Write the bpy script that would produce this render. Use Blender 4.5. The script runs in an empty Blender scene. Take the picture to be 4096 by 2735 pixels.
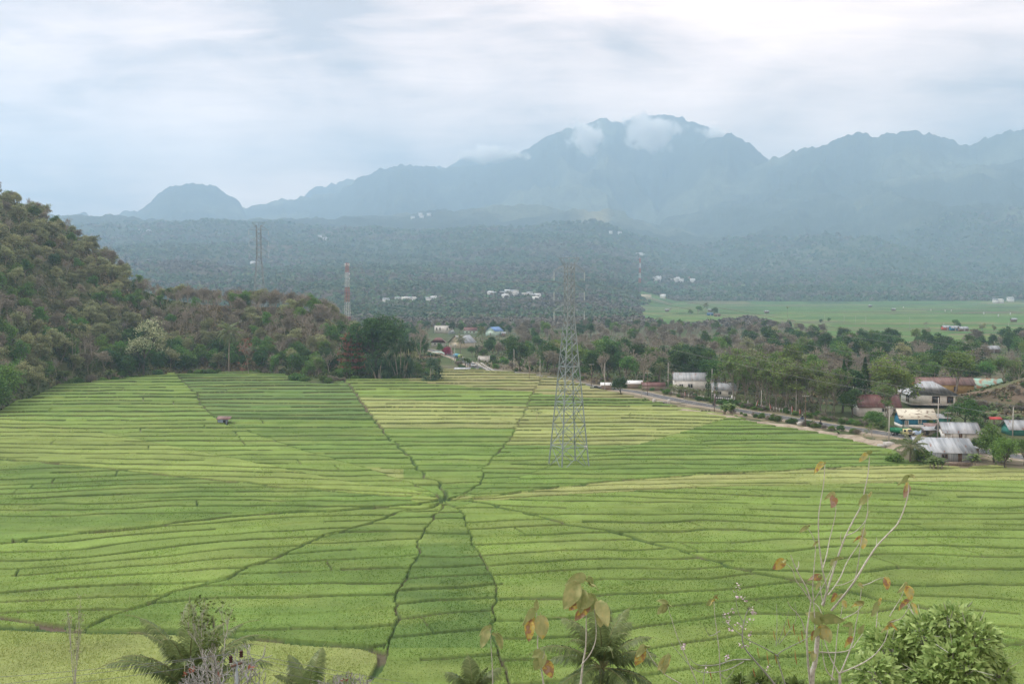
SKY_OX, SKY_OY = 4.2, 1.7
LOBES = [(2650, -150, 60, 0.04), (250, 60, 50, -0.055), (2900, 330, 200, 0.03), (900, 560, 150, 0.05), (1280, 230, 500, -0.07), (150, 480, 260, 0.03), (3950, 430, 400, -0.06), (3500, 360, 900, 0.07)]
CLOUD_DARK, CLOUD_MID, CLOUD_WHITE, CLOUD_GAIN = (0.34, 0.272, 0.25, 1), (0.69, 0.520, 0.44, 1), (1.03, 0.775, 0.645, 1), 11.4
SUN_E = 1.5
EXPO = 1.0
HAZE_D, HAZE_C, USE_HAZE = 1.6e-4, (0.53, 0.77, 1.0), True
HAZE_G = 0.3
import bpy, math, random
import numpy as np
from mathutils import Vector, Matrix
R = math.radians
sc = bpy.context.scene
COL = sc.collection

# ------------------------------------------------------------------ camera
F, CX, CY, CAMZ = 3982.0, 2048.0, 1367.5, 41.0
TH = math.atan(217.5 / F)
cd = bpy.data.cameras.new('camera'); cam = bpy.data.objects.new('camera', cd); COL.objects.link(cam)
cam.location = (0, 0, CAMZ); cam.rotation_euler = (R(90) - TH, 0, 0)
cd.sensor_width = 36; cd.lens = 36 * F / 4096; cd.clip_start = 0.5; cd.clip_end = 40000
sc.camera = cam
# ------------------------------------------------------------------ sky
SUN_EL, SUN_AZ = 50, 285          # azimuth clockwise from +Y
w = bpy.data.worlds.new('World'); sc.world = w; w.use_nodes = True
nt = w.node_tree; nt.nodes.clear(); N = nt.nodes.new; L = nt.links.new
out = N('ShaderNodeOutputWorld'); bg = N('ShaderNodeBackground'); L(bg.outputs[0], out.inputs[0])
bg.inputs[1].default_value = 0.1
sky = N('ShaderNodeTexSky'); sky.sky_type = 'NISHITA'; sky.sun_disc = False
sky.sun_elevation = R(SUN_EL); sky.sun_rotation = R(SUN_AZ); sky.altitude = 1100
tc = N('ShaderNodeTexCoord'); sep = N('ShaderNodeSeparateXYZ'); L(tc.outputs['Generated'], sep.inputs[0])
def wm(op, a, b=None, c=None, clamp=False):
    n = N('ShaderNodeMath'); n.operation = op; n.use_clamp = clamp
    for i, q in enumerate((a, b, c)):
        if q is None: continue
        if isinstance(q, (int, float)): n.inputs[i].default_value = q
        else: L(q, n.inputs[i])
    return n.outputs[0]
zz = wm('ADD', wm('MAXIMUM', sep.outputs['Z'], 0.0), 0.10)
cu = wm('DIVIDE', sep.outputs['X'], zz); cv = wm('DIVIDE', sep.outputs['Y'], zz)
def wnoise(sx, sy, ox, oy, scale, det, dist=0.0, rough=0.55):
    cmb = N('ShaderNodeCombineXYZ'); L(wm('MULTIPLY_ADD', cu, sx, ox), cmb.inputs[0]); L(wm('MULTIPLY_ADD', cv, sy, oy), cmb.inputs[1])
    n = N('ShaderNodeTexNoise'); n.inputs['Scale'].default_value = scale; n.inputs['Detail'].default_value = det
    n.inputs['Roughness'].default_value = rough; n.inputs['Distortion'].default_value = dist
    L(cmb.outputs[0], n.inputs['Vector']); return n.outputs['Fac']
n1 = wnoise(1, 1, SKY_OX, SKY_OY, 0.55, 3.0, 0.5)
n2 = wnoise(1, 1, 3.3, 9.1, 1.6, 7.0, 0.7, 0.6)
n3 = wnoise(0.7, 1.5, 8.0, 2.0, 4.0, 6.0, 0.6, 0.6)
# cumulus banks low over the ranges, laid out by direction
cl = N('ShaderNodeMapping'); cl.inputs['Scale'].default_value = (1, 1, 2.0); L(tc.outputs['Generated'], cl.inputs[0])
n4n = N('ShaderNodeTexNoise'); n4n.inputs['Scale'].default_value = 6.5; n4n.inputs['Detail'].default_value = 7; n4n.inputs['Distortion'].default_value = 0.3
L(cl.outputs[0], n4n.inputs['Vector']); n4 = n4n.outputs['Fac']
mixn = wm('ADD', wm('MULTIPLY', n1, 0.42), wm('ADD', wm('MULTIPLY', n2, 0.36), wm('MULTIPLY', n3, 0.22)))
lowm = wm('MULTIPLY', wm('SUBTRACT', 0.27, sep.outputs['Z']), 6.0, clamp=True)
mx = wm('ADD', wm('MULTIPLY', mixn, wm('SUBTRACT', 1.0, wm('MULTIPLY', lowm, 0.6))), wm('MULTIPLY', n4, wm('MULTIPLY', lowm, 0.6)))
def lobe(px, py, sharp, amp):
    u = (px - CX) / F; v = (CY - py) / F
    d = Vector((u, math.cos(TH) + v * math.sin(TH), -math.sin(TH) + v * math.cos(TH))).normalized()
    dp = N('ShaderNodeVectorMath'); dp.operation = 'DOT_PRODUCT'; L(tc.outputs['Generated'], dp.inputs[0]); dp.inputs[1].default_value = d
    return wm('MULTIPLY', wm('POWER', wm('MAXIMUM', dp.outputs['Value'], 0.0), sharp), amp)
for a in LOBES: mx = wm('ADD', mx, lobe(*a))
ramp = N('ShaderNodeValToRGB'); L(mx, ramp.inputs[0])
e = ramp.color_ramp.elements; e[0].position = 0.39; e[1].position = 0.62
e[0].color = CLOUD_DARK; e[1].color = CLOUD_WHITE
m_ = ramp.color_ramp.elements.new(0.49); m_.color = CLOUD_MID
# clouds low over the land are warmer than those overhead
upf = N('ShaderNodeMapRange'); L(sep.outputs['Z'], upf.inputs[0]); upf.inputs[1].default_value = 0.28; upf.inputs[2].default_value = 0.6
cool = N('ShaderNodeMix'); cool.data_type = 'RGBA'; cool.inputs[6].default_value = (1, 1, 1, 1); cool.inputs[7].default_value = (0.98, 1.14, 1.20, 1); L(upf.outputs[0], cool.inputs[0])
mulc = N('ShaderNodeVectorMath'); mulc.operation = 'MULTIPLY'; L(ramp.outputs[0], mulc.inputs[0]); L(cool.outputs[2], mulc.inputs[1])
sclc = N('ShaderNodeVectorMath'); sclc.operation = 'SCALE'; L(mulc.outputs[0], sclc.inputs[0]); sclc.inputs['Scale'].default_value = CLOUD_GAIN
mixc = N('ShaderNodeMix'); mixc.data_type = 'RGBA'; mixc.inputs[0].default_value = 0.93
L(sky.outputs[0], mixc.inputs[6]); L(sclc.outputs[0], mixc.inputs[7]); L(mixc.outputs[2], bg.inputs[0])
# ------------------------------------------------------------------ sun (veiled)
sd = bpy.data.lights.new('sun', 'SUN'); sun = bpy.data.objects.new('sun', sd); COL.objects.link(sun)
sd.energy = SUN_E; sd.angle = R(12); sd.color = (1.0, 0.95, 0.88)
_a = R(SUN_AZ); _d = Vector((math.sin(_a) * math.cos(R(SUN_EL)), math.cos(_a) * math.cos(R(SUN_EL)), math.sin(R(SUN_EL))))
sun.rotation_euler = (-_d).to_track_quat('-Z', 'Y').to_euler(); sun.location = _d * 300 + Vector((0, 0, 200))
sc.view_settings.view_transform = 'Standard'; sc.view_settings.look = 'None'; sc.view_settings.gamma = 1
sc.view_settings.exposure = EXPO
cy = sc.cycles
cy.max_bounces = 8; cy.diffuse_bounces = 2; cy.glossy_bounces = 1; cy.transmission_bounces = 2; cy.volume_bounces = 8
cy.use_denoising = True; cy.transparent_max_bounces = 8; cy.volume_max_steps = 128
try: cy.caustics_reflective = False; cy.caustics_refractive = False
except Exception: pass

# ------------------------------------------------------------------ pixel <-> world
def ray(px, py):
    u = (px - CX) / F; v = (CY - py) / F
    return Vector((u, math.cos(TH) + v * math.sin(TH), -math.sin(TH) + v * math.cos(TH)))
def at(px, py, Y):
    d = ray(px, py); k = Y / d.y
    return Vector((d.x * k, Y, CAMZ + d.z * k))
def gp(px, py, z=0.0):
    d = ray(px, py); k = (z - CAMZ) / d.z
    return Vector((d.x * k, d.y * k, z))
def proj(x, y, z):
    a = y * math.cos(TH) - (z - CAMZ) * math.sin(TH); b = y * math.sin(TH) + (z - CAMZ) * math.cos(TH)
    return CX + F * x / a, CY - F * b / a
# ------------------------------------------------------------------ noise
def _h(ix, iy, s):
    h = (ix.astype(np.int64) * 374761393 + iy.astype(np.int64) * 668265263 + s * 974634777) & 0x7fffffff
    h = ((h ^ (h >> 13)) * 1274126177) & 0x7fffffff
    return ((h ^ (h >> 16)) & 0xffffff) / float(0xffffff)
def vn(x, y, s=0):
    x = np.asarray(x, float); y = np.asarray(y, float)
    ix = np.floor(x); iy = np.floor(y); fx = x - ix; fy = y - iy
    fx = fx * fx * (3 - 2 * fx); fy = fy * fy * (3 - 2 * fy)
    a = _h(ix, iy, s); b = _h(ix + 1, iy, s); c = _h(ix, iy + 1, s); d = _h(ix + 1, iy + 1, s)
    return (a * (1 - fx) + b * fx) * (1 - fy) + (c * (1 - fx) + d * fx) * fy
def fbm(x, y, o=4, s=0):
    t = 0; a = 0.5; n = 0
    for i in range(o):
        t = t + a * vn(x * 2 ** i, y * 2 ** i, s + i * 17); n += a; a *= 0.5
    return t / n
def sstep(t): t = np.clip(t, 0, 1); return t * t * (3 - 2 * t)

# ------------------------------------------------------------------ mesh builder
class MB:
    def __init__(s): s.V = []; s.F = []; s.T = []; s.n = 0; s.C = []
    def add(s, v, f, mi=0, t=0.5):
        v = np.asarray(v, float).reshape(-1, 3); f = np.asarray(f, int)
        s.V.append(v); s.F.append((f + s.n, mi)); s.T.append(np.broadcast_to(np.asarray(t, float), (len(v),))); s.n += len(v)
        return s
    def merge(s, o, mi_shift=0):
        for v, t in zip(o.V, o.T): s.V.append(v); s.T.append(t)
        for f, m in o.F: s.F.append((f + s.n, m + mi_shift))
        s.n += o.n
    def transform(s, M):
        A = np.array(M)[:3, :3]; b = np.array(M)[:3, 3]
        s.V = [v @ A.T + b for v in s.V]; return s
def build(name, mb, mats, parent=None, smooth=False, col=None, loc=None, rz=0):
    me = bpy.data.meshes.new(name)
    V = np.concatenate(mb.V) if mb.V else np.zeros((0, 3)); T = np.concatenate(mb.T) if mb.T else np.zeros(0)
    me.vertices.add(len(V)); me.vertices.foreach_set('co', V.astype(np.float32).ravel())
    loops = []; ltot = []; mi = []
    for f, m in mb.F:
        if len(f) == 0: continue
        loops.append(f.ravel()); ltot.append(np.full(len(f), f.shape[1])); mi.append(np.full(len(f), m))
    if loops:
        loops = np.concatenate(loops); ltot = np.concatenate(ltot); mi = np.concatenate(mi)
        me.loops.add(len(loops)); me.loops.foreach_set('vertex_index', loops.astype(np.int32))
        me.polygons.add(len(ltot)); st = np.concatenate([[0], np.cumsum(ltot)[:-1]])
        me.polygons.foreach_set('loop_start', st.astype(np.int32)); me.polygons.foreach_set('loop_total', ltot.astype(np.int32))
        me.polygons.foreach_set('material_index', mi.astype(np.int32))
        if smooth: me.polygons.foreach_set('use_smooth', np.ones(len(ltot), bool))
    at_ = me.attributes.new('tint', 'FLOAT', 'POINT'); at_.data.foreach_set('value', T.astype(np.float32))
    if col is not None:
        ca = me.attributes.new('col', 'FLOAT_COLOR', 'POINT')
        c4 = np.ones((len(V), 4), np.float32); c4[:, :3] = col; ca.data.foreach_set('color', c4.ravel())
    for m in (mats if isinstance(mats, (list, tuple)) else [mats]): me.materials.append(m)
    me.update(calc_edges=True)
    ob = bpy.data.objects.new(name, me); COL.objects.link(ob)
    if parent is not None: ob.parent = parent
    if loc is not None: ob.location = loc
    ob.rotation_euler.z = rz
    return ob
def tag(o, label=None, cat=None, group=None, kind=None):
    if label: o['label'] = label
    if cat: o['category'] = cat
    if group: o['group'] = group
    if kind: o['kind'] = kind
    return o
def empty(name, loc=(0, 0, 0), rz=0, label=None, cat=None, group=None, s=1.0):
    o = bpy.data.objects.new(name, None); COL.objects.link(o); o.location = loc; o.rotation_euler.z = rz
    o.scale = (s, s, s); o.empty_display_size = 0.5
    return tag(o, label, cat, group)
def copy_tree(o, parent=None):
    c = o.copy(); COL.objects.link(c); c.parent = parent
    if parent is not None: c.matrix_parent_inverse = o.matrix_parent_inverse.copy()
    for ch in KIDS.get(o.name, []) or [k for k in o.children]: copy_tree(ch, c)
    return c
KIDS = {}
def tube(mb, pts, rad, sides=5, mi=0, t=0.5, cap=False):
    P = np.array([tuple(p) for p in pts], float); n = len(P)
    rad = np.broadcast_to(np.asarray(rad, float), (n,))
    T = np.gradient(P, axis=0); T /= np.linalg.norm(T, axis=1)[:, None] + 1e-9
    ref = np.array([0.0, 0, 1.0]) if abs(T[:, 2]).mean() < 0.8 else np.array([1.0, 0, 0])
    A = np.cross(T, ref); A /= np.linalg.norm(A, axis=1)[:, None] + 1e-9; B = np.cross(T, A)
    an = np.linspace(0, 2 * np.pi, sides, endpoint=False) + 0.4
    v = P[:, None] + rad[:, None, None] * (np.cos(an)[None, :, None] * A[:, None] + np.sin(an)[None, :, None] * B[:, None])
    i = np.arange(n - 1)[:, None] * sides; j = np.arange(sides)[None]; j2 = (j + 1) % sides
    f = np.stack([i + j, i + j2, i + sides + j2, i + sides + j], -1).reshape(-1, 4)
    mb.add(v.reshape(-1, 3), f, mi, t)
    if cap:
        b = mb.n - n * sides
        if sides == 4:
            mb.F.append((np.array([[b + 3, b + 2, b + 1, b]]), mi)); e_ = b + (n - 1) * 4; mb.F.append((np.array([[e_, e_ + 1, e_ + 2, e_ + 3]]), mi))
        else:
            mb.F.append((np.array([list(range(b + sides - 1, b - 1, -1))]), mi)); e_ = b + (n - 1) * sides; mb.F.append((np.array([list(range(e_, e_ + sides))]), mi))
BXF = np.array([[0, 1, 3, 2], [4, 6, 7, 5], [0, 4, 5, 1], [2, 3, 7, 6], [0, 2, 6, 4], [1, 5, 7, 3]])
def box(mb, c, s, rz=0.0, mi=0, t=0.5, M=None):
    v = np.array([[x, y, z] for x in (-.5, .5) for y in (-.5, .5) for z in (-.5, .5)]) * np.array(s)
    if rz:
        a, b = math.cos(rz), math.sin(rz); v = v @ np.array([[a, b, 0], [-b, a, 0], [0, 0, 1]])
    v = v + np.array(tuple(c))
    if M is not None: v = v @ np.array(M)[:3, :3].T + np.array(M)[:3, 3]
    mb.add(v, BXF, mi, t)
def prism(mb, poly, y0, y1, mi=0, axis='y', t=0.5):
    """extrude a 2-D polygon [(a,z)...] along an axis"""
    n = len(poly); v = []
    for q in (y0, y1):
        for a, z in poly: v.append((a, q, z) if axis == 'y' else (q, a, z) if axis == 'x' else (a, z, q))
    b = mb.n; mb.add(v, [[i, (i + 1) % n, n + (i + 1) % n, n + i] for i in range(n)], mi, t)
    mb.F.append((np.array([[b + i for i in range(n)][::-1]]), mi)); mb.F.append((np.array([[b + n + i for i in range(n)]]), mi))
def sphere(mb, c, r, mi=0, seg=8, rings=6, s=(1, 1, 1), t=0.5):
    v = []; f = []
    for i in range(rings + 1):
        th = math.pi * i / rings
        for j in range(seg):
            ph = 2 * math.pi * j / seg
            v.append((c[0] + r * s[0] * math.sin(th) * math.cos(ph), c[1] + r * s[1] * math.sin(th) * math.sin(ph), c[2] + r * s[2] * math.cos(th)))
    for i in range(rings):
        for j in range(seg):
            f.append([i * seg + j, (i + 1) * seg + j, (i + 1) * seg + (j + 1) % seg, i * seg + (j + 1) % seg])
    mb.add(v, f, mi, t)

# ------------------------------------------------------------------ materials
MATS = {}
def mat(name, c1, c2=None, scale=3.0, rough=0.8, bump=0.0, det=4, metal=0.0, objrand=0.0, stretch=(1, 1, 1), spec=0.3, pos=(0.35, 0.65)):
    m = bpy.data.materials.new(name); m.use_nodes = True; MATS[name] = m
    t = m.node_tree; b = t.nodes['Principled BSDF']; b.inputs['Roughness'].default_value = rough; b.inputs['Metallic'].default_value = metal
    b.inputs['Specular IOR Level'].default_value = spec
    tcn = t.nodes.new('ShaderNodeTexCoord'); mp = t.nodes.new('ShaderNodeMapping'); mp.inputs['Scale'].default_value = stretch
    t.links.new(tcn.outputs['Object'], mp.inputs[0])
    nz = t.nodes.new('ShaderNodeTexNoise'); nz.inputs['Scale'].default_value = scale; nz.inputs['Detail'].default_value = det
    t.links.new(mp.outputs[0], nz.inputs['Vector'])
    cr = t.nodes.new('ShaderNodeValToRGB'); cr.color_ramp.elements[0].position = pos[0]; cr.color_ramp.elements[1].position = pos[1]
    cr.color_ramp.elements[0].color = (*c1, 1); cr.color_ramp.elements[1].color = (*(c2 or [min(1, k * 1.25) for k in c1]), 1)
    t.links.new(nz.outputs['Fac'], cr.inputs[0]); t.links.new(cr.outputs[0], b.inputs['Base Color'])
    if bump:
        bp = t.nodes.new('ShaderNodeBump'); bp.inputs['Strength'].default_value = bump; t.links.new(nz.outputs['Fac'], bp.inputs['Height']); t.links.new(bp.outputs[0], b.inputs['Normal'])
    return m
def leafmat(name, dark, light, trans=0.36, orand=0.35, rough=0.6, brown=None, brate=0.1):
    """leaves: each leaf has its own tint; each plant its own shade"""
    m = bpy.data.materials.new(name); m.use_nodes = True; MATS[name] = m
    t = m.node_tree; t.nodes.clear(); n = t.nodes.new; l = t.links.new
    o = n('ShaderNodeOutputMaterial'); a = n('ShaderNodeAttribute'); a.attribute_name = 'tint'
    cr = n('ShaderNodeValToRGB'); cr.color_ramp.elements[0].color = (*dark, 1); cr.color_ramp.elements[1].color = (*light, 1); l(a.outputs['Fac'], cr.inputs[0])
    if brown is not None:
        e_ = cr.color_ramp.elements; e_[0].position = brate; q = e_.new(max(0.0, brate - 0.01)); q.color = (*brown, 1)
    oi = n('ShaderNodeObjectInfo'); hs = n('ShaderNodeHueSaturation'); l(cr.outputs[0], hs.inputs['Color'])
    mr = n('ShaderNodeMapRange'); l(oi.outputs['Random'], mr.inputs[0]); mr.inputs[3].default_value = 1 - orand; mr.inputs[4].default_value = 1 + orand; l(mr.outputs[0], hs.inputs['Value'])
    m2 = n('ShaderNodeMath'); m2.operation = 'FRACT'; m3 = n('ShaderNodeMath'); m3.operation = 'MULTIPLY'; m3.inputs[1].default_value = 7.31; l(oi.outputs['Random'], m3.inputs[0]); l(m3.outputs[0], m2.inputs[0])
    mh = n('ShaderNodeMapRange'); l(m2.outputs[0], mh.inputs[0]); mh.inputs[3].default_value = 0.5 - 0.06 * orand; mh.inputs[4].default_value = 0.5 + 0.05 * orand; l(mh.outputs[0], hs.inputs['Hue'])
    d = n('ShaderNodeBsdfPrincipled'); d.inputs['Roughness'].default_value = rough; d.inputs['Specular IOR Level'].default_value = 0.25; l(hs.outputs[0], d.inputs['Base Color'])
    tr = n('ShaderNodeBsdfTranslucent'); l(hs.outputs[0], tr.inputs[0]); mi = n('ShaderNodeMixShader'); mi.inputs[0].default_value = trans
    l(d.outputs[0], mi.inputs[1]); l(tr.outputs[0], mi.inputs[2]); l(mi.outputs[0], o.inputs[0])
    return m
def colmat(name, nscale=1.2, amp=0.35, bump=0.5, rough=0.85, nscale2=0.15, bdist=0.3, trans=0.0):
    """base colour from the surface's own colour map, broken by two noises"""
    m = bpy.data.materials.new(name); m.use_nodes = True; MATS[name] = m
    t = m.node_tree; n = t.nodes.new; l = t.links.new; b = t.nodes['Principled BSDF']; b.inputs['Roughness'].default_value = rough; b.inputs['Specular IOR Level'].default_value = 0.15
    a = n('ShaderNodeAttribute'); a.attribute_name = 'col'; g = n('ShaderNodeNewGeometry')
    x = n('ShaderNodeTexNoise'); x.inputs['Scale'].default_value = nscale; x.inputs['Detail'].default_value = 5; x.inputs['Roughness'].default_value = 0.65; l(g.outputs['Position'], x.inputs['Vector'])
    y = n('ShaderNodeTexNoise'); y.inputs['Scale'].default_value = nscale2; y.inputs['Detail'].default_value = 4; l(g.outputs['Position'], y.inputs['Vector'])
    ad = n('ShaderNodeMath'); ad.operation = 'ADD'; l(x.outputs['Fac'], ad.inputs[0]); l(y.outputs['Fac'], ad.inputs[1])
    mr = n('ShaderNodeMapRange'); mr.inputs[1].default_value = 0.7; mr.inputs[2].default_value = 1.3; mr.inputs[3].default_value = 1 - amp; mr.inputs[4].default_value = 1 + amp; l(ad.outputs[0], mr.inputs[0])
    hs = n('ShaderNodeHueSaturation'); l(a.outputs['Color'], hs.inputs['Color']); l(mr.outputs[0], hs.inputs['Value']); l(hs.outputs[0], b.inputs['Base Color'])
    if bump: bp = n('ShaderNodeBump'); bp.inputs['Strength'].default_value = bump; bp.inputs['Distance'].default_value = bdist; l(x.outputs['Fac'], bp.inputs['Height']); l(bp.outputs[0], b.inputs['Normal'])
    if trans:
        tr = n('ShaderNodeBsdfTranslucent'); l(hs.outputs[0], tr.inputs[0]); mi = n('ShaderNodeMixShader'); mi.inputs[0].default_value = trans; l(b.outputs[0], mi.inputs[1]); l(tr.outputs[0], mi.inputs[2]); l(mi.outputs[0], t.nodes['Material Output'].inputs[0])
    return m
def tinmat(name, c1, c2, rust=(0.20, 0.10, 0.07), rpos=0.62, axis=0, sheet=1.4):
    """corrugated sheets: tone changes sheet by sheet, ribs, rust streaks down the slope"""
    m = bpy.data.materials.new(name); m.use_nodes = True; MATS[name] = m
    t = m.node_tree; n = t.nodes.new; l = t.links.new; b = t.nodes['Principled BSDF']; b.inputs['Roughness'].default_value = 0.55; b.inputs['Metallic'].default_value = 0.0
    tcn = n('ShaderNodeTexCoord'); mp = n('ShaderNodeMapping'); l(tcn.outputs['Object'], mp.inputs[0])
    mp.inputs['Scale'].default_value = (sheet, 0.12, 0.12) if axis == 0 else (0.12, sheet, 0.12)
    x = n('ShaderNodeTexNoise'); x.inputs['Scale'].default_value = 1.0; x.inputs['Detail'].default_value = 2; l(mp.outputs[0], x.inputs['Vector'])
    cr = n('ShaderNodeValToRGB'); cr.color_ramp.interpolation = 'LINEAR'; cr.color_ramp.elements[0].position = 0.38; cr.color_ramp.elements[1].position = 0.6
    cr.color_ramp.elements[0].color = (*c1, 1); cr.color_ramp.elements[1].color = (*c2, 1); l(x.outputs['Fac'], cr.inputs[0])
    mp2 = n('ShaderNodeMapping'); l(tcn.outputs['Object'], mp2.inputs[0]); mp2.inputs['Scale'].default_value = (1.6, 0.45, 0.45) if axis == 0 else (0.45, 1.6, 0.45)
    y = n('ShaderNodeTexNoise'); y.inputs['Scale'].default_value = 1.1; y.inputs['Detail'].default_value = 5; l(mp2.outputs[0], y.inputs['Vector'])
    c2r = n('ShaderNodeValToRGB'); c2r.color_ramp.elements[0].position = rpos; c2r.color_ramp.elements[1].position = rpos + 0.05; l(y.outputs['Fac'], c2r.inputs[0])
    mx_ = n('ShaderNodeMix'); mx_.data_type = 'RGBA'; l(c2r.outputs[0], mx_.inputs[0]); l(cr.outputs[0], mx_.inputs[6]); mx_.inputs[7].default_value = (*rust, 1); l(mx_.outputs[2], b.inputs['Base Color'])
    return m
    wv = n('ShaderNodeTexWave'); wv.inputs['Scale'].default_value = 2.2; wv.bands_direction = 'X' if axis == 0 else 'Y'; l(tcn.outputs['Object'], wv.inputs['Vector'])
    bp = n('ShaderNodeBump'); bp.inputs['Strength'].default_value = 0.3; bp.inputs['Distance'].default_value = 0.03; l(wv.outputs['Fac'], bp.inputs['Height']); l(bp.outputs[0], b.inputs['Normal'])
    return m
# ================================================================== TERRAIN
SIL = [  # ridges: crest outline, crest distance, foot distance
 ([(150, 870), (300, 862), (350, 850), (380, 872), (420, 888), (500, 845), (560, 842), (610, 805), (650, 765), (690, 745), (760, 738), (820, 735), (870, 742), (920, 772), (960, 800), (1010, 830), (1060, 860), (1110, 885)], 8600, 5600),
 ([(1080, 830), (1180, 785), (1300, 740), (1380, 718), (1440, 715), (1500, 740), (1600, 790)], 11200, 9800),
 ([(1600, 720), (1740, 668), (1850, 640), (1920, 612), (1990, 590), (2050, 597), (2110, 620), (2200, 700)], 11200, 9800),
 ([(600, 905), (820, 880), (880, 845), (1000, 825), (1130, 802), (1280, 780), (1360, 770), (1410, 735), (1450, 705), (1520, 678), (1600, 662), (1680, 662), (1740, 672), (1850, 672), (1960, 658), (2020, 640), (2080, 605), (2150, 570), (2230, 525), (2300, 515), (2360, 490), (2395, 474), (2440, 490), (2480, 494), (2530, 470), (2580, 462), (2650, 460), (2700, 466), (2740, 480), (2790, 500), (2850, 522), (2920, 560), (3000, 600), (3070, 645), (3200, 740), (3400, 830)], 9600, 5500),
 ([(2480, 800), (2600, 740), (2700, 650), (2790, 580), (2850, 545), (2915, 537), (2960, 560), (3010, 595), (3060, 636), (3120, 690), (3250, 800)], 8700, 5600),
 ([(2600, 860), (2750, 790), (2850, 730), (2950, 690), (3080, 640), (3160, 610), (3230, 592), (3300, 575), (3370, 545), (3405, 527), (3440, 533), (3490, 546), (3560, 536), (3640, 532), (3720, 545), (3800, 565), (3860, 585), (3920, 560), (4000, 530), (4096, 515), (4300, 470), (4800, 480)], 8000, 4400),
 ([(2500, 890), (2800, 850), (3100, 810), (3300, 770), (3500, 720), (3700, 700), (3850, 665), (4000, 655), (4200, 620), (4800, 600)], 6700, 3300),
 ([(1900, 880), (2050, 790), (2150, 745), (2300, 740), (2450, 770), (2600, 860)], 7900, 6600),
 ([(2250, 905), (2350, 850), (2420, 832), (2500, 835), (2570, 850), (2650, 900)], 5900, 5200),
 ([(-400, 860), (0, 870), (300, 895), (700, 870), (1000, 905)], 7000, 5200),
]
HR_D = 545.0
HILL_SIL = [(-1500, 560), (-600, 600), (-200, 660), (0, 722), (100, 772), (200, 835), (300, 897), (400, 972), (500, 1050), (560, 1100), (640, 1140), (800, 1160), (1000, 1165), (1180, 1160), (1300, 1195), (1380, 1265), (1480, 1340), (1640, 1380), (1720, 1400)]
FOOT = [(-1500, 150.0), (-600, 230.0), (-150, 300.0), (0, 333.0), (130, 367.0), (230, 412.0), (420, 428.0), (700, 468.0), (960, 478.0), (1280, 442.0), (1500, 448.0), (1700, 450.0), (1720, 470.0)]
def az(x, y): return CX + F * x / np.maximum(y, 1.0)
def left_hill(x, y):
    a = az(x, y)
    xs = [p[0] for p in HILL_SIL]; treeh = np.interp(a, [0, 500, 1300, 1500], [8, 8, 11, 10])
    zr = CAMZ + (1150 - np.interp(a, xs, [p[1] for p in HILL_SIL])) / F * HR_D - treeh
    zr = np.maximum(zr, 0) * sstep((1800 - a) / 300)
    df = np.interp(a, [p[0] for p in FOOT], [p[1] for p in FOOT]) + 2
    t = (y - df) / (HR_D - df)
    up = np.clip(t, 0, 1) ** 0.9; up = up * (0.75 + 0.25 * sstep(t))
    back = 1 - sstep((y - HR_D) / 300.0)
    return zr * np.where(y < HR_D, up, back)
def right_mound(x, y):
    d = np.hypot((x - 216) / 54.0, (y - 352) / 36.0)
    return 16 * sstep(1 - d * 0.8)
def far_base(x, y):
    a = az(x, y); ds = np.interp(a, [-500, 900, 2400, 2700], [1150, 1350, 1500, 2450])
    d = np.clip(y - ds, 0, 4300)
    z = 0.046 * d + 1.25e-5 * d * d * np.interp(a, [0, 2000, 3000, 4096], [1.0, 1.0, 1.05, 1.25])
    z = z * (1 - 0.5 * sstep((y - 6200) / 4000))
    return z + (fbm(x / 420, y / 420, 4, 5) - 0.5) * np.clip(d / 1500, 0, 1) * 95 + (fbm(x / 1500 + 7, y / 900, 4, 6) - 0.47) * np.clip((d - 1800) / 2200, 0, 1) * 330
def height(x, y, fine=False):
    x = np.asarray(x, float); y = np.asarray(y, float)
    z = np.maximum(0, 39 - 0.45 * np.hypot(x * 0.25, y) )
    z = np.where(y < 120, z, 0)
    z = np.maximum(z, left_hill(x, y)); z = np.maximum(z, right_mound(x, y))
    z = z + far_base(x, y)
    a = az(x, y)
    if np.max(y) > 4000:
        for k, (s, D, Fo) in enumerate(SIL):
            ax = np.array([p[0] for p in s]); ay = np.array([p[1] for p in s])
            jag = (fbm(a / 60.0, a * 0 + k, 4, 40 + k) - 0.5) * 9 + (fbm(a / 9.0, a * 0 + k, 2, 60 + k) - 0.5) * 5
            # the crest wanders in depth; its height there follows
            Dk = D + (fbm(a / 260.0, a * 0 + 3.3 * k, 3, 80 + k) - 0.5) * 900
            el = (1150 - np.interp(a, ax, ay) + jag) / F
            h = CAMZ + el * Dk
            edge = np.clip(np.minimum((a - ax[0]) / 160 + 0.0, (ax[-1] - a) / 160), 0, 1) if k not in (5, 6) else np.clip((a - ax[0]) / 160, 0, 1)
            edge = np.where((a < ax[0]) | (a > ax[-1]) & (k not in (5, 6)), 0, sstep(edge))
            t = (y - Fo) / (Dk - Fo); g = np.clip(t, 0, 1) ** 1.35
            rid = 1 - np.abs(2 * fbm(x / 620 + 5 * k, y / 1500, 5, 100 + k) - 1)
            g = g + (rid - 0.8) * 0.9 * np.clip(t, 0, 1) * (1 - np.clip(t, 0, 1)) * 1.7
            g = np.where(y > Dk, 1 - (y - Dk) / 1600, g)
            z = np.maximum(z, h * g * edge)
    return z
def hz(x, y): return float(height(np.array([x]), np.array([y]))[0])

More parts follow.
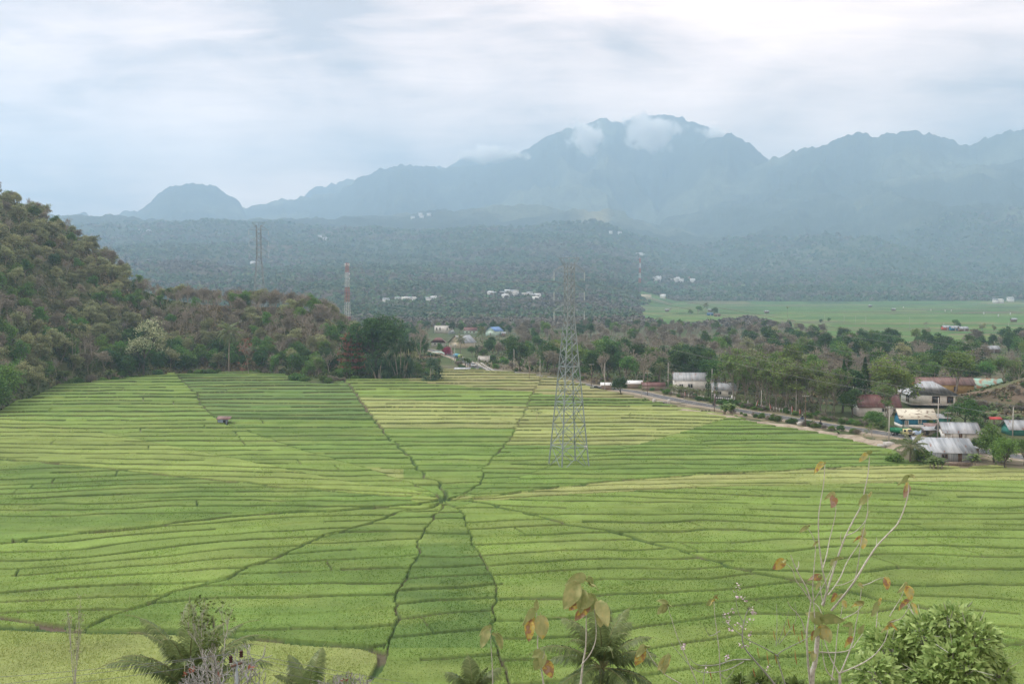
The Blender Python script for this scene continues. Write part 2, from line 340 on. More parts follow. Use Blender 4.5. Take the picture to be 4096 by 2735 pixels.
# ------------------------------------------------------------------ the spider-web field
CEN = gp(1772, 2014)
K = 4096 / 2348.0
SPK = [  # radial paths, clockwise from straight away; photo pixels
 [(1849, 1988), (1925, 1890), (2032, 1779), (2075, 1700), (2120, 1600), (2180, 1480)],
 [(1860, 1995), (1990, 1955), (2180, 1884), (2440, 1822), (2720, 1744), (2930, 1675), (3050, 1600)],
 [(1900, 2003), (2010, 1990), (2442, 1936), (2850, 1910), (3140, 1893), (3593, 1874), (4096, 1866), (4700, 1858)],
 [(1900, 2012), (2267, 1988), (2790, 1962), (3400, 1945), (4096, 1929), (4700, 1915)],
 [(1860, 2016), (2000, 2040), (2113, 2067), (2280, 2110), (2442, 2137), (2620, 2195), (2790, 2241), (2930, 2285), (3139, 2329), (3490, 2407), (3700, 2450), (4000, 2560), (4200, 2600)],
 [(1828, 2048), (1865, 2110), (1893, 2180), (1915, 2230), (1936, 2268), (1965, 2310), (1988, 2364), (1990, 2410), (1960, 2470), (2010, 2735)],
 [(1762, 2041), (1720, 2105), (1683, 2180), (1672, 2230), (1640, 2285), (1600, 2350), (1579, 2424), (1585, 2480), (1575, 2540), (1544, 2600), (1520, 2670), (1500, 2735)],
 [(1740, 2035), (1620, 2060), (1518, 2093), (1370, 2140), (1221, 2189), (1120, 2240), (1046, 2268), (930, 2320), (837, 2346), (715, 2382), (560, 2440), (419, 2494), (330, 2535)],
 [(1730, 2024), (1500, 2048), (1221, 2062), (925, 2084), (523, 2132), (87, 2181), (-500, 2250)],
 [(1730, 2008), (1570, 2004), (1395, 1988), (1100, 1962), (837, 1936), (600, 1910), (349, 1884), (0, 1853), (-500, 1815)],
 [(1656, 1982), (1480, 1958), (1308, 1930), (1180, 1900), (1046, 1873), (785, 1820), (523, 1768), (350, 1733), (100, 1700)],
 [(1740, 1990), (1613, 1938), (1395, 1868), (1247, 1825), (1060, 1760), (898, 1703), (785, 1581), (715, 1515), (690, 1480)],
 [(1780, 1995), (1700, 1920), (1640, 1850), (1560, 1760), (1518, 1718), (1470, 1650), (1430, 1590), (1395, 1545), (1377, 1530), (1340, 1480)],
]
SP = []
for s in SPK:
    w_ = [gp(*p) - CEN for p in s]; r_ = np.array([p.length for p in w_]); a_ = np.unwrap([math.atan2(p.x, p.y) for p in w_])
    o_ = np.argsort(r_); r_ = r_[o_]; a_ = a_[o_] % (2 * math.pi)
    SP.append((r_, np.unwrap(a_)))
YT = np.arange(80, 700, 0.5); ST = np.interp(YT, [80, 120, 140, 205, 240, 300, 360, 420, 500], [8.5, 7.6, 6.0, 5.0, 5.6, 7.6, 10.2, 12.0, 13.5]); TT = np.cumsum(0.5 / ST)
SLOPE = [0.0, 0.05, 0.10, -0.12, 0.17, 0.03, 0.14, 0.20, 0.10, -0.13, -0.03, 0.0, 0.0]   # per sector (after spoke k)
G = dict(mid=(0.122, 0.197, 0.046), deep=(0.094, 0.160, 0.041), pale=(0.191, 0.252, 0.068), yel=(0.252, 0.283, 0.103), gold=(0.266, 0.252, 0.116), lt=(0.151, 0.224, 0.053), dk=(0.079, 0.140, 0.041))
WK = [0.42, 0.48, 0.6, 0.9, 1.3, 0.38, 0.42, 0.6, 1.0, 1.0, 0.9, 0.7, 0.8]
STEM_SHADE = np.array((0.030, 0.050, 0.016))  # stem green darkened to paint in the self-shadow of the crop wall
SOIL = np.array((0.125, 0.095, 0.072)); WEED = np.array((0.055, 0.100, 0.032))
SCOL = ['mid', 'mid', 'yel', 'lt', 'lt', 'deep', 'mid', 'lt', 'mid', 'pale', 'lt', 'mid', 'mid']
SOFF = np.array([0.10, 0.30, 0.0, 0.05, 0.0, 0.12, 0.0, 0.15, 0.35, 0.55, 0.30, 0.10, 0.25])
OUTER = [gp(*p) for p in [(-700, 1850), (0, 1655), (60, 1615), (130, 1600), (230, 1548), (420, 1532), (620, 1508), (700, 1500), (860, 1500), (960, 1492), (1080, 1500), (1150, 1508), (1220, 1535), (1290, 1545), (1380, 1530), (1500, 1522), (1640, 1522), (1700, 1520), (1740, 1488), (1850, 1482), (2000, 1492), (2100, 1503), (2250, 1522), (2320, 1540), (2400, 1563), (2480, 1580), (2560, 1603), (2620, 1612), (2700, 1632), (2850, 1655), (2950, 1675), (3010, 1700), (3100, 1715), (3190, 1728), (3300, 1748), (3420, 1775), (3500, 1797), (3580, 1812), (3620, 1850), (3720, 1868), (3860, 1880), (3960, 1868), (4096, 1885), (4700, 1880)]]
OUTER += [Vector((330, 84, 0)), Vector((-330, 84, 0))]
GOLD = [gp(*p) for p in [(1600, 1440), (1740, 1440), (2900, 1440), (2620, 1610), (2300, 1596), (2000, 1568), (1640, 1535)]]
PALE = [gp(*p) for p in [(-900, 2500), (0, 2528), (330, 2542), (640, 2548), (960, 2565), (1200, 2590), (1450, 2605), (1525, 2630), (1528, 2660), (1490, 2735), (1350, 3200), (-900, 3200)]]
RIVER = [gp(*p) for p in [(-900, 2468), (0, 2480), (170, 2512), (330, 2534), (200, 2530), (0, 2500), (-900, 2494)]]
def inpoly(x, y, poly):
    ins = np.zeros(x.shape, bool); n = len(poly)
    for i in range(n):
        x0, y0 = poly[i].x, poly[i].y; x1, y1 = poly[(i + 1) % n].x, poly[(i + 1) % n].y
        if y0 == y1: continue
        c = ((y0 > y) != (y1 > y)); ins ^= c & (x < (x1 - x0) * (y - y0) / (y1 - y0) + x0)
    return ins
def polydist(x, y, poly, n=None):
    d = np.full(x.shape, 1e9); m = len(poly); n = n or m
    for i in range(n):
        ax, ay = poly[i].x, poly[i].y; bx, by = poly[(i + 1) % m].x, poly[(i + 1) % m].y
        vx, vy = bx - ax, by - ay; t = np.clip(((x - ax) * vx + (y - ay) * vy) / (vx * vx + vy * vy + 1e-9), 0, 1)
        d = np.minimum(d, np.hypot(x - ax - t * vx, y - ay - t * vy))
    return d
def field_eval(x, y, wob=None):
    """inside mask, crop 0..1 (0 on a bund), colour"""
    dx = x - CEN.x; dy = y - CEN.y; r = np.hypot(dx, dy) + 1e-6; an = np.arctan2(dx, dy) % (2 * np.pi)
    jit = (fbm(x / 5.0, y / 5.0, 3, 9) - 0.5) * 2.0
    sec = np.zeros(x.shape, int); ds = np.full(x.shape, 1e9)
    for k, (rr, aa) in enumerate(SP):
        a = np.interp(r, rr, aa); w2 = a % (2 * np.pi)
        dd = (an - w2 + np.pi) % (2 * np.pi) - np.pi
        sec += (an > w2).astype(int)
        lim = r < rr[-1] * 1.02
        ds = np.where(lim, np.minimum(ds, np.abs(dd * r + jit * 1.1) / WK[k]), ds)
    sec = (sec - 1) % 13
    sl = np.array(SLOPE)[sec]
    near = np.clip((230 - y) / 100, 0, 1)
    wb = (fbm(x / 38.0 + 7.7 * sec, y / 30.0, 3, 21) - 0.5) * (5 + 9 * near) * (1 + 0.5 * (y > 300)) + (fbm(x / 7.0, y / 7.0, 2, 22) - 0.5) * 1.3
    bow = 0.0009 * dx * dx * np.where(y < CEN.y, -1, 0.5) * 0.6
    ye = y - sl * dx + wb + bow + sec * 3.7
    T = np.interp(ye, YT, TT); spc = np.interp(ye, YT, ST)
    Tr = np.round(T); row = np.floor(T)
    dr = np.abs(T - Tr) * spc
    keep = _h(Tr, sec, 3) > np.where(y < 170, 0.10, 0.07)            # now and then two plots run together
    part = fbm(x / 22.0 + Tr * 3.1, Tr * 1.7, 2, 31) > np.where(sec == 3, 0.34, 0.27)
    dr = np.where(keep & part, dr, 9.0)
    # cross bunds inside a row of plots
    ph = _h(row, sec, 4) * 60; cl_ = 34 + 30 * _h(row, sec, 8)
    cxd = np.abs(((dx + ph + 0.35 * (dy)) / cl_) % 1.0 - 0.5) * cl_
    cxd = np.where((_h(row, sec, 5) > 0.62) & (r > 14), cxd + np.abs(jit) * 0.2, 9.0)
    plot = np.floor((dx + ph + 0.35 * dy) / cl_ + 0.5)
    gold = inpoly(x, y, GOLD); pale = inpoly(x, y, PALE); riv = inpoly(x, y, RIVER)
    dr = np.where(pale, 9.0, dr); cxd = np.where(pale | gold, 9.0, cxd); ds = np.where(pale, 9.0, ds)
    dpl = polydist(x, y, PALE[:10], 9)
    inside = inpoly(x, y, OUTER)
    wr = np.interp(y, [100, 200, 300, 480], [0.19, 0.24, 0.42, 0.62]) * (0.7 + 0.6 * vn(x / 9, y / 9, 77))
    ws = 0.20 + 0.22 * vn(x / 6, y / 6, 78) + 0.12 * np.clip((y - 230) / 100, 0, 1)
    big = np.minimum(ds / ws, dpl / 0.5)
    c = np.minimum(np.minimum(dr / wr, cxd / 0.20), big)
    hub = r < 0.8 + 0.6 * jit
    crop = np.where((c < 1) | riv | hub, 0.0, 1.0)
    # colour of the crop
    C = np.array([G[s] for s in SCOL])[sec]
    def put(mask, g, f=1.0):
        m = (np.asarray(mask, float) * f)[..., None]; C[...] = C * (1 - m) + np.array(G[g]) * m
    ypx = 1150 + F * CAMZ / np.maximum(y, 1)
    xpx = az(x, y)
    put((sec == 12) & (ypx < 1728) & (ypx > 1600 + 0.06 * (xpx - 1450)), 'yel', 0.9); put((sec == 12) & (ypx <= 1600 + 0.06 * (xpx - 1450)), 'lt', 0.8)
    put((sec == 0) & (ypx < 1795) & (ypx > 1635), 'yel', 0.9); put((sec == 0) & (ypx < 1630), 'mid'); put((sec == 0) & (ypx < 1600) & (xpx < 1900), 'yel', .5)
    put((sec == 1) & (xpx > 2250) & (ypx < 1700), 'lt', 0.6); put((sec == 1), 'mid', 0.4)
    put((sec == 11) & (ypx < 1690), 'dk', 0.75); put((sec == 11) & (ypx >= 1690), 'mid', 0.5)
    put((sec == 11) & (ypx > 1890) & (ypx < 1945) & (xpx > 1230) & (xpx < 1610), 'yel', 0.8)
    put((sec == 10) & (ypx < 1690), 'mid', 0.7); put((sec == 9) & (ypx > 1850), 'lt', 0.2)
    put((sec == 9) & (ypx < 1700), 'lt', 0.4)
    put((sec == 8) & (ypx < 2010), 'deep', 0.55); put((sec == 8), 'mid', 0.4)
    put((sec == 4) & (ypx > 2350), 'mid', 0.5)
    put((sec == 6) & (ypx > 2300), 'mid', 0.4); put((sec == 5) & (ypx > 2640), 'lt', 0.7); put((sec == 5) & (ypx < 2200), 'mid', 0.7)
    put(gold, 'gold', 0.85); put(pale, 'yel', 0.75)
    v = (0.88 + 0.24 * _h(row + 31 * plot, sec, 6))[..., None]; v = 1 + (v - 1) * np.where(gold | pale, 0.5, 1.0)[..., None]
    big_ = fbm(x / 26, y / 11, 5, 51); C = C * v * (0.70 + 0.6 * big_)[..., None]
    yl = np.clip(fbm(x / 15, y / 6, 4, 53) - 0.46, 0, 1)[..., None] * 2.0; C = C * (1 - yl) + np.array(G['pale']) * yl
    # bare bund: soil on the radial paths and the far terraces, weeds elsewhere
    so = np.clip((vn(x / 4, y / 4, 61) - 0.45) * 5, 0, 1); so = np.where((y > 330) & ((sec == 11) | (sec == 12) | (sec == 0)), np.maximum(so, 0.75), so * 0.75)
    so = np.where(riv, 0.9, so)
    W = WEED * (1 - so[..., None]) + SOIL * so[..., None]
    pathc = np.array((0.19, 0.165, 0.105)); isp = ((ds < ws) & ((sec == 0) | (sec == 1) | (sec == 2)) & (y > CEN.y + 6))[..., None] * 0.6; W = W * (1 - isp) + pathc * isp
    C = np.where(crop[..., None] > 0.5, C, W)
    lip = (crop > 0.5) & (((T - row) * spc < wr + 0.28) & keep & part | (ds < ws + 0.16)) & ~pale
    sk = (np.interp(y, [150, 300], [0.38, 0.58]) * (0.45 + 0.9 * vn(x / 7, y / 5, 99)))[..., None]; C = np.where(lip[..., None], C * (1 - sk) + STEM_SHADE * sk, C); crop = np.where(lip, 0.8, crop)   # darker lower stems and the shade among them, painted along a plot's edge
    # every plot is a terrace: its lip stands above the plot in front and it runs back level with the next
    rise = np.interp(y, [100, 200, 260, 340, 480], [0.20, 0.22, 0.30, 0.50, 0.66]) * np.where(pale, 0, 1) * (0.7 + 0.6 * _h(row, sec, 12))
    lift = 0.0 + SOFF[sec] * np.where(pale, 0, 1) + rise * (1 - (T - row))
    return inside, crop, C, lift, ds, sec

def grid_faces(nr, nc):
    i = np.arange(nr - 1)[:, None] * nc; j = np.arange(nc - 1)[None]
    return np.stack([i + j, i + j + 1, i + nc + j + 1, i + nc + j], -1).reshape(-1, 4)
M_rice = colmat('rice_canopy', nscale=2.2, amp=0.20, bump=0.35, nscale2=0.22, bdist=0.25)
M_blade = colmat('rice_blade', nscale=1.2, amp=0.12, bump=0.0, nscale2=0.22, trans=0.55)
M_earth = colmat('earth', nscale=0.9, amp=0.35, bump=0.6, nscale2=0.07, bdist=0.3)
M_slopes = colmat('wooded_slopes', nscale=0.045, amp=0.45, bump=1.0, nscale2=0.008, bdist=14.0)

Yg = np.concatenate([np.arange(86, 190, 0.26), np.arange(190, 492, 0.30)]); ag = np.linspace(-0.60, 0.60, 1060)
gx = (Yg[:, None] * ag[None]); gy = np.broadcast_to(Yg[:, None], gx.shape).copy()
gx = gx + 0.0
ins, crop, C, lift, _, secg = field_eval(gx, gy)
hcrop = np.interp(gy, [100, 480], [0.52, 0.62]) * (0.85 + 0.3 * vn(gx / 6, gy / 6, 5)) + (_h(np.arange(gx.shape[0])[:, None] + gx * 0, np.arange(gx.shape[1])[None] + gx * 0, 2) - 0.5) * 0.035
gz = np.where(crop > 0.5, hcrop * np.where(crop < 0.9, 0.72, 1) + lift, 0.03 + 0.06 * vn(gx, gy, 6) + np.minimum(lift, SOFF[secg] + 0.05))
ff = grid_faces(*gx.shape); okv = ins.ravel(); ff = ff[okv[ff].all(1)]
used = np.zeros(len(okv), bool); used[ff] = True; idx = np.cumsum(used) - 1
V = np.stack([gx, gy, gz], -1).reshape(-1, 3)[used]
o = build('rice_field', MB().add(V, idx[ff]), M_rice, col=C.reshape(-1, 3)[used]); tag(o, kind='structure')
del gx, gy, gz, V, ff, C

# standing rice: tufts of blades over the plots
rng = np.random.default_rng(5)
NT = 360000
yy = 1 / rng.uniform(1 / 330.0, 1 / 96.0, NT); xx = yy * rng.uniform(-0.60, 0.60, NT)
i_, c_, C_, lf_, ds_, _s = field_eval(xx, yy)
k_ = i_ & (c_ > 0.9); xx, yy, C_, lf_ = xx[k_], yy[k_], C_[k_], lf_[k_]; n_ = len(xx)
ph = rng.uniform(0, 2 * np.pi, n_); wd = rng.uniform(0.03, 0.08, n_) * np.interp(yy, [100, 300], [0.8, 2.2]); hh = rng.uniform(0.05, 0.20, n_)
ux, uy = np.cos(ph) * wd, np.sin(ph) * wd * 0.5; lean = rng.normal(0, 0.08, (n_, 2)) + np.array([0.05, 0])
b0 = np.stack([xx - ux, yy - uy, np.full(n_, 0.42)], -1); b1 = np.stack([xx + ux, yy + uy, np.full(n_, 0.42)], -1)
t0 = np.stack([xx - ux * .5 + lean[:, 0], yy + lean[:, 1], 0.50 + hh], -1); t1 = np.stack([xx + ux * .9 + lean[:, 0], yy + lean[:, 1], 0.48 + hh * rng.uniform(.5, 1, n_)], -1)
V = np.stack([b0, b1, t1, t0], 1); V[:, :, 2] += lf_[:, None]; V = V.reshape(-1, 3); f = np.arange(n_ * 4).reshape(-1, 4)
cc = np.repeat(C_ * (rng.uniform(1.4, 1.68, n_))[:, None], 4, 0)
o = build('rice_crop', MB().add(V, f), M_blade, col=cc); tag(o, 'knee high green rice crop standing in the terraced plots', 'rice', kind='stuff')

# ------------------------------------------------------------------ one ground sheet out to the ranges
Yt = np.concatenate([np.arange(-40, 84, 4.0), np.arange(84, 600, 3.0), np.geomspace(600, 12400, 330)])
at_ = np.concatenate([np.linspace(-1.1, -0.62, 30), np.linspace(-0.615, 0.615, 720), np.linspace(0.62, 1.1, 30)])
X = np.maximum(Yt, 60)[:, None] * at_[None] * np.where(Yt > 6000, 1, 1)[:, None]; Y = np.broadcast_to(Yt[:, None], X.shape).copy()
Z = height(X, Y)
A_ = az(X, Y)
Z = Z + (fbm(X / 9, Y / 9, 3, 12) - 0.5) * np.where((Y > 84) & (Y < 900), 0.25, 1.0) * np.where(Y > 3500, 0, 1) + (fbm(X / 60, Y / 60, 3, 13) - 0.5) * np.clip((Y - 3000) / 2000, 0, 1) * 50
fm = (Y > 84) & (Y < 500); fi = inpoly(X, Y, OUTER); Z = np.where(fm & fi, -0.12, Z)
dry = np.array((0.15, 0.125, 0.085)); grs = np.array((0.062, 0.085, 0.030)); wd_ = np.array((0.042, 0.066, 0.024)); far_g = np.array((0.085, 0.16, 0.045))
n_a = fbm(X / 30, Y / 30, 4, 14); n_b = fbm(X / 500, Y / 260, 4, 15)
C = grs + (dry - grs) * np.clip((n_a - 0.45) * 4, 0, 1)[..., None]
hillw = np.clip(left_hill(X, Y) / 6, 0, 1)[..., None]; C = C * (1 - hillw) + (np.array((0.085, 0.092, 0.045)) * (0.7 + 0.6 * n_a[..., None])) * hillw
mw = np.clip(right_mound(X, Y) / 3, 0, 1)[..., None]; C = C * (1 - mw) + np.where(n_a[..., None] > .68, np.array((0.09, 0.095, 0.045)), np.array((0.16, 0.12, 0.085))) * (0.7 + 0.5 * n_a[..., None]) * mw
ww = np.clip((Y - 700) / 400, 0, 1)[..., None]; brn = np.array((0.095, 0.075, 0.050))
wc = wd_ + (brn - wd_) * np.clip((n_b - 0.5) * 5, 0, 1)[..., None]; C = C * (1 - ww) + wc * ww
# the broad rice plain beyond the wood
def plain_mask(X, Y):
    A_ = az(X, Y); P = 1150 + F * CAMZ / np.maximum(Y, 1)
    lo = np.interp(A_, [2480, 2700, 3000, 3300, 3450, 4096, 4700], [1255, 1310, 1275, 1345, 1372, 1372, 1372]); 
    return (A_ > 2560 + (fbm(Y / 90, X / 90, 2, 2) - .5) * 120) & (P > 1214) & (P < lo)
pm = plain_mask(X, Y)
strip = _h(np.floor(np.log(np.maximum(Y, 1)) * 38 + 2.0 * fbm(X / 160, Y / 160, 2, 16)), np.floor(X / 160 + fbm(X / 60, Y / 90, 2, 18)), 4)
pc = np.stack([np.interp(strip, [0, .35, .65, .85, 1], q) for q in ([0.045, .07, .09, .15, .12], [0.105, .15, .165, .17, .10], [0.024, .032, .042, .06, .065])], -1)
C = np.where(pm[..., None], pc, C)
# mountain cover: forest with paler grass spurs
mt = np.clip((Y - 3500) / 1500, 0, 1)[..., None]; nm = fbm(X / 700 + 3, Y / 500, 5, 19)
mc = np.array((0.040, 0.058, 0.042)) + (np.array((0.11, 0.13, 0.085)) - np.array((0.040, 0.058, 0.042))) * np.clip((nm - 0.52) * 6, 0, 1)[..., None]; C = C * (1 - mt) + mc * mt
bald = np.exp(-(((A_ - 2395) / 75) ** 2 + ((Y - 5730) / 330) ** 2))[..., None] * sstep((2450 - A_) / 30)[..., None]; C = C * (1 - bald) + np.array((0.24, 0.22, 0.12)) * bald
o = build('terrain', MB().add(np.stack([X, Y, Z], -1).reshape(-1, 3), grid_faces(*X.shape)), [M_earth, M_slopes], smooth=True, col=C.reshape(-1, 3)); tag(o, kind='structure')
mid = (Y[:-1, :-1] > 1500).ravel().astype(np.int32); o.data.polygons.foreach_set('material_index', mid)
ZMAX = float(Z.max())
XH = 7600.0; print('zmax', ZMAX, X.min(), X.max())
def build_haze():
    mb = MB(); box(mb, (0, 6150, (ZMAX + 40 - 3) / 2), (28400, 12900, ZMAX + 40 + 3))
    m = bpy.data.materials.new('haze_air'); m.use_nodes = True; t = m.node_tree; t.nodes.clear()
    o_ = t.nodes.new('ShaderNodeOutputMaterial'); v = t.nodes.new('ShaderNodeVolumePrincipled'); v.inputs['Density'].default_value = HAZE_D; v.inputs['Color'].default_value = (*HAZE_C, 1); v.inputs['Anisotropy'].default_value = HAZE_G
    t.links.new(v.outputs[0], o_.inputs['Volume'])
    tag(build('haze', mb, m), 'pale blue haze lying over the valley and the ranges', 'haze', kind='stuff')
if USE_HAZE: build_haze()
# ================================================================== PLANTS
M_bark = mat('bark', (0.17, 0.145, 0.12), (0.28, 0.25, 0.21), scale=4, bump=0.3, stretch=(1, 1, .3))
M_pale = mat('pale_bark', (0.24, 0.21, 0.175), (0.38, 0.34, 0.29), scale=5, bump=0.3, stretch=(1, 1, .3))
M_dkbark = mat('dark_bark', (0.05, 0.042, 0.034), (0.10, 0.085, 0.07), scale=4, bump=0.3)
L_green = leafmat('green_leaf', (0.050, 0.115, 0.026), (0.155, 0.285, 0.065))
L_dark = leafmat('dark_leaf', (0.024, 0.064, 0.022), (0.078, 0.165, 0.048), orand=0.3)
L_olive = leafmat('olive_leaf', (0.165, 0.185, 0.095), (0.36, 0.385, 0.205), orand=0.3)
L_brown = leafmat('brown_leaf', (0.165, 0.145, 0.115), (0.30, 0.275, 0.215), orand=0.3)
L_lime = leafmat('fresh_leaf', (0.085, 0.155, 0.034), (0.24, 0.34, 0.085), orand=0.2)
L_vase = leafmat('thin_leaf', (0.080, 0.135, 0.038), (0.22, 0.31, 0.095), orand=0.25)
L_red = leafmat('red_leaf', (0.17, 0.050, 0.036), (0.36, 0.15, 0.105), orand=0.1)
L_flow = leafmat('flowering_leaf', (0.06, 0.11, 0.035), (0.62, 0.64, 0.42), orand=0.1)
L_palm = leafmat('palm_frond', (0.065, 0.100, 0.036), (0.21, 0.25, 0.10), orand=0.2, rough=0.45)
L_pand = leafmat('strap_leaf', (0.030, 0.072, 0.036), (0.10, 0.18, 0.085), orand=0.15)
L_ban = leafmat('banana_leaf', (0.055, 0.105, 0.028), (0.165, 0.240, 0.075), orand=0.2, rough=0.4)
L_pink = leafmat('magenta_blossom', (0.22, 0.012, 0.06), (0.50, 0.05, 0.16), orand=0.05)

def leafcloud(mb, rng, cen, size, mi=0, tint=None, nrm=None, asp=0.6, up=0.25):
    """one diamond leaf clump per centre"""
    cen = np.asarray(cen, float); n = len(cen)
    if n == 0: return
    a = rng.normal(size=(n, 3)); a[:, 2] *= 0.6; a /= np.linalg.norm(a, axis=1)[:, None]
    b = rng.normal(size=(n, 3)); b[:, 2] -= up; b -= (b * a).sum(1)[:, None] * a; b /= np.linalg.norm(b, axis=1)[:, None] + 1e-9
    s = size * rng.uniform(0.6, 1.35, n)[:, None]
    v = np.stack([cen - a * s * .5, cen + b * s * asp * .5, cen + a * s * .5 + b * s * .12, cen - b * s * asp * .5], 1).reshape(-1, 3)
    t = rng.uniform(0, 1, n) if tint is None else np.clip(tint + rng.normal(0, 0.2, n), 0, 1)
    mb.add(v, np.arange(4 * n).reshape(-1, 4), mi, np.repeat(t, 4))
def grow(rng, p, d, ln, r, depth, nch, spread, up, ratio, segs, tips, wob=0.15, bare=0):
    pts = [p]; k = 3; q = p.copy(); dd = d.copy()
    for i in range(k):
        dd = dd + rng.normal(0, wob, 3); dd[2] += up * 0.12; dd /= np.linalg.norm(dd); q = q + dd * ln / k; pts.append(q.copy())
    segs.append((pts, np.linspace(r, r * 0.62, k + 1), depth))
    if depth == 0: tips.append((q, dd)); return
    n = nch if depth > 0 else 0
    ph = rng.uniform(0, 6.28)
    for i in range(n):
        an = ph + 6.283 * i / n + rng.normal(0, 0.35)
        A = np.cross(dd, [0, 0, 1.0]) if abs(dd[2]) < 0.95 else np.array([1.0, 0, 0]); A /= np.linalg.norm(A); B = np.cross(dd, A)
        sp = spread * rng.uniform(0.6, 1.25)
        nd = dd * math.cos(sp) + (A * math.cos(an) + B * math.sin(an)) * math.sin(sp); nd[2] += up * 0.35; nd /= np.linalg.norm(nd)
        st = pts[-1] if i < 2 or depth < 2 else pts[-2]
        grow(rng, st, nd, ln * ratio * rng.uniform(0.75, 1.15), r * 0.60, depth - 1, nch, spread, up, ratio, segs, tips, wob)
def tree_mbs(seed, H, W, th=0.3, depth=4, nch=3, spread=0.6, up=0.5, ratio=0.72, r0=0.18, nleaf=6, clr=0.6, lsz=0.45, flat=0.7, twmin=0.025, trunks=1, sides=5, tint_top=False, wob=0.15):
    rng = np.random.default_rng(seed); segs = []; tips = []
    for t in range(trunks):
        d0 = np.array([rng.normal(0, 0.05 + .18 * (trunks > 1)), rng.normal(0, 0.05 + .18 * (trunks > 1)), 1.0]); d0 /= np.linalg.norm(d0)
        grow(rng, np.array([rng.normal(0, .25 * (trunks > 1)), rng.normal(0, .25 * (trunks > 1)), 0]), d0, H * th, r0, depth, nch, spread, up, ratio, segs, tips, wob=wob)
    P = np.array([t[0] for t in tips]); zm = P[:, 2].max() + clr * 0.3; wm_ = np.percentile(np.hypot(P[:, 0], P[:, 1]), 96) + clr * 0.6
    sx = (W / 2) / wm_; sz = H / zm
    S = np.array([sx, sx, sz])
    tr = MB()
    for pts, rad, dp in segs: tube(tr, [q * S for q in pts], np.maximum(rad, twmin), sides=sides if dp >= depth - 1 else (4 if dp > 1 else 3), mi=0)
    cr = MB()
    if nleaf:
        n = len(P); k = rng.poisson(nleaf, n); c = np.repeat(P * S, k, 0); off = rng.normal(size=(len(c), 3)) * clr * np.array([1, 1, flat]) * 0.55
        cl_t = np.repeat(rng.uniform(0.15, 0.85, n), k)
        leafcloud(cr, rng, c + off, lsz, 0, cl_t)
    return tr, cr
PROTO = {}
def proto(kind, variants):
    PROTO[kind] = variants
def make_kind(kind, bark, leaf, n, **kw):
    """n variants: each (name, trunk mesh object, crown mesh object, joined mesh object)"""
    L_ = []
    for i in range(n):
        tr, cr = tree_mbs(kw.pop('seed', 0) + i * 13 if False else hash_(kind) + i * 13, **kw)
        L_.append((tr, cr, bark, leaf, kw['H']))
    PROTO[kind] = L_
def hash_(s): return sum((i + 1) * ord(c) for i, c in enumerate(s)) % 9973
make_kind('bare_tree', M_pale, L_brown, 4, H=10, W=8, th=0.22, depth=5, nch=3, spread=0.52, up=0.35, ratio=0.74, r0=0.17, nleaf=1.1, clr=0.5, lsz=0.30, twmin=0.030)
make_kind('olive_tree', M_bark, L_olive, 4, H=10, W=8, th=0.25, depth=4, nch=4, spread=0.6, up=0.35, ratio=0.72, r0=0.17, nleaf=11, clr=0.8, lsz=0.46, twmin=0.03)
make_kind('brown_tree', M_bark, L_brown, 3, H=10, W=8, th=0.25, depth=4, nch=4, spread=0.6, up=0.35, ratio=0.72, r0=0.17, nleaf=6, clr=0.75, lsz=0.42, twmin=0.03)
make_kind('green_tree', M_bark, L_green, 4, H=10, W=8.5, th=0.25, depth=4, nch=4, spread=0.62, up=0.3, ratio=0.72, r0=0.2, nleaf=9, clr=0.85, lsz=0.48)
make_kind('dark_tree', M_dkbark, L_dark, 3, H=11, W=9, th=0.2, depth=4, nch=4, spread=0.7, up=0.25, ratio=0.75, r0=0.25, nleaf=12, clr=0.95, lsz=0.5)
make_kind('fresh_tree', M_bark, L_lime, 3, H=10, W=9, th=0.27, depth=4, nch=4, spread=0.66, up=0.3, ratio=0.7, r0=0.2, nleaf=9, clr=0.9, lsz=0.45)
make_kind('vase_tree', M_bark, L_vase, 4, H=11, W=9, th=0.30, depth=5, nch=3, spread=0.40, up=0.45, ratio=0.70, r0=0.11, nleaf=4.6, clr=0.6, lsz=0.36, trunks=3, twmin=0.03)
make_kind('flowering_tree', M_dkbark, L_flow, 1, H=13, W=10, th=0.2, depth=4, nch=4, spread=0.66, up=0.35, ratio=0.75, r0=0.28, nleaf=12, clr=0.9, lsz=0.45)
make_kind('great_tree', M_dkbark, L_dark, 1, H=26, W=27, th=0.16, depth=5, nch=4, spread=0.72, up=0.22, ratio=0.76, r0=0.7, nleaf=17, clr=1.3, lsz=0.75, twmin=0.04)
make_kind('mango_tree', M_dkbark, L_green, 2, H=9, W=10, th=0.16, depth=4, nch=4, spread=0.8, up=0.2, ratio=0.76, r0=0.25, nleaf=17, clr=0.85, lsz=0.42)
make_kind('sapling', M_pale, L_vase, 2, H=5, W=3.6, th=0.34, depth=3, nch=3, spread=0.55, up=0.4, ratio=0.72, r0=0.06, nleaf=6, clr=0.45, lsz=0.26, twmin=0.02)
make_kind('rust_sapling', M_pale, L_red, 1, H=10, W=6, th=0.34, depth=4, nch=3, spread=0.7, up=0.15, ratio=0.7, r0=0.09, nleaf=3.5, clr=0.5, lsz=0.4, flat=.3)
make_kind('shrub', M_bark, L_green, 4, H=2.6, W=4.2, th=0.15, depth=3, nch=4, spread=0.9, up=0.2, ratio=0.8, r0=0.06, nleaf=9, clr=0.5, lsz=0.34, trunks=3)
make_kind('dry_shrub', M_bark, L_brown, 2, H=2.4, W=3.6, th=0.2, depth=3, nch=4, spread=0.8, up=0.2, ratio=0.8, r0=0.05, nleaf=5, clr=0.45, lsz=0.28, trunks=3)
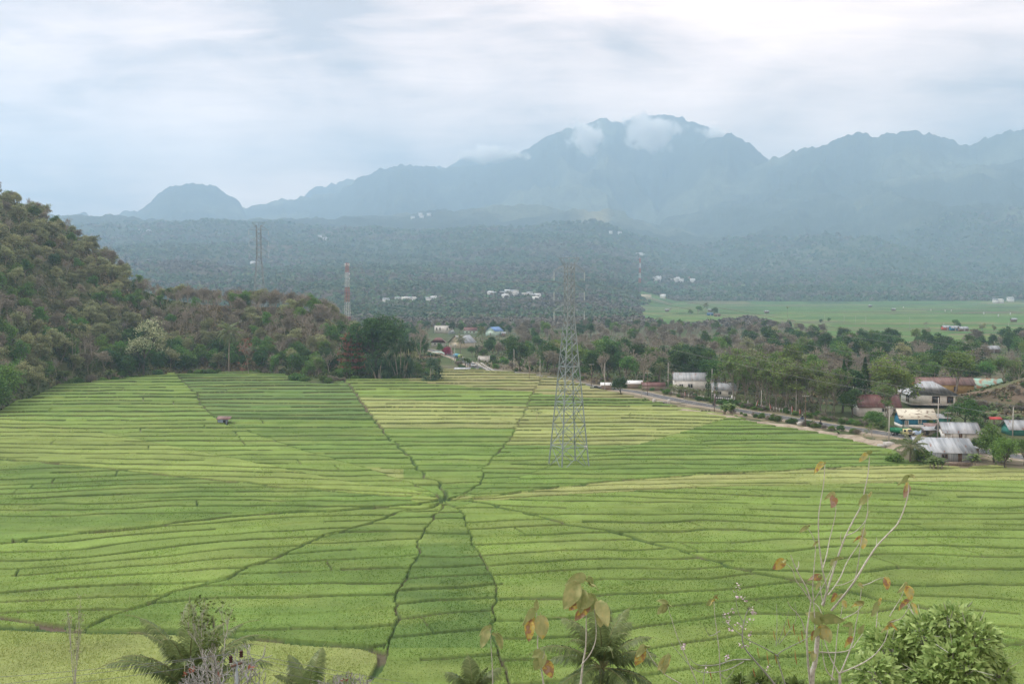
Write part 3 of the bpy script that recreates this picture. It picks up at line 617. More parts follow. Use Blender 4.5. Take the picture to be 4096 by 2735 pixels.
make_kind('flame_bush', M_bark, L_pink, 1, H=4.4, W=7.5, th=0.15, depth=3, nch=4, spread=0.95, up=0.15, ratio=0.85, r0=0.1, nleaf=16, clr=0.9, lsz=0.4, trunks=3)
def conifer(seed):
    rng = np.random.default_rng(seed); tr = MB(); cr = MB(); tube(tr, [(0, 0, 0), (0, 0, 6), (0, 0, 11.5)], [.16, .1, .03], 5)
    n = 1500; z = rng.uniform(0.8, 12, n) ; r = (1 - (z / 12.2) ** 1.5) * 1.5 * rng.uniform(.5, 1.15, n) ** .5 * (0.85 + .15 * np.sin(z * 5)); a = rng.uniform(0, 6.28, n)
    leafcloud(cr, rng, np.stack([r * np.cos(a), r * np.sin(a), z], 1), 0.42, 0, None, asp=0.4, up=0.8)
    return tr, cr, M_dkbark, L_dark, 12.0
PROTO['cypress_tree'] = [conifer(3), conifer(4)]
def tiered(seed):
    rng = np.random.default_rng(seed); tr = MB(); cr = MB(); tube(tr, [(0, 0, 0), (.1, 0, 4), (0, .1, 10)], [.16, .12, .03], 5)
    for z in (2.0, 3.6, 5.0, 6.3, 7.5, 8.6, 9.5):
        Rr = 4.2 * (1 - (z / 13.0) ** 1.4) * rng.uniform(.8, 1.1)
        for i in range(7):
            a = 6.283 * i / 7 + rng.uniform(-.3, .3); e = np.array([Rr * math.cos(a), Rr * math.sin(a), z + 0.5])
            tube(tr, [(0, 0, z), (e[0] * .5, e[1] * .5, z + .35), e], [.06, .04, .02], 3)
            k = 60; t = rng.uniform(.25, 1.05, k)[:, None]; c = np.array([0, 0, z]) * (1 - t) + e * t + rng.normal(size=(k, 3)) * np.array([.5, .5, .2])
            leafcloud(cr, rng, c, 0.50, 0, 0.5)
    return tr, cr, M_pale, L_red, 10.5
PROTO['red_leaved_tree'] = [tiered(5)]
def frond(mb, rng, base, az_, el, ln, nl=24, lw=0.05, ll=0.9, droop=1.0, mi=0, tint=0.5, wind=0.0, rm=1):
    """rachis arching out from base with leaflets on both sides"""
    h = np.array([math.cos(az_), math.sin(az_), 0.0]); p = np.array(base, float); e = el; pts = [p.copy()]; dirs = []
    K_ = 10
    for i in range(K_):
        d = h * math.cos(e) + np.array([0, 0, math.sin(e)]); dirs.append(d); p = p + d * ln / K_; pts.append(p.copy()); e -= droop * 0.16 * (0.4 + i / K_ * 1.3); h = h + np.array([wind * 0.05, 0, 0]); h /= np.linalg.norm(h)
    dirs.append(dirs[-1]); P = np.array(pts); Dn = np.array(dirs)
    tube(mb, P, np.linspace(0.035, 0.008, K_ + 1) * (ln / 3.5), 3, rm, 0.8)
    t = np.repeat(np.linspace(0.14, 0.99, nl), 2); s = np.tile([1.0, -1.0], nl); q = t * K_; i0 = np.minimum(q.astype(int), K_ - 1); fr = (q - i0)[:, None]
    c = P[i0] * (1 - fr) + P[i0 + 1] * fr; d = Dn[i0]; side = np.cross(d, [0, 0, 1.0]); side /= np.linalg.norm(side, axis=1)[:, None] + 1e-9
    L_ = ll * np.sin(np.clip(t * 1.0 + 0.16, 0, 1) * math.pi) ** 0.6 * rng.uniform(.85, 1.1, 2 * nl)
    out_ = side * s[:, None] * 0.85 + d * 0.55 + np.array([wind * .25, 0, -0.10]) + rng.normal(0, .06, (2 * nl, 3)); out_ /= np.linalg.norm(out_, axis=1)[:, None]
    mid_ = c + out_ * L_[:, None] * 0.5; tip = c + out_ * L_[:, None] * 0.92 + np.array([0, 0, -1.0]) * (L_ * (0.32 * droop + .1))[:, None]
    w_ = d * lw
    v = np.stack([c - w_ * .5, c + w_ * .5, mid_ + w_, mid_ - w_, tip], 1).reshape(-1, 3); b = np.arange(2 * nl)[:, None] * 5
    T_ = np.repeat(np.clip(tint + rng.normal(0, .15, 2 * nl), 0, 1), 5); n0 = mb.n
    mb.add(v, b + np.array([[0, 1, 2, 3]]), mi, T_); mb.F.append((n0 + b + np.array([[3, 2, 4]]), mi))
def palm(seed, H=11, nf=22, fl=4.2, nl=22, lean=0.6, wind=0.0, lw=0.07, ll=0.95, r=0.16, up=1.25):
    rng = np.random.default_rng(seed); tr = MB(); cr = MB()
    top = np.array([lean, 0, H - fl * 0.35]); tube(tr, [(0, 0, 0), (lean * .25, 0, H * .4), tuple(top)], [r * 1.4, r, r * .8], 6)
    for i in range(nf):
        a = i * 2.4 + rng.uniform(-.2, .2); el = up - 2.0 * (i / nf) ** 1.1 + rng.normal(0, .08)
        frond(cr, rng, top, a, el, fl * rng.uniform(.85, 1.05), nl, lw, ll, droop=1.0 + .35 * i / nf, tint=0.7 - .5 * i / nf, wind=wind)
    return tr, cr, M_bark, [L_palm, M_pale], H
PROTO['coconut_palm'] = [palm(1, 12, lean=.8), palm(2, 10, lean=-.5, wind=2.0)]
PROTO['areca_palm'] = [palm(7, 15, nf=10, fl=2.4, nl=12, lean=.2, r=.09, lw=.14, ll=.8, up=1.2)]
PROTO['young_palm'] = [palm(9, 5, nf=16, fl=4.0, nl=22, lean=.1, wind=2.0, r=.16), palm(10, 3.6, nf=14, fl=3.0, nl=16, lean=.1, r=.12)]
def straps(mb, rng, base, n, ln, wd, el0=1.3, el1=-.2, drop=1.0, mi=0):
    for i in range(n):
        a = rng.uniform(0, 6.283); e = rng.uniform(el1, el0); h = np.array([math.cos(a), math.sin(a), 0]); p = np.array(base, float); L_ = ln * rng.uniform(.7, 1.1); pts = [p]; 
        for k in range(5):
            p = p + (h * math.cos(e) + np.array([0, 0, math.sin(e)])) * L_ / 5; pts.append(p); e -= drop * .38
        P = np.array(pts); s = np.cross(h, [0, 0, 1.0]); W_ = wd * np.array([.7, 1, 1, .85, .55, .08])
        v = np.concatenate([P - s * W_[:, None] * .5, P + s * W_[:, None] * .5]); f = [[k, k + 1, k + 7, k + 6] for k in range(5)]
        mb.add(v, f, mi, np.clip(rng.uniform(.1, .9), 0, 1))
def pandan(seed):
    rng = np.random.default_rng(seed); tr = MB(); cr = MB()
    for i in range(6):
        a = rng.uniform(0, 6.28); r = rng.uniform(.2, 2.6); top = (r * math.cos(a), r * math.sin(a), rng.uniform(3.0, 6.2)); tube(tr, [(top[0] * .3, top[1] * .3, 0), (top[0] * .6, top[1] * .6, top[2] * .5), top], [.14, .11, .1], 5)
        straps(cr, rng, top, 85, 2.1, .13, 1.4, -.5, 1.1)
    for i in range(6):
        a = rng.uniform(0, 6.28); straps(cr, rng, (2.2 * math.cos(a), 2.2 * math.sin(a), rng.uniform(.8, 2.4)), 60, 1.9, .12, 1.4, -.3, 1.1)
    return tr, cr, M_pale, L_pand, 7.5
PROTO['pandanus'] = [pandan(1), pandan(2)]
def banana(seed, nst=3):
    rng = np.random.default_rng(seed); tr = MB(); cr = MB()
    for s_ in range(nst):
        b = np.array([rng.normal(0, .6), rng.normal(0, .6), 0]) * (nst > 1); h = rng.uniform(1.3, 2.3); tube(tr, [b, b + [0, 0, h]], [.13, .08], 6)
        for i in range(8):
            a = i * 2.4 + rng.uniform(-.3, .3); e = rng.uniform(.75, 1.45); hd = np.array([math.cos(a), math.sin(a), 0]); p = b + [0, 0, h * .95]; pts = [p]
            for k in range(6):
                p = p + (hd * math.cos(e) + np.array([0, 0, math.sin(e)])) * .36; pts.append(p); e -= .30
            P = np.array(pts); sd_ = np.cross(hd, [0, 0, 1.0]); W_ = np.array([.06, .22, .30, .30, .26, .16, .03]); Z_ = np.array([0, 0, -.08])
            v = np.concatenate([P - sd_ * W_[:, None] + Z_, P, P + sd_ * W_[:, None] + Z_]); f = [[k, k + 1, k + 8, k + 7] for k in range(6)] + [[k + 7, k + 8, k + 15, k + 14] for k in range(6)]
            cr.add(v, f, 0, rng.uniform(.2, 1))
    return tr, cr, M_pale, L_ban, 3.8
PROTO['banana_plant'] = [banana(1, 4), banana(2, 2), banana(5, 6)]

CACHE = {}; ALLTREES = []
KINDNAME = {}
def plant(kind, loc, h, label, group, cat='tree', var=None, parts=True, rz=None, wx=1.0, rng=random.Random(3)):
    """the first of a kind is built with its parts; every other one copies it and them"""
    vs = PROTO[kind]; v = rng.randrange(len(vs)) if var is None else var % len(vs)
    tr, cr, bk, lf, H = vs[v]; key = (kind, v, parts)
    nm = kind
    if key not in CACHE:
        if parts:
            e = empty(nm, (0, 0, 0)); kids = [build('trunk' if 'palm' in kind or 'tree' in kind or kind in ('sapling',) else 'stem', tr, bk, e)]
            if cr.n: kids.append(build('crown' if 'shrub' not in kind and kind != 'banana_plant' else 'foliage', cr, lf, e))
            CACHE[key] = (e, kids); o = e
        else:
            mb = MB(); mb.merge(tr); mb.merge(cr, 1); lm = lf if isinstance(lf, list) else [lf]
            o = build(nm, mb, [bk] + lm); CACHE[key] = (o, [])
    else:
        src, kids = CACHE[key]; o = src.copy(); COL.objects.link(o)
        for k in kids: c = k.copy(); COL.objects.link(c); c.parent = o
    o.location = loc; o.rotation_euler = (0, 0, rng.uniform(0, 6.28) if rz is None else rz)
    s = h / H; o.scale = (s * wx, s * wx, s * 1.0)
    tag(o, label, cat, group); ALLTREES.append(o)
    return o
def plant_px(kind, px, ytop, ybase, label, cat='tree', group=None, parts=True, Y=None, **kw):
    if Y is None:
        b = gp(px, ybase); ys = np.linspace(60, 1.02 * b.y, 900) if b.y > 0 else np.linspace(60, 900, 900); d_ = ray(px, ybase); xs = d_.x / d_.y * ys
        hit = height(xs, ys) >= CAMZ + d_.z / d_.y * ys
        Y = float(ys[np.argmax(hit & (ys > 110))]) if (hit & (ys > 110)).any() else b.y
    x = (px - CX) / F * Y * 1.0; x = at(px, ybase, Y).x; z0 = hz(x, Y)
    if Y < 493 and Y > 84 and inpoly(np.array([x]), np.array([Y]), OUTER)[0]: z0 = 0.0
    top = at(px, ytop, Y).z
    return plant(kind, (x, Y, z0 - 0.05), max(0.5, top - z0), label, group, cat, parts=parts, **kw)
KEEP = []     # (x0, y0, x1, y1, distance): views that stay open in front of a thing
def blocked(x, y, z, h, wd_):
    px, pb = proj(x, y, z); _, pt = proj(x, y, z + h); hw = wd_ / 2 / y * F
    for (x0, y0, x1, y1, D) in KEEP:
        if y < D and px + hw > x0 and px - hw < x1 and pb > y0 and pt < y1: return True
    return False
# ------------------------------------------------------------------ the far wood: one mass of crowns
def far_wood():
    rng = np.random.default_rng(8); n = 52000
    Y = 1 / rng.uniform(1 / 5200.0, 1 / 800.0, n) ; Y = np.where(rng.uniform(size=n) < .35, rng.uniform(1500, 5200, n), Y)
    X = Y * rng.uniform(-0.60, 0.60, n); A_ = az(X, Y); P = 1150 + F * CAMZ / Y
    k = ~plain_mask(X, Y)
    k &= ~((A_ < 1600) & (Y < 1000)); k &= ~((A_ > 1600) & (A_ < 2080) & (Y < 980)); 
    k &= (Y > 985)
    X, Y, A_ = X[k], Y[k], A_[k]; n = len(X); Z = height(X, Y)
    s = np.interp(Y, [800, 1500, 3000, 5200], [4.2, 6.6, 12, 19]) * rng.uniform(.6, 1.4, n)
    lo = fbm(X / 420, Y / 230, 4, 33); lo2 = fbm(X / 90, Y / 60, 3, 34)
    bare = (lo * .6 + lo2 * .4 + rng.normal(0, .05, n)) > np.interp(Y, [800, 1800, 2800, 4500], [.47, .50, .56, .60])
    # a crown is a dome of ragged leaf clumps
    nl = 20; u = rng.normal(size=(n, nl, 3)); u /= np.linalg.norm(u, axis=2)[..., None]; u[..., 2] = np.abs(u[..., 2])
    rr = rng.uniform(.7, 1.0, (n, nl, 1)); c = u * rr * s[:, None, None] * np.array([.5, .5, .62])
    a = rng.normal(size=(n, nl, 3)); a -= (a * u).sum(2)[..., None] * u * .6; a /= np.linalg.norm(a, axis=2)[..., None]; b = np.cross(u, a); q = s[:, None, None] * rng.uniform(.16, .32, (n, nl, 1)) * np.interp(Y, [800, 1400], [.62, 1])[:, None, None]
    base = np.stack([X, Y, Z + s * .25], 1)[:, None]
    v = np.stack([base + c - a * q, base + c - b * q, base + c + a * q, base + c + b * q], 2).reshape(-1, 3)
    g = np.array((0.075, 0.125, 0.062)) * rng.uniform(.75, 1.2, (n, 1)) * (.55 + .9 * fbm(X / 150, Y / 110, 3, 71))[:, None]; g[:, 0] *= rng.uniform(.8, 1.4, n); br = np.array((0.130, 0.120, 0.100)) * rng.uniform(.7, 1.25, (n, 1))
    cc = np.where(bare[:, None], br, g); cc = np.repeat(cc, nl * 4, 0) * np.repeat(rng.uniform(.88, 1.14, n * nl), 4)[:, None]
    o = build('far_wood', MB().add(v, np.arange(len(v)).reshape(-1, 4)), M_leafy, col=cc); tag(o, 'hazy far-off wood of green and bare trees below the mountains', 'wood', kind='stuff')
M_leafy = colmat('far_crowns', nscale=0.5, amp=0.25, bump=0.0, nscale2=0.05)
far_wood()
# ================================================================== ROAD
ROADC = [gp(*p) for p in [(1700, 1396), (1760, 1408), (1830, 1430), (1875, 1452), (1910, 1470), (1990, 1484), (2120, 1500), (2280, 1528), (2400, 1550), (2541, 1567), (2620, 1583), (2700, 1599), (2800, 1617), (2900, 1633), (3000, 1650), (3150, 1673), (3275, 1695), (3400, 1714), (3600, 1744), (3716, 1765), (3805, 1784), (3950, 1808), (4150, 1838), (4500, 1880)]]
def smooth_line(P, n=8):
    out = []
    for i in range(len(P) - 1):
        p0, p1, p2, p3 = P[max(i - 1, 0)], P[i], P[i + 1], P[min(i + 2, len(P) - 1)]
        for k in range(n):
            t = k / n; out.append(0.5 * ((2 * p1) + (p2 - p0) * t + (2 * p0 - 5 * p1 + 4 * p2 - p3) * t * t + (3 * p1 - p0 - 3 * p2 + p3) * t ** 3))
    return out + [P[-1]]
RL = smooth_line(ROADC)
RLn = []
for i, p in enumerate(RL):
    d = (RL[min(i + 1, len(RL) - 1)] - RL[max(i - 1, 0)]); d.z = 0; d.normalize(); RLn.append(Vector((-d.y, d.x, 0)))
def ribbon(name, o0, o1, z, m, dash=None, jit=0.0, kind='structure', col=None, i0=0, i1=None):
    mb = MB(); acc = 0; r = random.Random(4); i1 = i1 or len(RL) - 1
    V_ = []
    for i in range(i0, i1 + 1):
        p, n = RL[i], RLn[i]; j = (r.uniform(-jit, jit), r.uniform(-jit, jit))
        V_.append((p + n * (o0 + j[0]) + Vector((0, 0, z)), p + n * (o1 + j[1]) + Vector((0, 0, z))))
    if dash is None:
        v = [q for pr in V_ for q in (tuple(pr[0]), tuple(pr[1]))]; mb.add(v, [[2 * i, 2 * i + 2, 2 * i + 3, 2 * i + 1] for i in range(len(V_) - 1)])
    else:
        s = 0
        for i in range(len(V_) - 1):
            a0, a1 = V_[i]; b0, b1 = V_[i + 1]; L_ = (b0 - a0).length; k = max(1, int(L_ / 0.5))
            for q in range(k):
                if (s + L_ * q / k) % dash[0] < dash[1]:
                    t0, t1 = q / k, (q + 1) / k; mb.add([a0.lerp(b0, t0), a0.lerp(b0, t1), a1.lerp(b1, t1), a1.lerp(b1, t0)], [[0, 1, 2, 3]])
            s += L_
    o = build(name, mb, m, smooth=False)
    if kind: tag(o, kind=kind)
    return o
M_asph = mat('asphalt', (0.075, 0.078, 0.085), (0.115, 0.118, 0.125), scale=0.8, rough=0.85, det=6)
M_line = mat('road_paint', (0.45, 0.45, 0.42), (0.70, 0.70, 0.66), scale=2)
M_should = mat('dusty_shoulder', (0.23, 0.19, 0.14), (0.36, 0.31, 0.245), scale=0.6, bump=0.3, det=6)
M_verge = mat('verge', (0.10, 0.105, 0.045), (0.25, 0.20, 0.14), scale=0.25, bump=0.5, det=7)
ribbon('verge', -10.5, 7.5, 0.02, M_verge, jit=0.8, i0=60)
ribbon('road_shoulder', -5.6, 4.2, 0.06, M_should, jit=0.35)
ribbon('road', -2.9, 2.9, 0.14, M_asph)
for s_, nm in ((-2.65, 'road_edge_line'), (2.52, 'road_edge_line')): ribbon(nm, s_, s_ + 0.14, 0.148, M_line)
ribbon('road_centre_line', -0.08, 0.08, 0.148, M_line, dash=(7.5, 3.0))
# heaped earth along the paddy side of the road
def earth_bank():
    r = np.random.default_rng(2); pts = [gp(*p) for p in [(2660, 1640), (2850, 1664), (3000, 1694), (3170, 1716), (3300, 1738), (3420, 1762), (3540, 1785), (3630, 1800)]]; L_ = smooth_line(pts, 14); mb = MB(); W_ = 9
    v = []; 
    for i, p in enumerate(L_):
        d = (L_[min(i + 1, len(L_) - 1)] - L_[max(i - 1, 0)]).normalized(); n = Vector((-d.y, d.x, 0)); ed = min(1, i / 6, (len(L_) - 1 - i) / 6)
        for k in range(W_):
            t = k / (W_ - 1); h = math.sin(math.pi * t) * (0.55 + 0.9 * float(vn(i / 3.0, k / 2.0, 4))) * ed; q = p + n * ((t - 0.5) * 5.2); v.append((q.x + r.normal(0, .1), q.y + r.normal(0, .1), h))
    mb.add(v, grid_faces(len(L_), W_)[:, ::-1]); o = build('earth_bank', mb, M_should, smooth=True); tag(o, kind='structure')
earth_bank()
# ================================================================== BUILT THINGS: materials
M_white = mat('white_wall', (0.62, 0.62, 0.59), (0.78, 0.78, 0.75), scale=0.7, det=5)
M_cream = mat('cream_wall', (0.58, 0.52, 0.40), (0.68, 0.62, 0.49), scale=0.7)
M_mint = mat('mint_wall', (0.45, 0.60, 0.52), (0.55, 0.70, 0.62), scale=0.7)
M_blue = mat('blue_wall', (0.015, 0.12, 0.20), (0.03, 0.19, 0.30), scale=1.5, stretch=(3, 1, .3))
M_tealw = mat('teal_wall', (0.03, 0.15, 0.13), (0.05, 0.22, 0.18), scale=1.5)
M_brick = mat('brick_wall', (0.22, 0.17, 0.135), (0.34, 0.28, 0.235), scale=3, det=6)
M_ochre = mat('ochre_wall', (0.33, 0.22, 0.08), (0.42, 0.30, 0.12), scale=1)
M_grey = mat('grey_sheet_wall', (0.20, 0.23, 0.25), (0.36, 0.39, 0.41), scale=1.6, stretch=(4, 1, .2))
M_conc = mat('concrete', (0.34, 0.33, 0.31), (0.50, 0.49, 0.46), scale=1.2, det=6, bump=.1)
M_dark = mat('dark_opening', (0.012, 0.013, 0.015), (0.02, 0.022, 0.025), scale=2, rough=0.4)
M_glass = mat('window_glass', (0.02, 0.024, 0.028), (0.05, 0.055, 0.06), scale=1, rough=0.15, spec=0.6)
M_framew = mat('painted_frame', (0.6, 0.62, 0.6), (0.7, 0.72, 0.7))
M_wood = mat('weathered_wood', (0.13, 0.095, 0.07), (0.22, 0.165, 0.125), scale=3, stretch=(1, 1, .2))
M_brownw = mat('brown_frame', (0.10, 0.05, 0.035), (0.15, 0.08, 0.055))
M_tin = tinmat('tin_roof', (0.22, 0.245, 0.27), (0.40, 0.43, 0.46), rpos=0.63)
M_tinr = tinmat('rusting_tin_roof', (0.21, 0.23, 0.25), (0.34, 0.36, 0.38), rpos=0.61)
M_tinrust = tinmat('rusty_roof', (0.13, 0.075, 0.065), (0.21, 0.125, 0.11), rust=(0.34, 0.34, 0.34), rpos=0.66)
M_maroon = tinmat('maroon_roof', (0.10, 0.040, 0.038), (0.15, 0.060, 0.056), rust=(0.18, 0.11, 0.09), rpos=0.6)
M_bluer = tinmat('blue_roof', (0.10, 0.20, 0.42), (0.13, 0.26, 0.52), rust=(0.07, 0.12, 0.25), rpos=0.75)
M_palesh = mat('patched_pale_roof', (0.20, 0.15, 0.11), (0.62, 0.60, 0.50), scale=1.3, stretch=(.6, 1, 1), pos=(0.36, 0.46), det=3)
M_turq = mat('turquoise_rusting_roof', (0.30, 0.50, 0.42), (0.36, 0.20, 0.13), scale=0.45, pos=(0.48, 0.62), det=6)
M_redr = mat('red_roof', (0.36, 0.05, 0.05), (0.45, 0.08, 0.08))
M_steel = mat('galvanised_steel', (0.20, 0.250, 0.275), (0.30, 0.350, 0.375), scale=0.7, rough=0.5, metal=0.2)
M_cpole = mat('concrete_pole', (0.36, 0.35, 0.33), (0.50, 0.49, 0.46), scale=0.8, stretch=(1, 1, .2))
M_wpole = mat('rusty_pole', (0.13, 0.085, 0.065), (0.22, 0.15, 0.12), scale=1.5)
M_wire = mat('wire', (0.14, 0.15, 0.16), (0.17, 0.18, 0.19), rough=0.5)
M_redp = mat('red_paint', (0.42, 0.075, 0.045), (0.50, 0.11, 0.065)); M_whp = mat('white_paint', (0.62, 0.64, 0.65), (0.72, 0.74, 0.75))
M_black = mat('black_paint', (0.012, 0.012, 0.014), (0.02, 0.02, 0.022), rough=0.35); M_rub = mat('rubber', (0.018, 0.018, 0.018), (0.03, 0.03, 0.03))
M_tarp = mat('blue_tarpaulin', (0.18, 0.26, 0.36), (0.32, 0.40, 0.50), scale=1.3, det=5)

def gable_pts(w, d, h, rh, ov, axis):
    return None
def roof_slab(mb, a, b, c, d, th=0.08, mi=0):
    """a thick sheet through four corners (a,b eave; c,d ridge)"""
    P = [Vector(q) for q in (a, b, c, d)]; n = (P[1] - P[0]).cross(P[2] - P[0]).normalized() * th; n = n if n.z > 0 else -n
    v = [tuple(q) for q in P] + [tuple(q + n) for q in P]; mb.add(v, [[3, 2, 1, 0], [4, 5, 6, 7], [0, 1, 5, 4], [1, 2, 6, 5], [2, 3, 7, 6], [3, 0, 4, 7]], mi)
def house(name, label, cat, loc, rz, w, d, h, rh, wall, roof, style='gable', ov=0.5, wins=(), doors=(), group=None, base=None, gablem=None, frame=None, trim=None, posts=()):
    """ridge runs along local x; front faces -y. wins/doors: (face, u, z, width, height)"""
    e = empty(name, loc, rz, label, cat, group)
    mb = MB(); box(mb, (0, 0, h / 2), (w, d, h))
    if style == 'gable' or style == 'shed':
        for s in (-1, 1):
            x0 = s * w / 2; x1 = s * (w / 2 - 0.12)
            if style == 'gable': prism(mb, [(-d / 2, h), (d / 2, h), (0, h + rh)], min(x0, x1), max(x0, x1), axis='x', mi=1 if gablem else 0)
            else: prism(mb, [(-d / 2, h), (d / 2, h), (d / 2, h + rh)], min(x0, x1), max(x0, x1), axis='x')
        if style == 'shed': box(mb, (0, d / 2 - .06, h + rh / 2), (w - .25, 0.1, rh))
    build('wall', mb, [wall, gablem or wall], e)
    if base: b = MB(); box(b, (0, 0, base[0] / 2), (w + .06, d + .06, base[0])); build('plinth', b, base[1], e)
    rb = MB(); sl = rh / (d / 2) if style != 'shed' else rh / d
    W2 = w / 2 + ov; D2 = d / 2 + ov; hz_ = h - ov * sl + 0.03
    if style == 'gable':
        roof_slab(rb, (-W2, -D2, hz_), (W2, -D2, hz_), (W2, 0, h + rh + .03), (-W2, 0, h + rh + .03)); roof_slab(rb, (W2, D2, hz_), (-W2, D2, hz_), (-W2, 0.004, h + rh + .03), (W2, 0.004, h + rh + .03))
        box(rb, (0, 0, h + rh + .11), (2 * W2, .3, .05))
    elif style == 'shed':
        roof_slab(rb, (-W2, -D2, hz_), (W2, -D2, hz_), (W2, D2, h + rh + ov * sl + .03), (-W2, D2, h + rh + ov * sl + .03))
    elif style == 'hip':
        hx = max(0.05, w / 2 - d / 2 * 0.95); t = h + rh
        v = [(-W2, -D2, hz_), (W2, -D2, hz_), (W2, D2, hz_), (-W2, D2, hz_), (-hx, 0, t), (hx, 0, t)]
        rb.add(v, [[0, 1, 5, 4], [2, 3, 4, 5], [3, 2, 1, 0]]); rb.add(v, [[1, 2, 5], [3, 0, 4]])
    elif style == 'flat': box(rb, (0, 0, h + .08), (w + .3, d + .3, .16))
    build('roof', rb, roof, e)
    if trim and style == 'gable':
        for s in (-1, 1):
            tb = MB()
            for q in (-1, 1): tube(tb, [(s * W2 * 1.002, q * D2, hz_ + .03), (s * W2 * 1.002, 0, h + rh + .06)], .09, 4)
            build('bargeboard', tb, trim, e)
    def face(fc, u, z, off):
        return {'f': (u, -d / 2 - off, z), 'b': (u, d / 2 + off, z), 'l': (-w / 2 - off, u, z), 'r': (w / 2 + off, u, z)}[fc]
    for k, lst in (('window', wins), ('door', doors)):
        for (fc, u, z, ww, hh) in lst:
            side = fc in 'lr'; fb = MB(); t = 0.1
            for (du, dz, sw, sh) in ((0, hh / 2, ww, t), (0, -hh / 2, ww, t), (-ww / 2, 0, t, hh), (ww / 2, 0, t, hh), (0, 0, t * .6, hh - t)):
                c = face(fc, u + du, z + dz, .04); box(fb, c, (0.10, sw + t * .9, sh + t * .9) if side else (sw + t * .9, 0.10, sh + t * .9))
            f_ = build(k, fb, frame or M_framew, e); pb = MB(); c = face(fc, u, z, .012); box(pb, c, (.03, ww, hh) if side else (ww, .03, hh))
            build('pane' if k == 'window' else 'leaf_panel', pb, M_glass if k == 'window' else M_brownw, f_)
    for (x, y, ph) in posts:
        b = MB(); box(b, (x, y, ph / 2), (.14, .14, ph)); build('post', b, M_wood, e)
    return e
def face_dir(px1, py1, px2, py2):
    a = gp(px1, py1); b = gp(px2, py2); return math.atan2(b.y - a.y, b.x - a.x)
def keep(x0, y0, x1, y1, D): KEEP.append((x0, y0, x1, y1, D))

# ---- near village at the right
p = gp(2760, 1563); house('schoolhouse', 'long white schoolhouse with a streaked grey tin roof and dark windows', 'building', (p.x + 3.5, p.y + 3, 0), R(-4), 19, 7, 4.4, 2.6, M_white, M_tinr, wins=[('f', -6.8, 2.0, 1.6, 1.4), ('f', -3.2, 2.0, 1.9, 1.6), ('f', 3.5, 2.0, 1.9, 1.5), ('f', 6.8, 2.0, 1.6, 1.5)], base=(0.5, M_conc)); keep(2715, 1485, 2870, 1570, p.y)
p = gp(2900, 1592); house('school_annexe', 'small white annexe with streaked rusty grey roof in front of the long schoolhouse', 'building', (p.x, p.y + 2.5, 0), R(-4), 8.6, 5, 3.2, 2.2, M_white, M_tinr, wins=[('f', -2.0, 1.9, 1.7, 1.2), ('f', 2.0, 1.9, 1.4, 1.2)]); keep(2860, 1500, 2905, 1590, p.y)
p = gp(3520, 1666); house('classroom_block', 'white building under a dull red roof half hidden by a vase shaped tree', 'building', (p.x, p.y + 3.5, 0), R(-3), 13, 7, 3.3, 3.3, M_white, M_maroon, wins=[('f', 1.5, 2.1, 1.6, 1.1), ('f', 4.8, 2.1, 1.2, .8)]); keep(3440, 1580, 3500, 1660, p.y)
p = gp(3745, 1632); house('village_hall', 'large white hall with hipped grey tin roof and two tall windows', 'building', (p.x - .5, p.y + 6, 0.9), R(-6), 14.5, 12, 4.2, 3.6, M_white, M_tin, style='hip', ov=1.1, wins=[('f', 0.9, 2.0, 2.4, 2.3), ('f', 5.6, 2.0, 1.9, 2.1), ('l', -3, 2.0, 1.2, 2.2), ('l', -1, 2.0, 1.2, 2.2)], base=(0.4, M_conc), frame=M_brownw); keep(3640, 1550, 3800, 1645, p.y)
p = gp(3690, 1595); house('long_wing', 'long white wing under a dark rusty roof running back behind the hall', 'building', (p.x - 4, p.y + 22, 0.5), R(74), 26, 8, 4.0, 2.6, M_white, M_tinrust, ov=1.2, wins=[('b', -9, 2, 1.2, 1.5), ('b', -5, 2, 1.2, 1.5), ('b', -1, 2, 1.2, 1.5)]); keep(3640, 1540, 3700, 1600, p.y)
p = gp(3780, 1588); house('ochre_house', 'ochre walled building with rusty brown roof behind the hall', 'building', (p.x + 2, p.y + 8, 0.6), R(-2), 22, 7, 3.8, 2.3, M_ochre, M_tinrust, wins=[('f', -3, 2.0, 1.3, 1.4), ('f', 4, 2.0, 1.3, 1.6)], frame=M_brownw); keep(3700, 1535, 3860, 1570, p.y)
p = gp(3950, 1578); house('turquoise_shed', 'shed with faded turquoise and rust roof on the brown slope', 'building', (p.x, p.y + 4, max(0, hz(p.x, p.y + 4)) - .2), R(-2), 13, 7, 2.2, 3.2, M_tealw, M_turq, wins=[('f', 0, 1.3, 1, .8)]); keep(3870, 1525, 4020, 1570, p.y)
p = gp(3665, 1712); house('blue_house', 'blue boarded house with white plinth and patched pale roof', 'house', (p.x + .6, p.y + 3, 0), R(-4), 9.6, 6.2, 3.1, 2.2, M_blue, M_palesh, base=(1.0, M_white), wins=[('f', .6, 2.0, .9, 1.3), ('f', 3.6, 2.3, .6, .8)], doors=[('f', -3.2, 1.3, .9, 1.9)], trim=M_wood, ov=.7); keep(3600, 1643, 3745, 1712, p.y)
p = gp(3768, 1705); house('teal_shack', 'small teal shack with rusty lean-to roof joined to the blue house', 'house', (p.x + .4, p.y + 3, 0), R(-4), 4.6, 4, 2.3, .6, M_tealw, M_tinr, style='shed', wins=[('f', -1.2, 1.4, .6, .6)]); keep(3740, 1675, 3790, 1700, p.y)
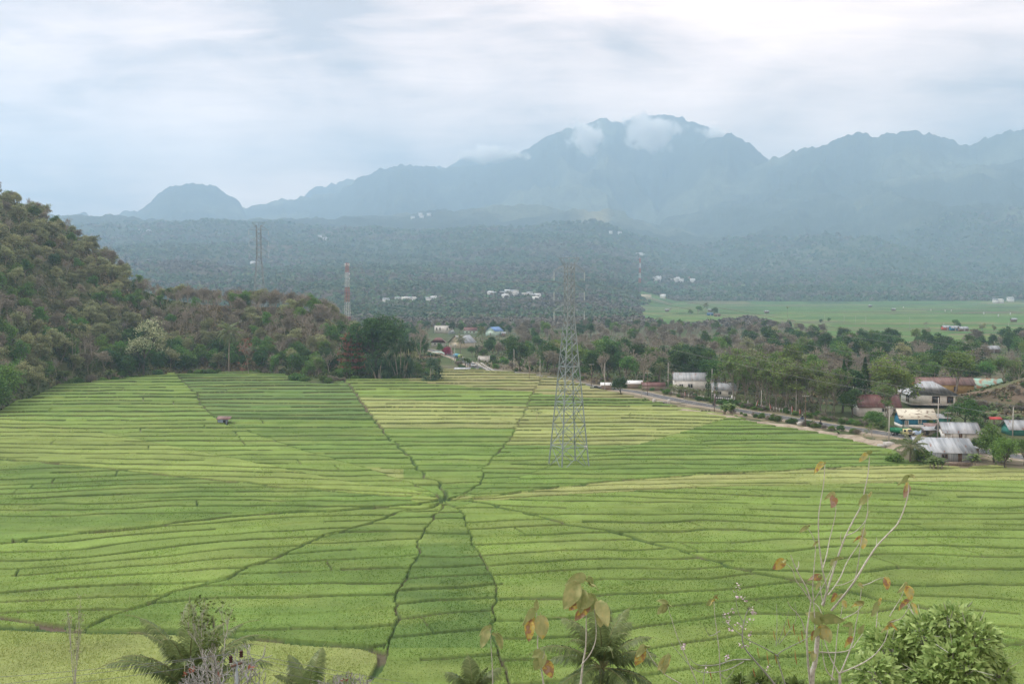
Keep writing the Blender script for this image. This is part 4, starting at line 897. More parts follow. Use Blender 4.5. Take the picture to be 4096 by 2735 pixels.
p = gp(3835, 1765); house('roadside_shop', 'open fronted roadside shop of whitewashed boards under a steep silver roof', 'house', (p.x + 1.2, p.y + 3.4, 0), R(-8), 8.4, 6.6, 2.6, 2.0, M_white, M_tin, gablem=M_grey, ov=.8, wins=[('f', 1.1, 1.5, .5, .9)], doors=[('f', -.2, 1.15, 1.0, 2.1)], posts=[(-4.3, -4.0, 2.3), (-2.4, -4.0, 2.3), (-.4, -4.0, 2.3)], trim=M_wood)
p = gp(3806, 1762); b = MB(); box(b, (0, 0, .55), (1.9, .7, 1.1)); box(b, (0, 0, 1.15), (2.1, .85, .1)); tag(build('shop_counter', b, M_redp, loc=(p.x, p.y + 1.0, 0.03), rz=R(-8)), 'red counter under the shop eaves', 'counter'); keep(3760, 1690, 3900, 1768, p.y)
p = gp(3770, 1742); house('rusty_lean_to', 'low lean-to with buckled rusty sheets beside the roadside shop', 'shed', (p.x - .3, p.y + 2.5, 0), R(-8), 6.4, 4, 1.9, .8, M_wood, M_tinrust, style='shed', ov=.3)
e = empty('tin_canopy', (gp(3745, 1750).x, gp(3745, 1750).y + 1.5, 0), R(-6), 'sagging tin canopy on posts at the road edge', 'canopy'); rb = MB(); roof_slab(rb, (-3.2, -1.8, 2.0), (3.2, -1.8, 2.1), (3.2, 1.8, 2.7), (-3.2, 1.8, 2.5)); build('roof', rb, M_tinr, e)
for x, y, z in ((-2.8, -1.5, 1.98), (2.8, -1.5, 2.05), (-2.8, 1.5, 2.4), (2.8, 1.5, 2.6)): b = MB(); box(b, (x, y, z / 2), (.13, .13, z)); build('post', b, M_wood, e)
keep(3700, 1695, 3790, 1750, 250)
p = gp(3795, 1848); house('tin_shed', 'wide low shed with bright silver roof at the edge of the rice', 'shed', (p.x + .8, p.y + 4.4, 0), R(-10), 12.2, 7.6, 2.2, 2.1, M_grey, M_tin, style='shed', ov=.5, doors=[('f', 2.6, 1.1, .7, 1.9)], wins=[('f', -.8, 1.3, 1.2, .9)], frame=M_wood); keep(3690, 1783, 3900, 1845, p.y)
p = gp(3875, 1846); b = MB(); box(b, (0, 0, 1.35), (4.4, 3.4, 2.7)); e = empty('brick_room', (p.x + 1.4, p.y + 4.0, 0), R(-10), 'unplastered brick room built against the low silver shed', 'building'); build('wall', b, M_brick, e); b = MB(); box(b, (-1.2, -1.72, 1.2), (.6, .08, .9)); build('window', b, M_dark, e); b = MB(); box(b, (0, 0, 2.8), (4.7, 3.7, .12)); build('roof', b, M_tin, e)
p = gp(3770, 1862); b = MB(); box(b, (0, 0, .45), (9.5, .25, .9)); tag(build('brick_wall', b, M_brick, loc=(p.x + 1.5, p.y, 0), rz=R(-10)), 'low brick wall in front of the silver shed', 'wall')
p = gp(4075, 1742); house('corner_shed', 'shed with pale patched tin roof cut by the frame edge', 'shed', (p.x + 2.0, p.y + 3, 0), R(-4), 8, 6, 2.0, 1.9, M_tealw, M_tinr, ov=.7); keep(4035, 1712, 4096, 1745, p.y)
e = empty('red_shelter', (gp(3978, 1705).x, gp(3978, 1705).y, 0.2), R(-6), 'little shelter with a bright red roof on thin posts', 'shelter'); rb = MB(); roof_slab(rb, (-1.9, -1.2, 2.0), (1.9, -1.2, 2.0), (1.6, 0, 2.6), (-1.6, 0, 2.6)); roof_slab(rb, (1.9, 1.2, 2.0), (-1.9, 1.2, 2.0), (-1.6, .01, 2.6), (1.6, .01, 2.6)); build('roof', rb, M_redr, e)
for x in (-1.6, 1.6):
    for y in (-.9, .9): b = MB(); box(b, (x, y, 1.05), (.1, .1, 2.1)); build('post', b, M_wood, e)
keep(3950, 1680, 4002, 1706, 270)
# ---- by the black pickup
p = gp(2428, 1560); house('roadside_kiosk', 'tiny brick kiosk with a white roof beside a parked black pickup', 'kiosk', (p.x, p.y + 2, 0), R(-6), 4.2, 3, 2.0, .8, M_brick, M_whp, style='gable', ov=.4); keep(2403, 1537, 2452, 1560, p.y)
p = gp(2540, 1555); house('white_roofed_shed', 'low brick shed with a white sheet roof behind the round dark tree', 'shed', (p.x, p.y + 4, 0), R(-3), 6.5, 4, 2.0, 1.0, M_brick, M_whp, ov=.4); keep(2510, 1527, 2572, 1553, p.y)
p = gp(2620, 1565); house('maroon_roofed_shed', 'long low shed under a maroon roof beside the white roofed shed', 'shed', (p.x, p.y + 5, 0), R(-3), 9, 4, 1.9, 1.2, M_brick, M_maroon, ov=.3); keep(2575, 1530, 2640, 1560, p.y)
# ---- hut in the rice
e = empty('field_hut', (gp(905, 1702).x, gp(905, 1702).y, 0), R(3), 'small tin hut with rusty roof alone in the rice terraces', 'hut')
b = MB(); box(b, (-.9, 0, 1.15), (2.6, 2.0, 1.6)); box(b, (-.9, 0, .2), (2.6, 2.0, .3)); build('wall', b, M_tarp, e); b = MB(); box(b, (-.3, -1.01, 1.1), (.8, .06, 1.3)); build('door', b, M_dark, e)
b = MB(); roof_slab(b, (-2.6, -1.4, 2.1), (1.4, -1.4, 2.0), (1.4, 1.3, 2.6), (-2.6, 1.3, 2.7)); build('roof', b, M_tinrust, e)
for x, y in ((-2.3, -1), (.6, -1), (1.2, 1), (2.7, -.8), (2.7, .8)): b = MB(); box(b, (x, y, 1.0 if x < 2 else .55), (.12, .12, 2.0 if x < 2 else 1.1)); build('post', b, M_wood, e)
b = MB(); box(b, (2.1, 0, .55), (1.9, 1.6, .1)); build('platform', b, M_wood, e)
# ---- houses where the road goes out of sight
p = gp(1775, 1332); house('white_block', 'long white flat roofed block beyond the village meadow', 'building', (p.x, p.y + 4, 0), R(1), 17, 7, 6.4, 0, M_white, M_conc, style='flat', wins=[('f', -6.5, 3.8, 1.2, 2.6), ('f', -3.5, 3.8, 1.2, 2.6), ('f', 3, 3.8, .9, 2.4), ('f', 6.6, 3.8, .6, 2.4)]); keep(1735, 1305, 1815, 1330, p.y)
p = gp(1806, 1336); house('grey_shed', 'small grey gabled shed beside the long white block', 'shed', (p.x, p.y + 2, 0), R(60), 4, 4, 2.0, 1.2, M_grey, M_grey, ov=.2); keep(1795, 1320, 1818, 1335, p.y)
p = gp(1882, 1336); house('red_roofed_house', 'mint green house with a dark red gabled roof', 'house', (p.x, p.y + 4, 0), R(-2), 11, 7, 3.2, 2.6, M_mint, M_maroon, wins=[('f', -3, 1.7, 1.6, 1.3), ('f', 0, 1.7, 1.2, 1.3), ('f', 3.2, 1.7, 1.6, 1.3)]); keep(1860, 1310, 1910, 1336, p.y)
p = gp(1980, 1345); house('blue_roofed_house', 'pale mint house with a bright blue roof', 'house', (p.x - .5, p.y + 4.5, 0), R(52), 11, 10, 4.6, 3.2, M_mint, M_bluer, wins=[('l', 0, 2, 1.2, 2.2)], ov=.5); keep(1936, 1307, 2022, 1346, p.y)
p = gp(2014, 1345); house('brick_lean_to', 'small brick lean-to against the blue roofed house', 'shed', (p.x, p.y + 1.5, 0), R(0), 3.4, 3, 2.6, .8, M_brick, M_tin, style='shed', ov=.4)
p = gp(1862, 1392); house('cream_gable_house', 'big cream gabled house with grey tin roof and brown bargeboards behind the palms', 'house', (p.x - 2.5, p.y + 6, 0), R(54), 15, 11, 4.0, 4.6, M_cream, M_tin, trim=M_brownw, ov=.7, wins=[('l', 0, 1.8, 1, 1)]); keep(1790, 1345, 1895, 1375, p.y)
p = gp(1752, 1385); house('maroon_roofed_house', 'white house under a maroon hipped roof left of the cream gable', 'house', (p.x, p.y + 4, 0), R(-2), 9.5, 7, 3.2, 2.9, M_white, M_maroon, style='hip', ov=.8, wins=[('f', -2, 1.7, 1.2, 1.2), ('f', 2, 1.7, 1.2, 1.2)]); keep(1728, 1352, 1788, 1388, p.y)
p = gp(1935, 1448); house('white_flat_shed', 'plain white flat roofed shed above the canal', 'shed', (p.x, p.y + 2.5, 0), R(-6), 6.2, 4, 3.0, 0, M_white, M_conc, style='flat', doors=[('f', -2.5, 1.3, .9, 2)]); keep(1903, 1420, 1965, 1448, p.y)
p = gp(1848, 1488); house('sunken_tin_roof', 'low shed with a bright tin roof behind the gold terraces', 'shed', (p.x, p.y + 2.0, 0), R(-3), 7.4, 3.6, 1.3, .5, M_grey, M_tin, style='shed', ov=.3); keep(1812, 1470, 1880, 1490, p.y)
p = gp(1748, 1430); e = empty('mint_marquee', (p.x, p.y + 3, 0), R(0), 'mint and white rounded marquee roof by the bend of the road', 'marquee'); b = MB(); n_ = 14
for i in range(n_):
    a0, a1 = math.pi * i / n_, math.pi * (i + 1) / n_; roof_slab(b, (-4 * math.cos(a0), -3, 2 + 1.2 * math.sin(a0)), (-4 * math.cos(a1), -3, 2 + 1.2 * math.sin(a1)), (-4 * math.cos(a1), 3, 2 + 1.2 * math.sin(a1)), (-4 * math.cos(a0), 3, 2 + 1.2 * math.sin(a0)), th=.06)
build('roof', b, mat('mint_sheet', (0.40, 0.62, 0.52), (0.62, 0.70, 0.66), scale=.5), e)
for x in (-3.9, 3.9):
    for y in (-2.8, 2.8): b = MB(); box(b, (x, y, 1), (.12, .12, 2.0)); build('post', b, M_whp, e)
keep(1722, 1412, 1778, 1432, p.y)
# ---- scattered far roofs
r = random.Random(21)
FARV = [(2010, 1178, 4, 'in the hamlet left of the near pylon', 70, 14), (2065, 1188, 6, 'in the hamlet by the near pylon arms', 60, 10), (2130, 1198, 4, 'beside the near pylon arms', 30, 8), (1600, 1212, 6, 'in the wood right of the mast', 60, 6), (1715, 1205, 3, 'on the rise above the white block', 25, 5),
        (2660, 1122, 3, 'in the hamlet by the red pointed roof', 55, 6), (2745, 1130, 6, 'in the far hamlet beyond the plain', 60, 8), (2560, 1025, 3, 'on the wooded rise behind the thin mast', 30, 5), (1000, 1062, 2, 'on the slope behind the distant pylon', 30, 4), (1700, 868, 4, 'in the hazy village high on the foothills', 90, 12), (550, 930, 2, 'on the hazy foothills at the left', 50, 4), (4020, 1208, 4, 'at the far edge of the rice plain', 50, 5), (2655, 1195, 2, 'at the near corner of the rice plain', 20, 4), (1290, 960, 2, 'on the middle foothills', 40, 4), (2450, 942, 2, 'below the bald spur', 30, 3)]
FH = None
def ground_hit(px, py):
    d = ray(px, py); ys = np.geomspace(900, 6900, 700); k = ys / d.y; zs = CAMZ + d.z * k; xs = d.x * k; H_ = height(xs, ys); i = int(np.argmax(H_ >= zs)); return (xs[i], ys[i], H_[i]) if (H_ >= zs).any() else None
fmats = [M_whp, M_tin, M_white, M_tin, M_conc]
ORD = ['first', 'second', 'third', 'fourth', 'fifth', 'sixth', 'seventh', 'eighth']
RN = {'white_paint': 'white', 'tin_roof': 'grey', 'white_wall': 'off-white', 'concrete': 'tan grey'}
for (px, py, n, where, sx, sy) in FARV:
    qs = sorted((px + r.uniform(-sx, sx), py + r.uniform(-sy, sy)) for _ in range(n)); k_ = 0
    for (qx, qy) in qs:
        g = ground_hit(qx, qy)
        if g is None: continue
        x, y, z = g; sc_ = np.interp(y, [900, 2500, 6000], [1.0, 1.35, 2.4]); w_, d_ = r.uniform(7, 11) * sc_, r.uniform(7, 9) * sc_; rm = r.choice(fmats)
        lift = np.interp(y, [900, 2500, 6000], [1.5, 4, 8]); mb = MB(); h_ = 3.4 * sc_ + lift; box(mb, (0, 0, h_ / 2), (w_, d_, h_))
        e = empty('far_house', (x, y, z - lift * .2), r.uniform(-.5, .5), '%s roofed house, %s from left, %s' % (RN[rm.name], ORD[k_], where), 'house', 'houses ' + where); k_ += 1
        build('wall', mb, M_white, e); rb = MB(); prism(rb, [(-d_ / 2 - .6, h_ + .02), (d_ / 2 + .6, h_ + .02), (0, h_ + 2.2 * sc_)], -w_ / 2 - .5, w_ / 2 + .5, axis='x'); build('roof', rb, rm, e)
        KEEP.append((qx - 14, qy - 12, qx + 14, qy + 2, y))
g = ground_hit(2758, 1128)
if g: e = empty('pointed_chapel', (g[0], g[1], g[2]), 0, 'far building with a tall pointed dark red roof', 'building'); b = MB(); box(b, (0, 0, 3), (12, 12, 6)); build('wall', b, M_white, e); b = MB(); b.add([(-7, -7, 6), (7, -7, 6), (7, 7, 6), (-7, 7, 6), (0, 0, 19)], [[0, 1, 2, 3]]); b.add([(-7, -7, 6), (7, -7, 6), (7, 7, 6), (-7, 7, 6), (0, 0, 19)], [[0, 1, 4], [1, 2, 4], [2, 3, 4], [3, 0, 4]]); build('roof', b, M_maroon, e)
g = ground_hit(2585, 1197)
if g: e = empty('windowless_block', (g[0], g[1], g[2]), 0.1, 'tan windowless block at the corner of the rice plain', 'building'); b = MB(); box(b, (0, 0, 5), (22, 10, 12)); build('wall', b, M_cream, e); b = MB(); box(b, (0, 0, 11.2), (22.6, 10.6, .5)); build('roof', b, M_conc, e)

# ================================================================== PYLONS AND MAST
def lattice(mb, H, w0, w1, z_k, levels, leg, br, rot, mi=0, top=None):
    """four legs, X bracing on every face; half diagonal w0 at the foot, w1 above z_k"""
    def hw(z): return w0 + (w1 - w0) * min(1, z / z_k)
    def c(k, z): a = rot + k * math.pi / 2; return Vector((hw(z) * math.cos(a), hw(z) * math.sin(a), z))
    for k in range(4): tube(mb, [c(k, 0), c(k, z_k), c(k, H)], [leg, leg * .8, leg * .6], 4, mi)
    for i in range(len(levels) - 1):
        za, zb = levels[i], levels[i + 1]; zm = (za + zb) / 2
        for k in range(4):
            tube(mb, [c(k, za), c(k + 1, zb)], br, 3, mi); tube(mb, [c(k + 1, za), c(k, zb)], br, 3, mi)
            if za > 0 and (zb - za) > 2.6:
                if i % 2 == 1: tube(mb, [c(k, za), c(k + 1, za)], br, 3, mi)
                m_ = (c(k, zm) + c(k + 1, zm)) / 2; 
                if zb - za > 4: tube(mb, [m_, (c(k, zb) + c(k, zm)) / 2], br * .7, 3, mi); tube(mb, [m_, (c(k + 1, zb) + c(k + 1, zm)) / 2], br * .7, 3, mi); tube(mb, [(c(k, za) + c(k, zm)) / 2, m_ * .5 + c(k, za) * .5], br * .7, 3, mi)
    return c
def make_pylon(label):
    e = empty('transmission_pylon', (0, 0, 0), 0, label, 'pylon', 'lattice pylons of the power line'); H = 47.6; rot = math.atan2(-4.5, -1.8)
    lv = [0, 5.2, 10.4, 15.2, 19.6, 23.2, 26.2, 28.8, 31.0, 33.0, 35.0, 36.8, 38.6, 40.4, 42.2, 44.0, 45.8]
    mb = MB(); lattice(mb, 46.6, 4.85, 1.22, 34.5, lv, .17, .085, rot); build('lattice_tower', mb, M_steel, e)
    ad = Vector((.92, .39, 0)).normalized(); nd = Vector((-ad.y, ad.x, 0))
    for z in (44.6, 40.2, 35.8):
        for s in (-1, 1):
            m = MB(); tip = ad * (s * 3.8) + Vector((0, 0, z))
            for q in (-.85, .85):
                for zz_ in (z + 1.9, z): tube(m, [nd * q + ad * (s * .8) + Vector((0, 0, zz_)), tip], .06, 3)
            for t in (.3, .6):
                a = (nd * .85 + ad * (s * .8) + Vector((0, 0, z))).lerp(tip, t); b2 = (nd * -.85 + ad * (s * .8) + Vector((0, 0, z))).lerp(tip, t); c2 = (nd * .85 + ad * (s * .8) + Vector((0, 0, z + 1.9))).lerp(tip, t); tube(m, [a, b2], .045, 3); tube(m, [a, c2], .045, 3)
            cr = build('cross_arm', m, M_steel, e); i_ = MB()
            for k in range(9): z0 = z - .3 - k * .2; tube(i_, [tip + Vector((0, 0, z0 - z)), tip + Vector((0, 0, z0 - z - .09))], [.15, .15], 6, cap=True)
            tube(i_, [tip, tip + Vector((0, 0, -2.2))], .03, 3); build('insulator_string', i_, M_ins, cr)
    m = MB(); 
    for s in (-1, 1):
        tp = ad * (s * 2.5) + Vector((0, 0, 47.6))
        for q in (-.8, .8): tube(m, [nd * q + ad * (s * .8) + Vector((0, 0, 45.6)), tp], .06, 3)
    tube(m, [ad * -2.5 + Vector((0, 0, 47.6)), ad * 2.5 + Vector((0, 0, 47.6))], .07, 4)
    for s in (-1, 0, 1): tube(m, [ad * (s * .9) + Vector((0, 0, 45.8)), ad * (s * 1.6) + Vector((0, 0, 47.6))], .05, 3)
    build('earth_wire_bridge', m, M_steel, e)
    for k in range(4):
        a = rot + k * math.pi / 2; m = MB(); tube(m, [(4.85 * math.cos(a), 4.85 * math.sin(a), -.3), (4.85 * math.cos(a), 4.85 * math.sin(a), .75)], .55, 4, cap=True); build('concrete_footing', m, M_conc, e)
    return e
M_ins = mat('glass_insulator', (0.40, 0.47, 0.48), (0.50, 0.57, 0.58), rough=.3)
py_near = make_pylon('tall grey lattice pylon standing in the rice field'); b = gp(2275, 1873); py_near.location = (b.x, b.y, 0)
m = MB(); a = math.atan2(-1.8, 4.5); box(m, (3.7, -1.7, 5.2), (.6, .05, .6)); build('number_plate', m, M_whp, py_near)
c_ = py_near.copy(); COL.objects.link(c_)
for k in py_near.children:
    if 'number_plate' in k.name: continue
    d_ = k.copy(); COL.objects.link(d_); d_.parent = c_
    for g_ in k.children: h_ = g_.copy(); COL.objects.link(h_); h_.parent = d_
q = at(1034, 890, 640); c_.location = (q.x, 640, q.z - 47.6 * 1.62); c_.scale = (1.62,) * 3; c_['label'] = 'distant lattice pylon rising behind the wooded hill crest'; py_far = c_
# wires
def wire(name, label, spans, r_=.022, sag=.03, group=None, cat='wire'):
    mb = MB()
    for (a, b2) in spans:
        a, b2 = Vector(a), Vector(b2); n = 14; L_ = (b2 - a).length; pts = [a.lerp(b2, i / n) - Vector((0, 0, 4 * sag * L_ * (i / n) * (1 - i / n))) for i in range(n + 1)]; tube(mb, pts, r_, 3)
    return tag(build(name, mb, M_wire), label, cat, group)
ad = Vector((.92, .39, 0)).normalized(); sp = []
B = Vector(py_near.location); Bf = Vector(py_far.location)
for i, z in enumerate((44.6, 40.2, 35.8)):
    for s in (-1, 1):
        a = B + ad * (s * 3.8) + Vector((0, 0, z - 2.3)); f_ = Bf + (ad * (s * 3.8) + Vector((0, 0, z - 2.3))) * 1.62; g_ = Vector((150 + 8 * s, 150 - 30 * (i - 1), z - 22))
        wire('power_line', 'high voltage conductor slung from the near pylon, %s' % (['upper', 'middle', 'lower'][i] + (' left' if s < 0 else ' right') + ' arm'), [(a, f_), (a, g_)], r_=.035, sag=.018, group='high voltage conductors')
# telecom mast
def mast(label, H, hw0, hw1, bands, antennas=True, br=.03, leg=.075):
    e = empty('telecom_mast', (0, 0, 0), 0, label, 'mast')
    for i in range(len(bands) - 1):
        z0, z1 = bands[i] * H, bands[i + 1] * H; mb = MB(); n = max(2, int((z1 - z0) / 2.2))
        def c(k, z): a = .5 + k * math.pi / 2; w_ = hw0 + (hw1 - hw0) * z / H; return Vector((w_ * math.cos(a), w_ * math.sin(a), z))
        for k in range(4):
            tube(mb, [c(k, z0), c(k, z1)], leg, 4)
            for j in range(n):
                za, zb = z0 + (z1 - z0) * j / n, z0 + (z1 - z0) * (j + 1) / n; tube(mb, [c(k, za), c(k + 1, zb)], br, 3); tube(mb, [c(k + 1, za), c(k, zb)], br, 3); tube(mb, [c(k, zb), c(k + 1, zb)], br, 3)
        o = build('mast_section', mb, M_whp if (len(bands) - i) % 2 == 1 else M_redp, e); o['label'] = ('white' if (len(bands) - i) % 2 == 1 else 'red') + ' painted section'
    if antennas:
        for k in range(6):
            a = k * math.pi / 3; m = MB(); box(m, (math.cos(a) * (hw1 + .5), math.sin(a) * (hw1 + .5), H - 1.2), (.25, .25, 2.0), rz=a); build('panel_antenna', m, M_whp, e)
        for z in (.86, .80): m = MB(); sphere(m, (hw1 + .4, -.3, H * z), .45, s=(.5, 1, 1)); build('dish_antenna', m, M_whp, e)
    m = MB(); tube(m, [(0, 0, H), (0, 0, H + 2)], .04, 4); build('lightning_rod', m, M_steel, e)
    return e
t_ = mast('red and white lattice mast beside the great dark tree', 50, 2.3, 1.15, [0, .12, .31, .50, .69, .88, 1.0]); q = at(1388, 1052, 640); t_.location = (q.x, 640, q.z - 50); 
t_ = mast('faint distant red and white mast beyond the plain', 56, 3.2, 1.8, [0, .2, .4, .6, .8, 1.0], br=.10, leg=.16); q = at(2560, 1032, 2250); t_.location = (q.x, 2250, q.z - 56)
# ================================================================== POLES
PROAD = []
def pole(px, ytop, ybase, kind, label, cross=None, group='poles along the road'):
    b = gp(px, ybase); h = at(px, ytop, b.y).z; e = empty('utility_pole', (b.x, b.y, 0), 0, label, 'pole', group); m = MB(); r0 = .17 if kind == 'c' else .12
    tube(m, [(0, 0, -.2), (0, 0, h)], [r0, r0 * .62], 8, cap=True); build('shaft', m, M_cpole if kind == 'c' else M_wpole, e)
    if cross:
        m = MB(); box(m, (0, 0, h - .35), (2.0, .1, .12), rz=cross if cross != 1 else 0); build('crossarm', m, M_cpole, e)
        for s in (-.85, -.3, .3, .85): q = MB(); tube(q, [(s, 0, h - .3), (s, 0, h - .05)], [.07, .05], 6, cap=True); build('insulator', q, M_ins, e)
    return Vector((b.x, b.y, h))
pp = {}
for k, a_ in dict(a=(2056, 1397, 1498, 'c', 'thin concrete pole standing behind the gold terraces by the canal'), b=(2117, 1445, 1526, 'w', 'short rusty pole with a crossarm under a bare tree', 1), c=(2160, 1438, 1530, 'c', 'pale concrete pole just left of the near pylon'),
  d=(2365, 1455, 1552, 'w', 'rusty pole with a crossarm beside the black pickup', 1), e=(2419, 1452, 1561, 'c', 'concrete pole beside the tiny brick kiosk'), f=(2590, 1488, 1582, 'w', 'rusty pole with a crossarm where the road comes into view', 1), g=(2672, 1450, 1560, 'c', 'concrete pole between the maroon shed and the schoolhouse'),
  h=(2847, 1475, 1605, 'c', 'tall concrete pole in front of the schoolhouse annexe'), i=(2857, 1542, 1657, 'w', 'rusty pole beside banana plants on the paddy side of the road'), j=(3184, 1510, 1655, 'c', 'leaning concrete pole among the roadside vase shaped trees'), k=(3221, 1580, 1710, 'w', 'rusty pole with a crossarm on the heaped earth', 1),
  l=(3411, 1545, 1662, 'c', 'concrete pole beside the dark trees left of the red roofed block'), m=(3045, 1560, 1640, 'c', 'short concrete pole behind the flag row'), n=(3555, 1625, 1778, 'c', 'concrete pole with crossarm standing in front of the dump truck', 1), o=(3750, 1590, 1762, 'c', 'tall concrete pole in front of the roadside shop'),
  p=(3790, 1647, 1710, 'w', 'rusty pole with crossarm behind the roadside shop', 1), q=(4050, 1627, 1748, 'c', 'tall concrete pole by the banana plants on the brown slope'), r=(1805, 1382, 1450, 'c', 'left one of twin concrete poles by the magenta bush'), s=(1819, 1384, 1450, 'c', 'right one of twin concrete poles by the magenta bush'),
  t=(1909, 1445, 1488, 'w', 'small pole with a crossarm at the edge of the gold terraces', 1), u=(3477, 1600, 1640, 'c', 'thin pole with crossarm in front of the dull red roof', 1)).items(): pp[k] = pole(*a_)
wire('power_cable', 'low cable strung from the pickup to the road bend, pole to pole', [(pp['d'], pp['f']), (pp['b'], pp['d'])], r_=.02)
wire('power_cable', 'low cable strung along the paddy side of the road', [(pp['f'], pp['i']), (pp['i'], pp['k']), (pp['k'], pp['n'])], r_=.02)
wire('power_cable', 'low cable strung past the shop to the slope', [(pp['n'], pp['p'])], r_=.02)
wire('power_cable', 'cable strung between the tall concrete poles by the roadside wood', [(pp['g'], pp['h']), (pp['h'], pp['j']), (pp['j'], pp['l']), (pp['l'], pp['o'])], r_=.02)
# ================================================================== ROADSIDE THINGS
r = random.Random(11)
def flag(px, py, h, tilt, col, label):
    b = gp(px, py); h *= .8; e = empty('pennant_pole', (b.x, b.y, 0), 0, label, 'flag', 'flags along the roadside fence'); m = MB(); tube(m, [(0, 0, 0), (tilt * h, 0, h)], .05, 5); build('pole', m, M_whp, e)
    m = MB(); v = [(tilt * h * t + (.05 if k == 0 else .45 * (1 - t * .5)), .05 * math.sin(9 * t), h * t) for t in (.25, .5, .75, 1.0) for k in (0, 1)]; v += [(x, y + .03, z) for x, y, z in v]; f = [[0, 1, 3, 2], [2, 3, 5, 4], [4, 5, 7, 6]]; m.add(v, f + [[q + 8 for q in g[::-1]] for g in f]); build('banner', m, col, e)
FL = [(2738, 1592, 3.0, 0, M_redp, 'red and white flag at the left end of the fence'), (2774, 1590, 2.4, .05, M_redp, 'short red flag beside the schoolhouse fence'), (2715, 1575, 2.2, .4, M_redp, 'tilted red flag near the sunken culvert'), (2990, 1628, 3.0, 0, M_whp, 'white banner among the first vase shaped trees'), (3020, 1634, 3.6, .3, M_redp, 'leaning red banner on a white pole'),
      (3044, 1640, 3.8, 0, M_redp, 'upright banner with red top in mid row'), (3082, 1642, 3.0, -.2, M_redp, 'banner tilted away to the left'), (3166, 1656, 3.2, 0, M_redp, 'red banner at the foot of the leaning concrete pole'), (3196, 1662, 2.6, .05, M_redp, 'last small red banner before the fence ends'), (2936, 1612, 3, 0, M_whp, 'white flag by the black gateway')]
for a_ in FL: flag(*a_)
# fence: posts and rails in sections, each its own thing
FENCE = [gp(*p) for p in [(2690, 1578), (2730, 1587), (2790, 1593), (2860, 1601)]] , [gp(*p) for p in [(2925, 1610), (2990, 1622), (3060, 1636), (3130, 1648), (3210, 1660)]]
for fi_, line in enumerate(FENCE):
    for si in range(len(line) - 1):
        a, b = line[si], line[si + 1]; d = b - a; L_ = d.length; e = empty('picket_fence', a, math.atan2(d.y, d.x), 'white concrete picket fence, %s' % [['piece at the culvert end', 'piece below the schoolhouse', 'piece beside the gateway'], ['first piece right of the gateway', 'piece behind the leaning banner', 'piece behind the row of banners', 'last piece by the leaning pole']][fi_][si], 'fence', 'fence along the road')
        n = int(L_ / 1.3)
        for k in range(n): m = MB(); box(m, (k * L_ / n, 0, .6), (.28, .1, 1.2 + r.uniform(-.1, .1))); build('fence_post', m, M_conc, e)
        m = MB(); box(m, (L_ / 2, .06, .9), (L_, .05, .08)); build('fence_rail', m, M_conc, e)
b = gp(2893, 1609); e = empty('gateway', (b.x, b.y, 0), R(-30), 'black gateway with a lattice of white diamonds', 'gate'); m = MB(); box(m, (0, 0, 1.1), (6.0, .15, 1.9)); build('board', m, M_black, e)
for k in range(8):
    q = MB(); x = -2.5 + k * .72
    for zc in (.62, 1.5): q.add([(x, -.1, zc - .34), (x + .3, -.1, zc), (x, -.1, zc + .34), (x - .3, -.1, zc), (x, -.14, zc)], [[0, 1, 4], [1, 2, 4], [2, 3, 4], [3, 0, 4]])
    build('diamond', q, M_whp, e)
for s in (-1, 1): m = MB(); box(m, (s * 3.2, 0, 1.4), (.4, .4, 2.8)); build('gate_pillar', m, M_whp, e)
b = gp(2645, 1618); e = empty('culvert', (b.x, b.y, 0), R(-12), 'weathered concrete culvert head beside the road', 'culvert')
for s in (-1, 1): m = MB(); box(m, (s * 2.6, 0, .9), (.9, 3.0, 1.9)); build('wing_wall', m, M_conc, e)
m = MB(); box(m, (0, 1.0, .55), (4.2, .8, 1.1)); build('head_wall', m, M_conc, e); m = MB(); box(m, (0, .55, .35), (2.2, .1, .6)); build('pipe_opening', m, M_dark, e)
b = gp(3555, 1790); m = MB(); box(m, (0, 0, .7), (1.9, 2.2, 1.5)); box(m, (-2.1, 0, .45), (1.6, 1.4, .9)); tag(build('concrete_block', m, M_conc, loc=(b.x, b.y, 0), rz=.2), 'pale concrete blocks dumped at the foot of the pole by the truck', 'concrete block')
b = gp(3203, 1700); m = MB(); sphere(m, (0, 0, .5), 1.1, s=(1.1, .7, .8)); tag(build('boulder', m, M_conc, loc=(b.x, b.y, -.2)), 'pale boulder on the earth bank below the road', 'boulder')
b = gp(2850, 1655)
for i in range(3):
    m = MB(); an = np.linspace(0, 2 * np.pi, 14, endpoint=False); P_ = [(math.cos(t) * .5, 0, .5 + math.sin(t) * .5) for t in list(an) + [an[0]]]; tube(m, P_, .16, 6); tag(build('tyre', m, M_rub, loc=(b.x - 3.2 + i * 1.15, b.y + .8, 0.02), rz=.3 * i), '%s old black tyre standing by the rusty pole at the verge' % ['leftmost', 'middle', 'right'][i], 'tyre', 'old tyres at the verge')
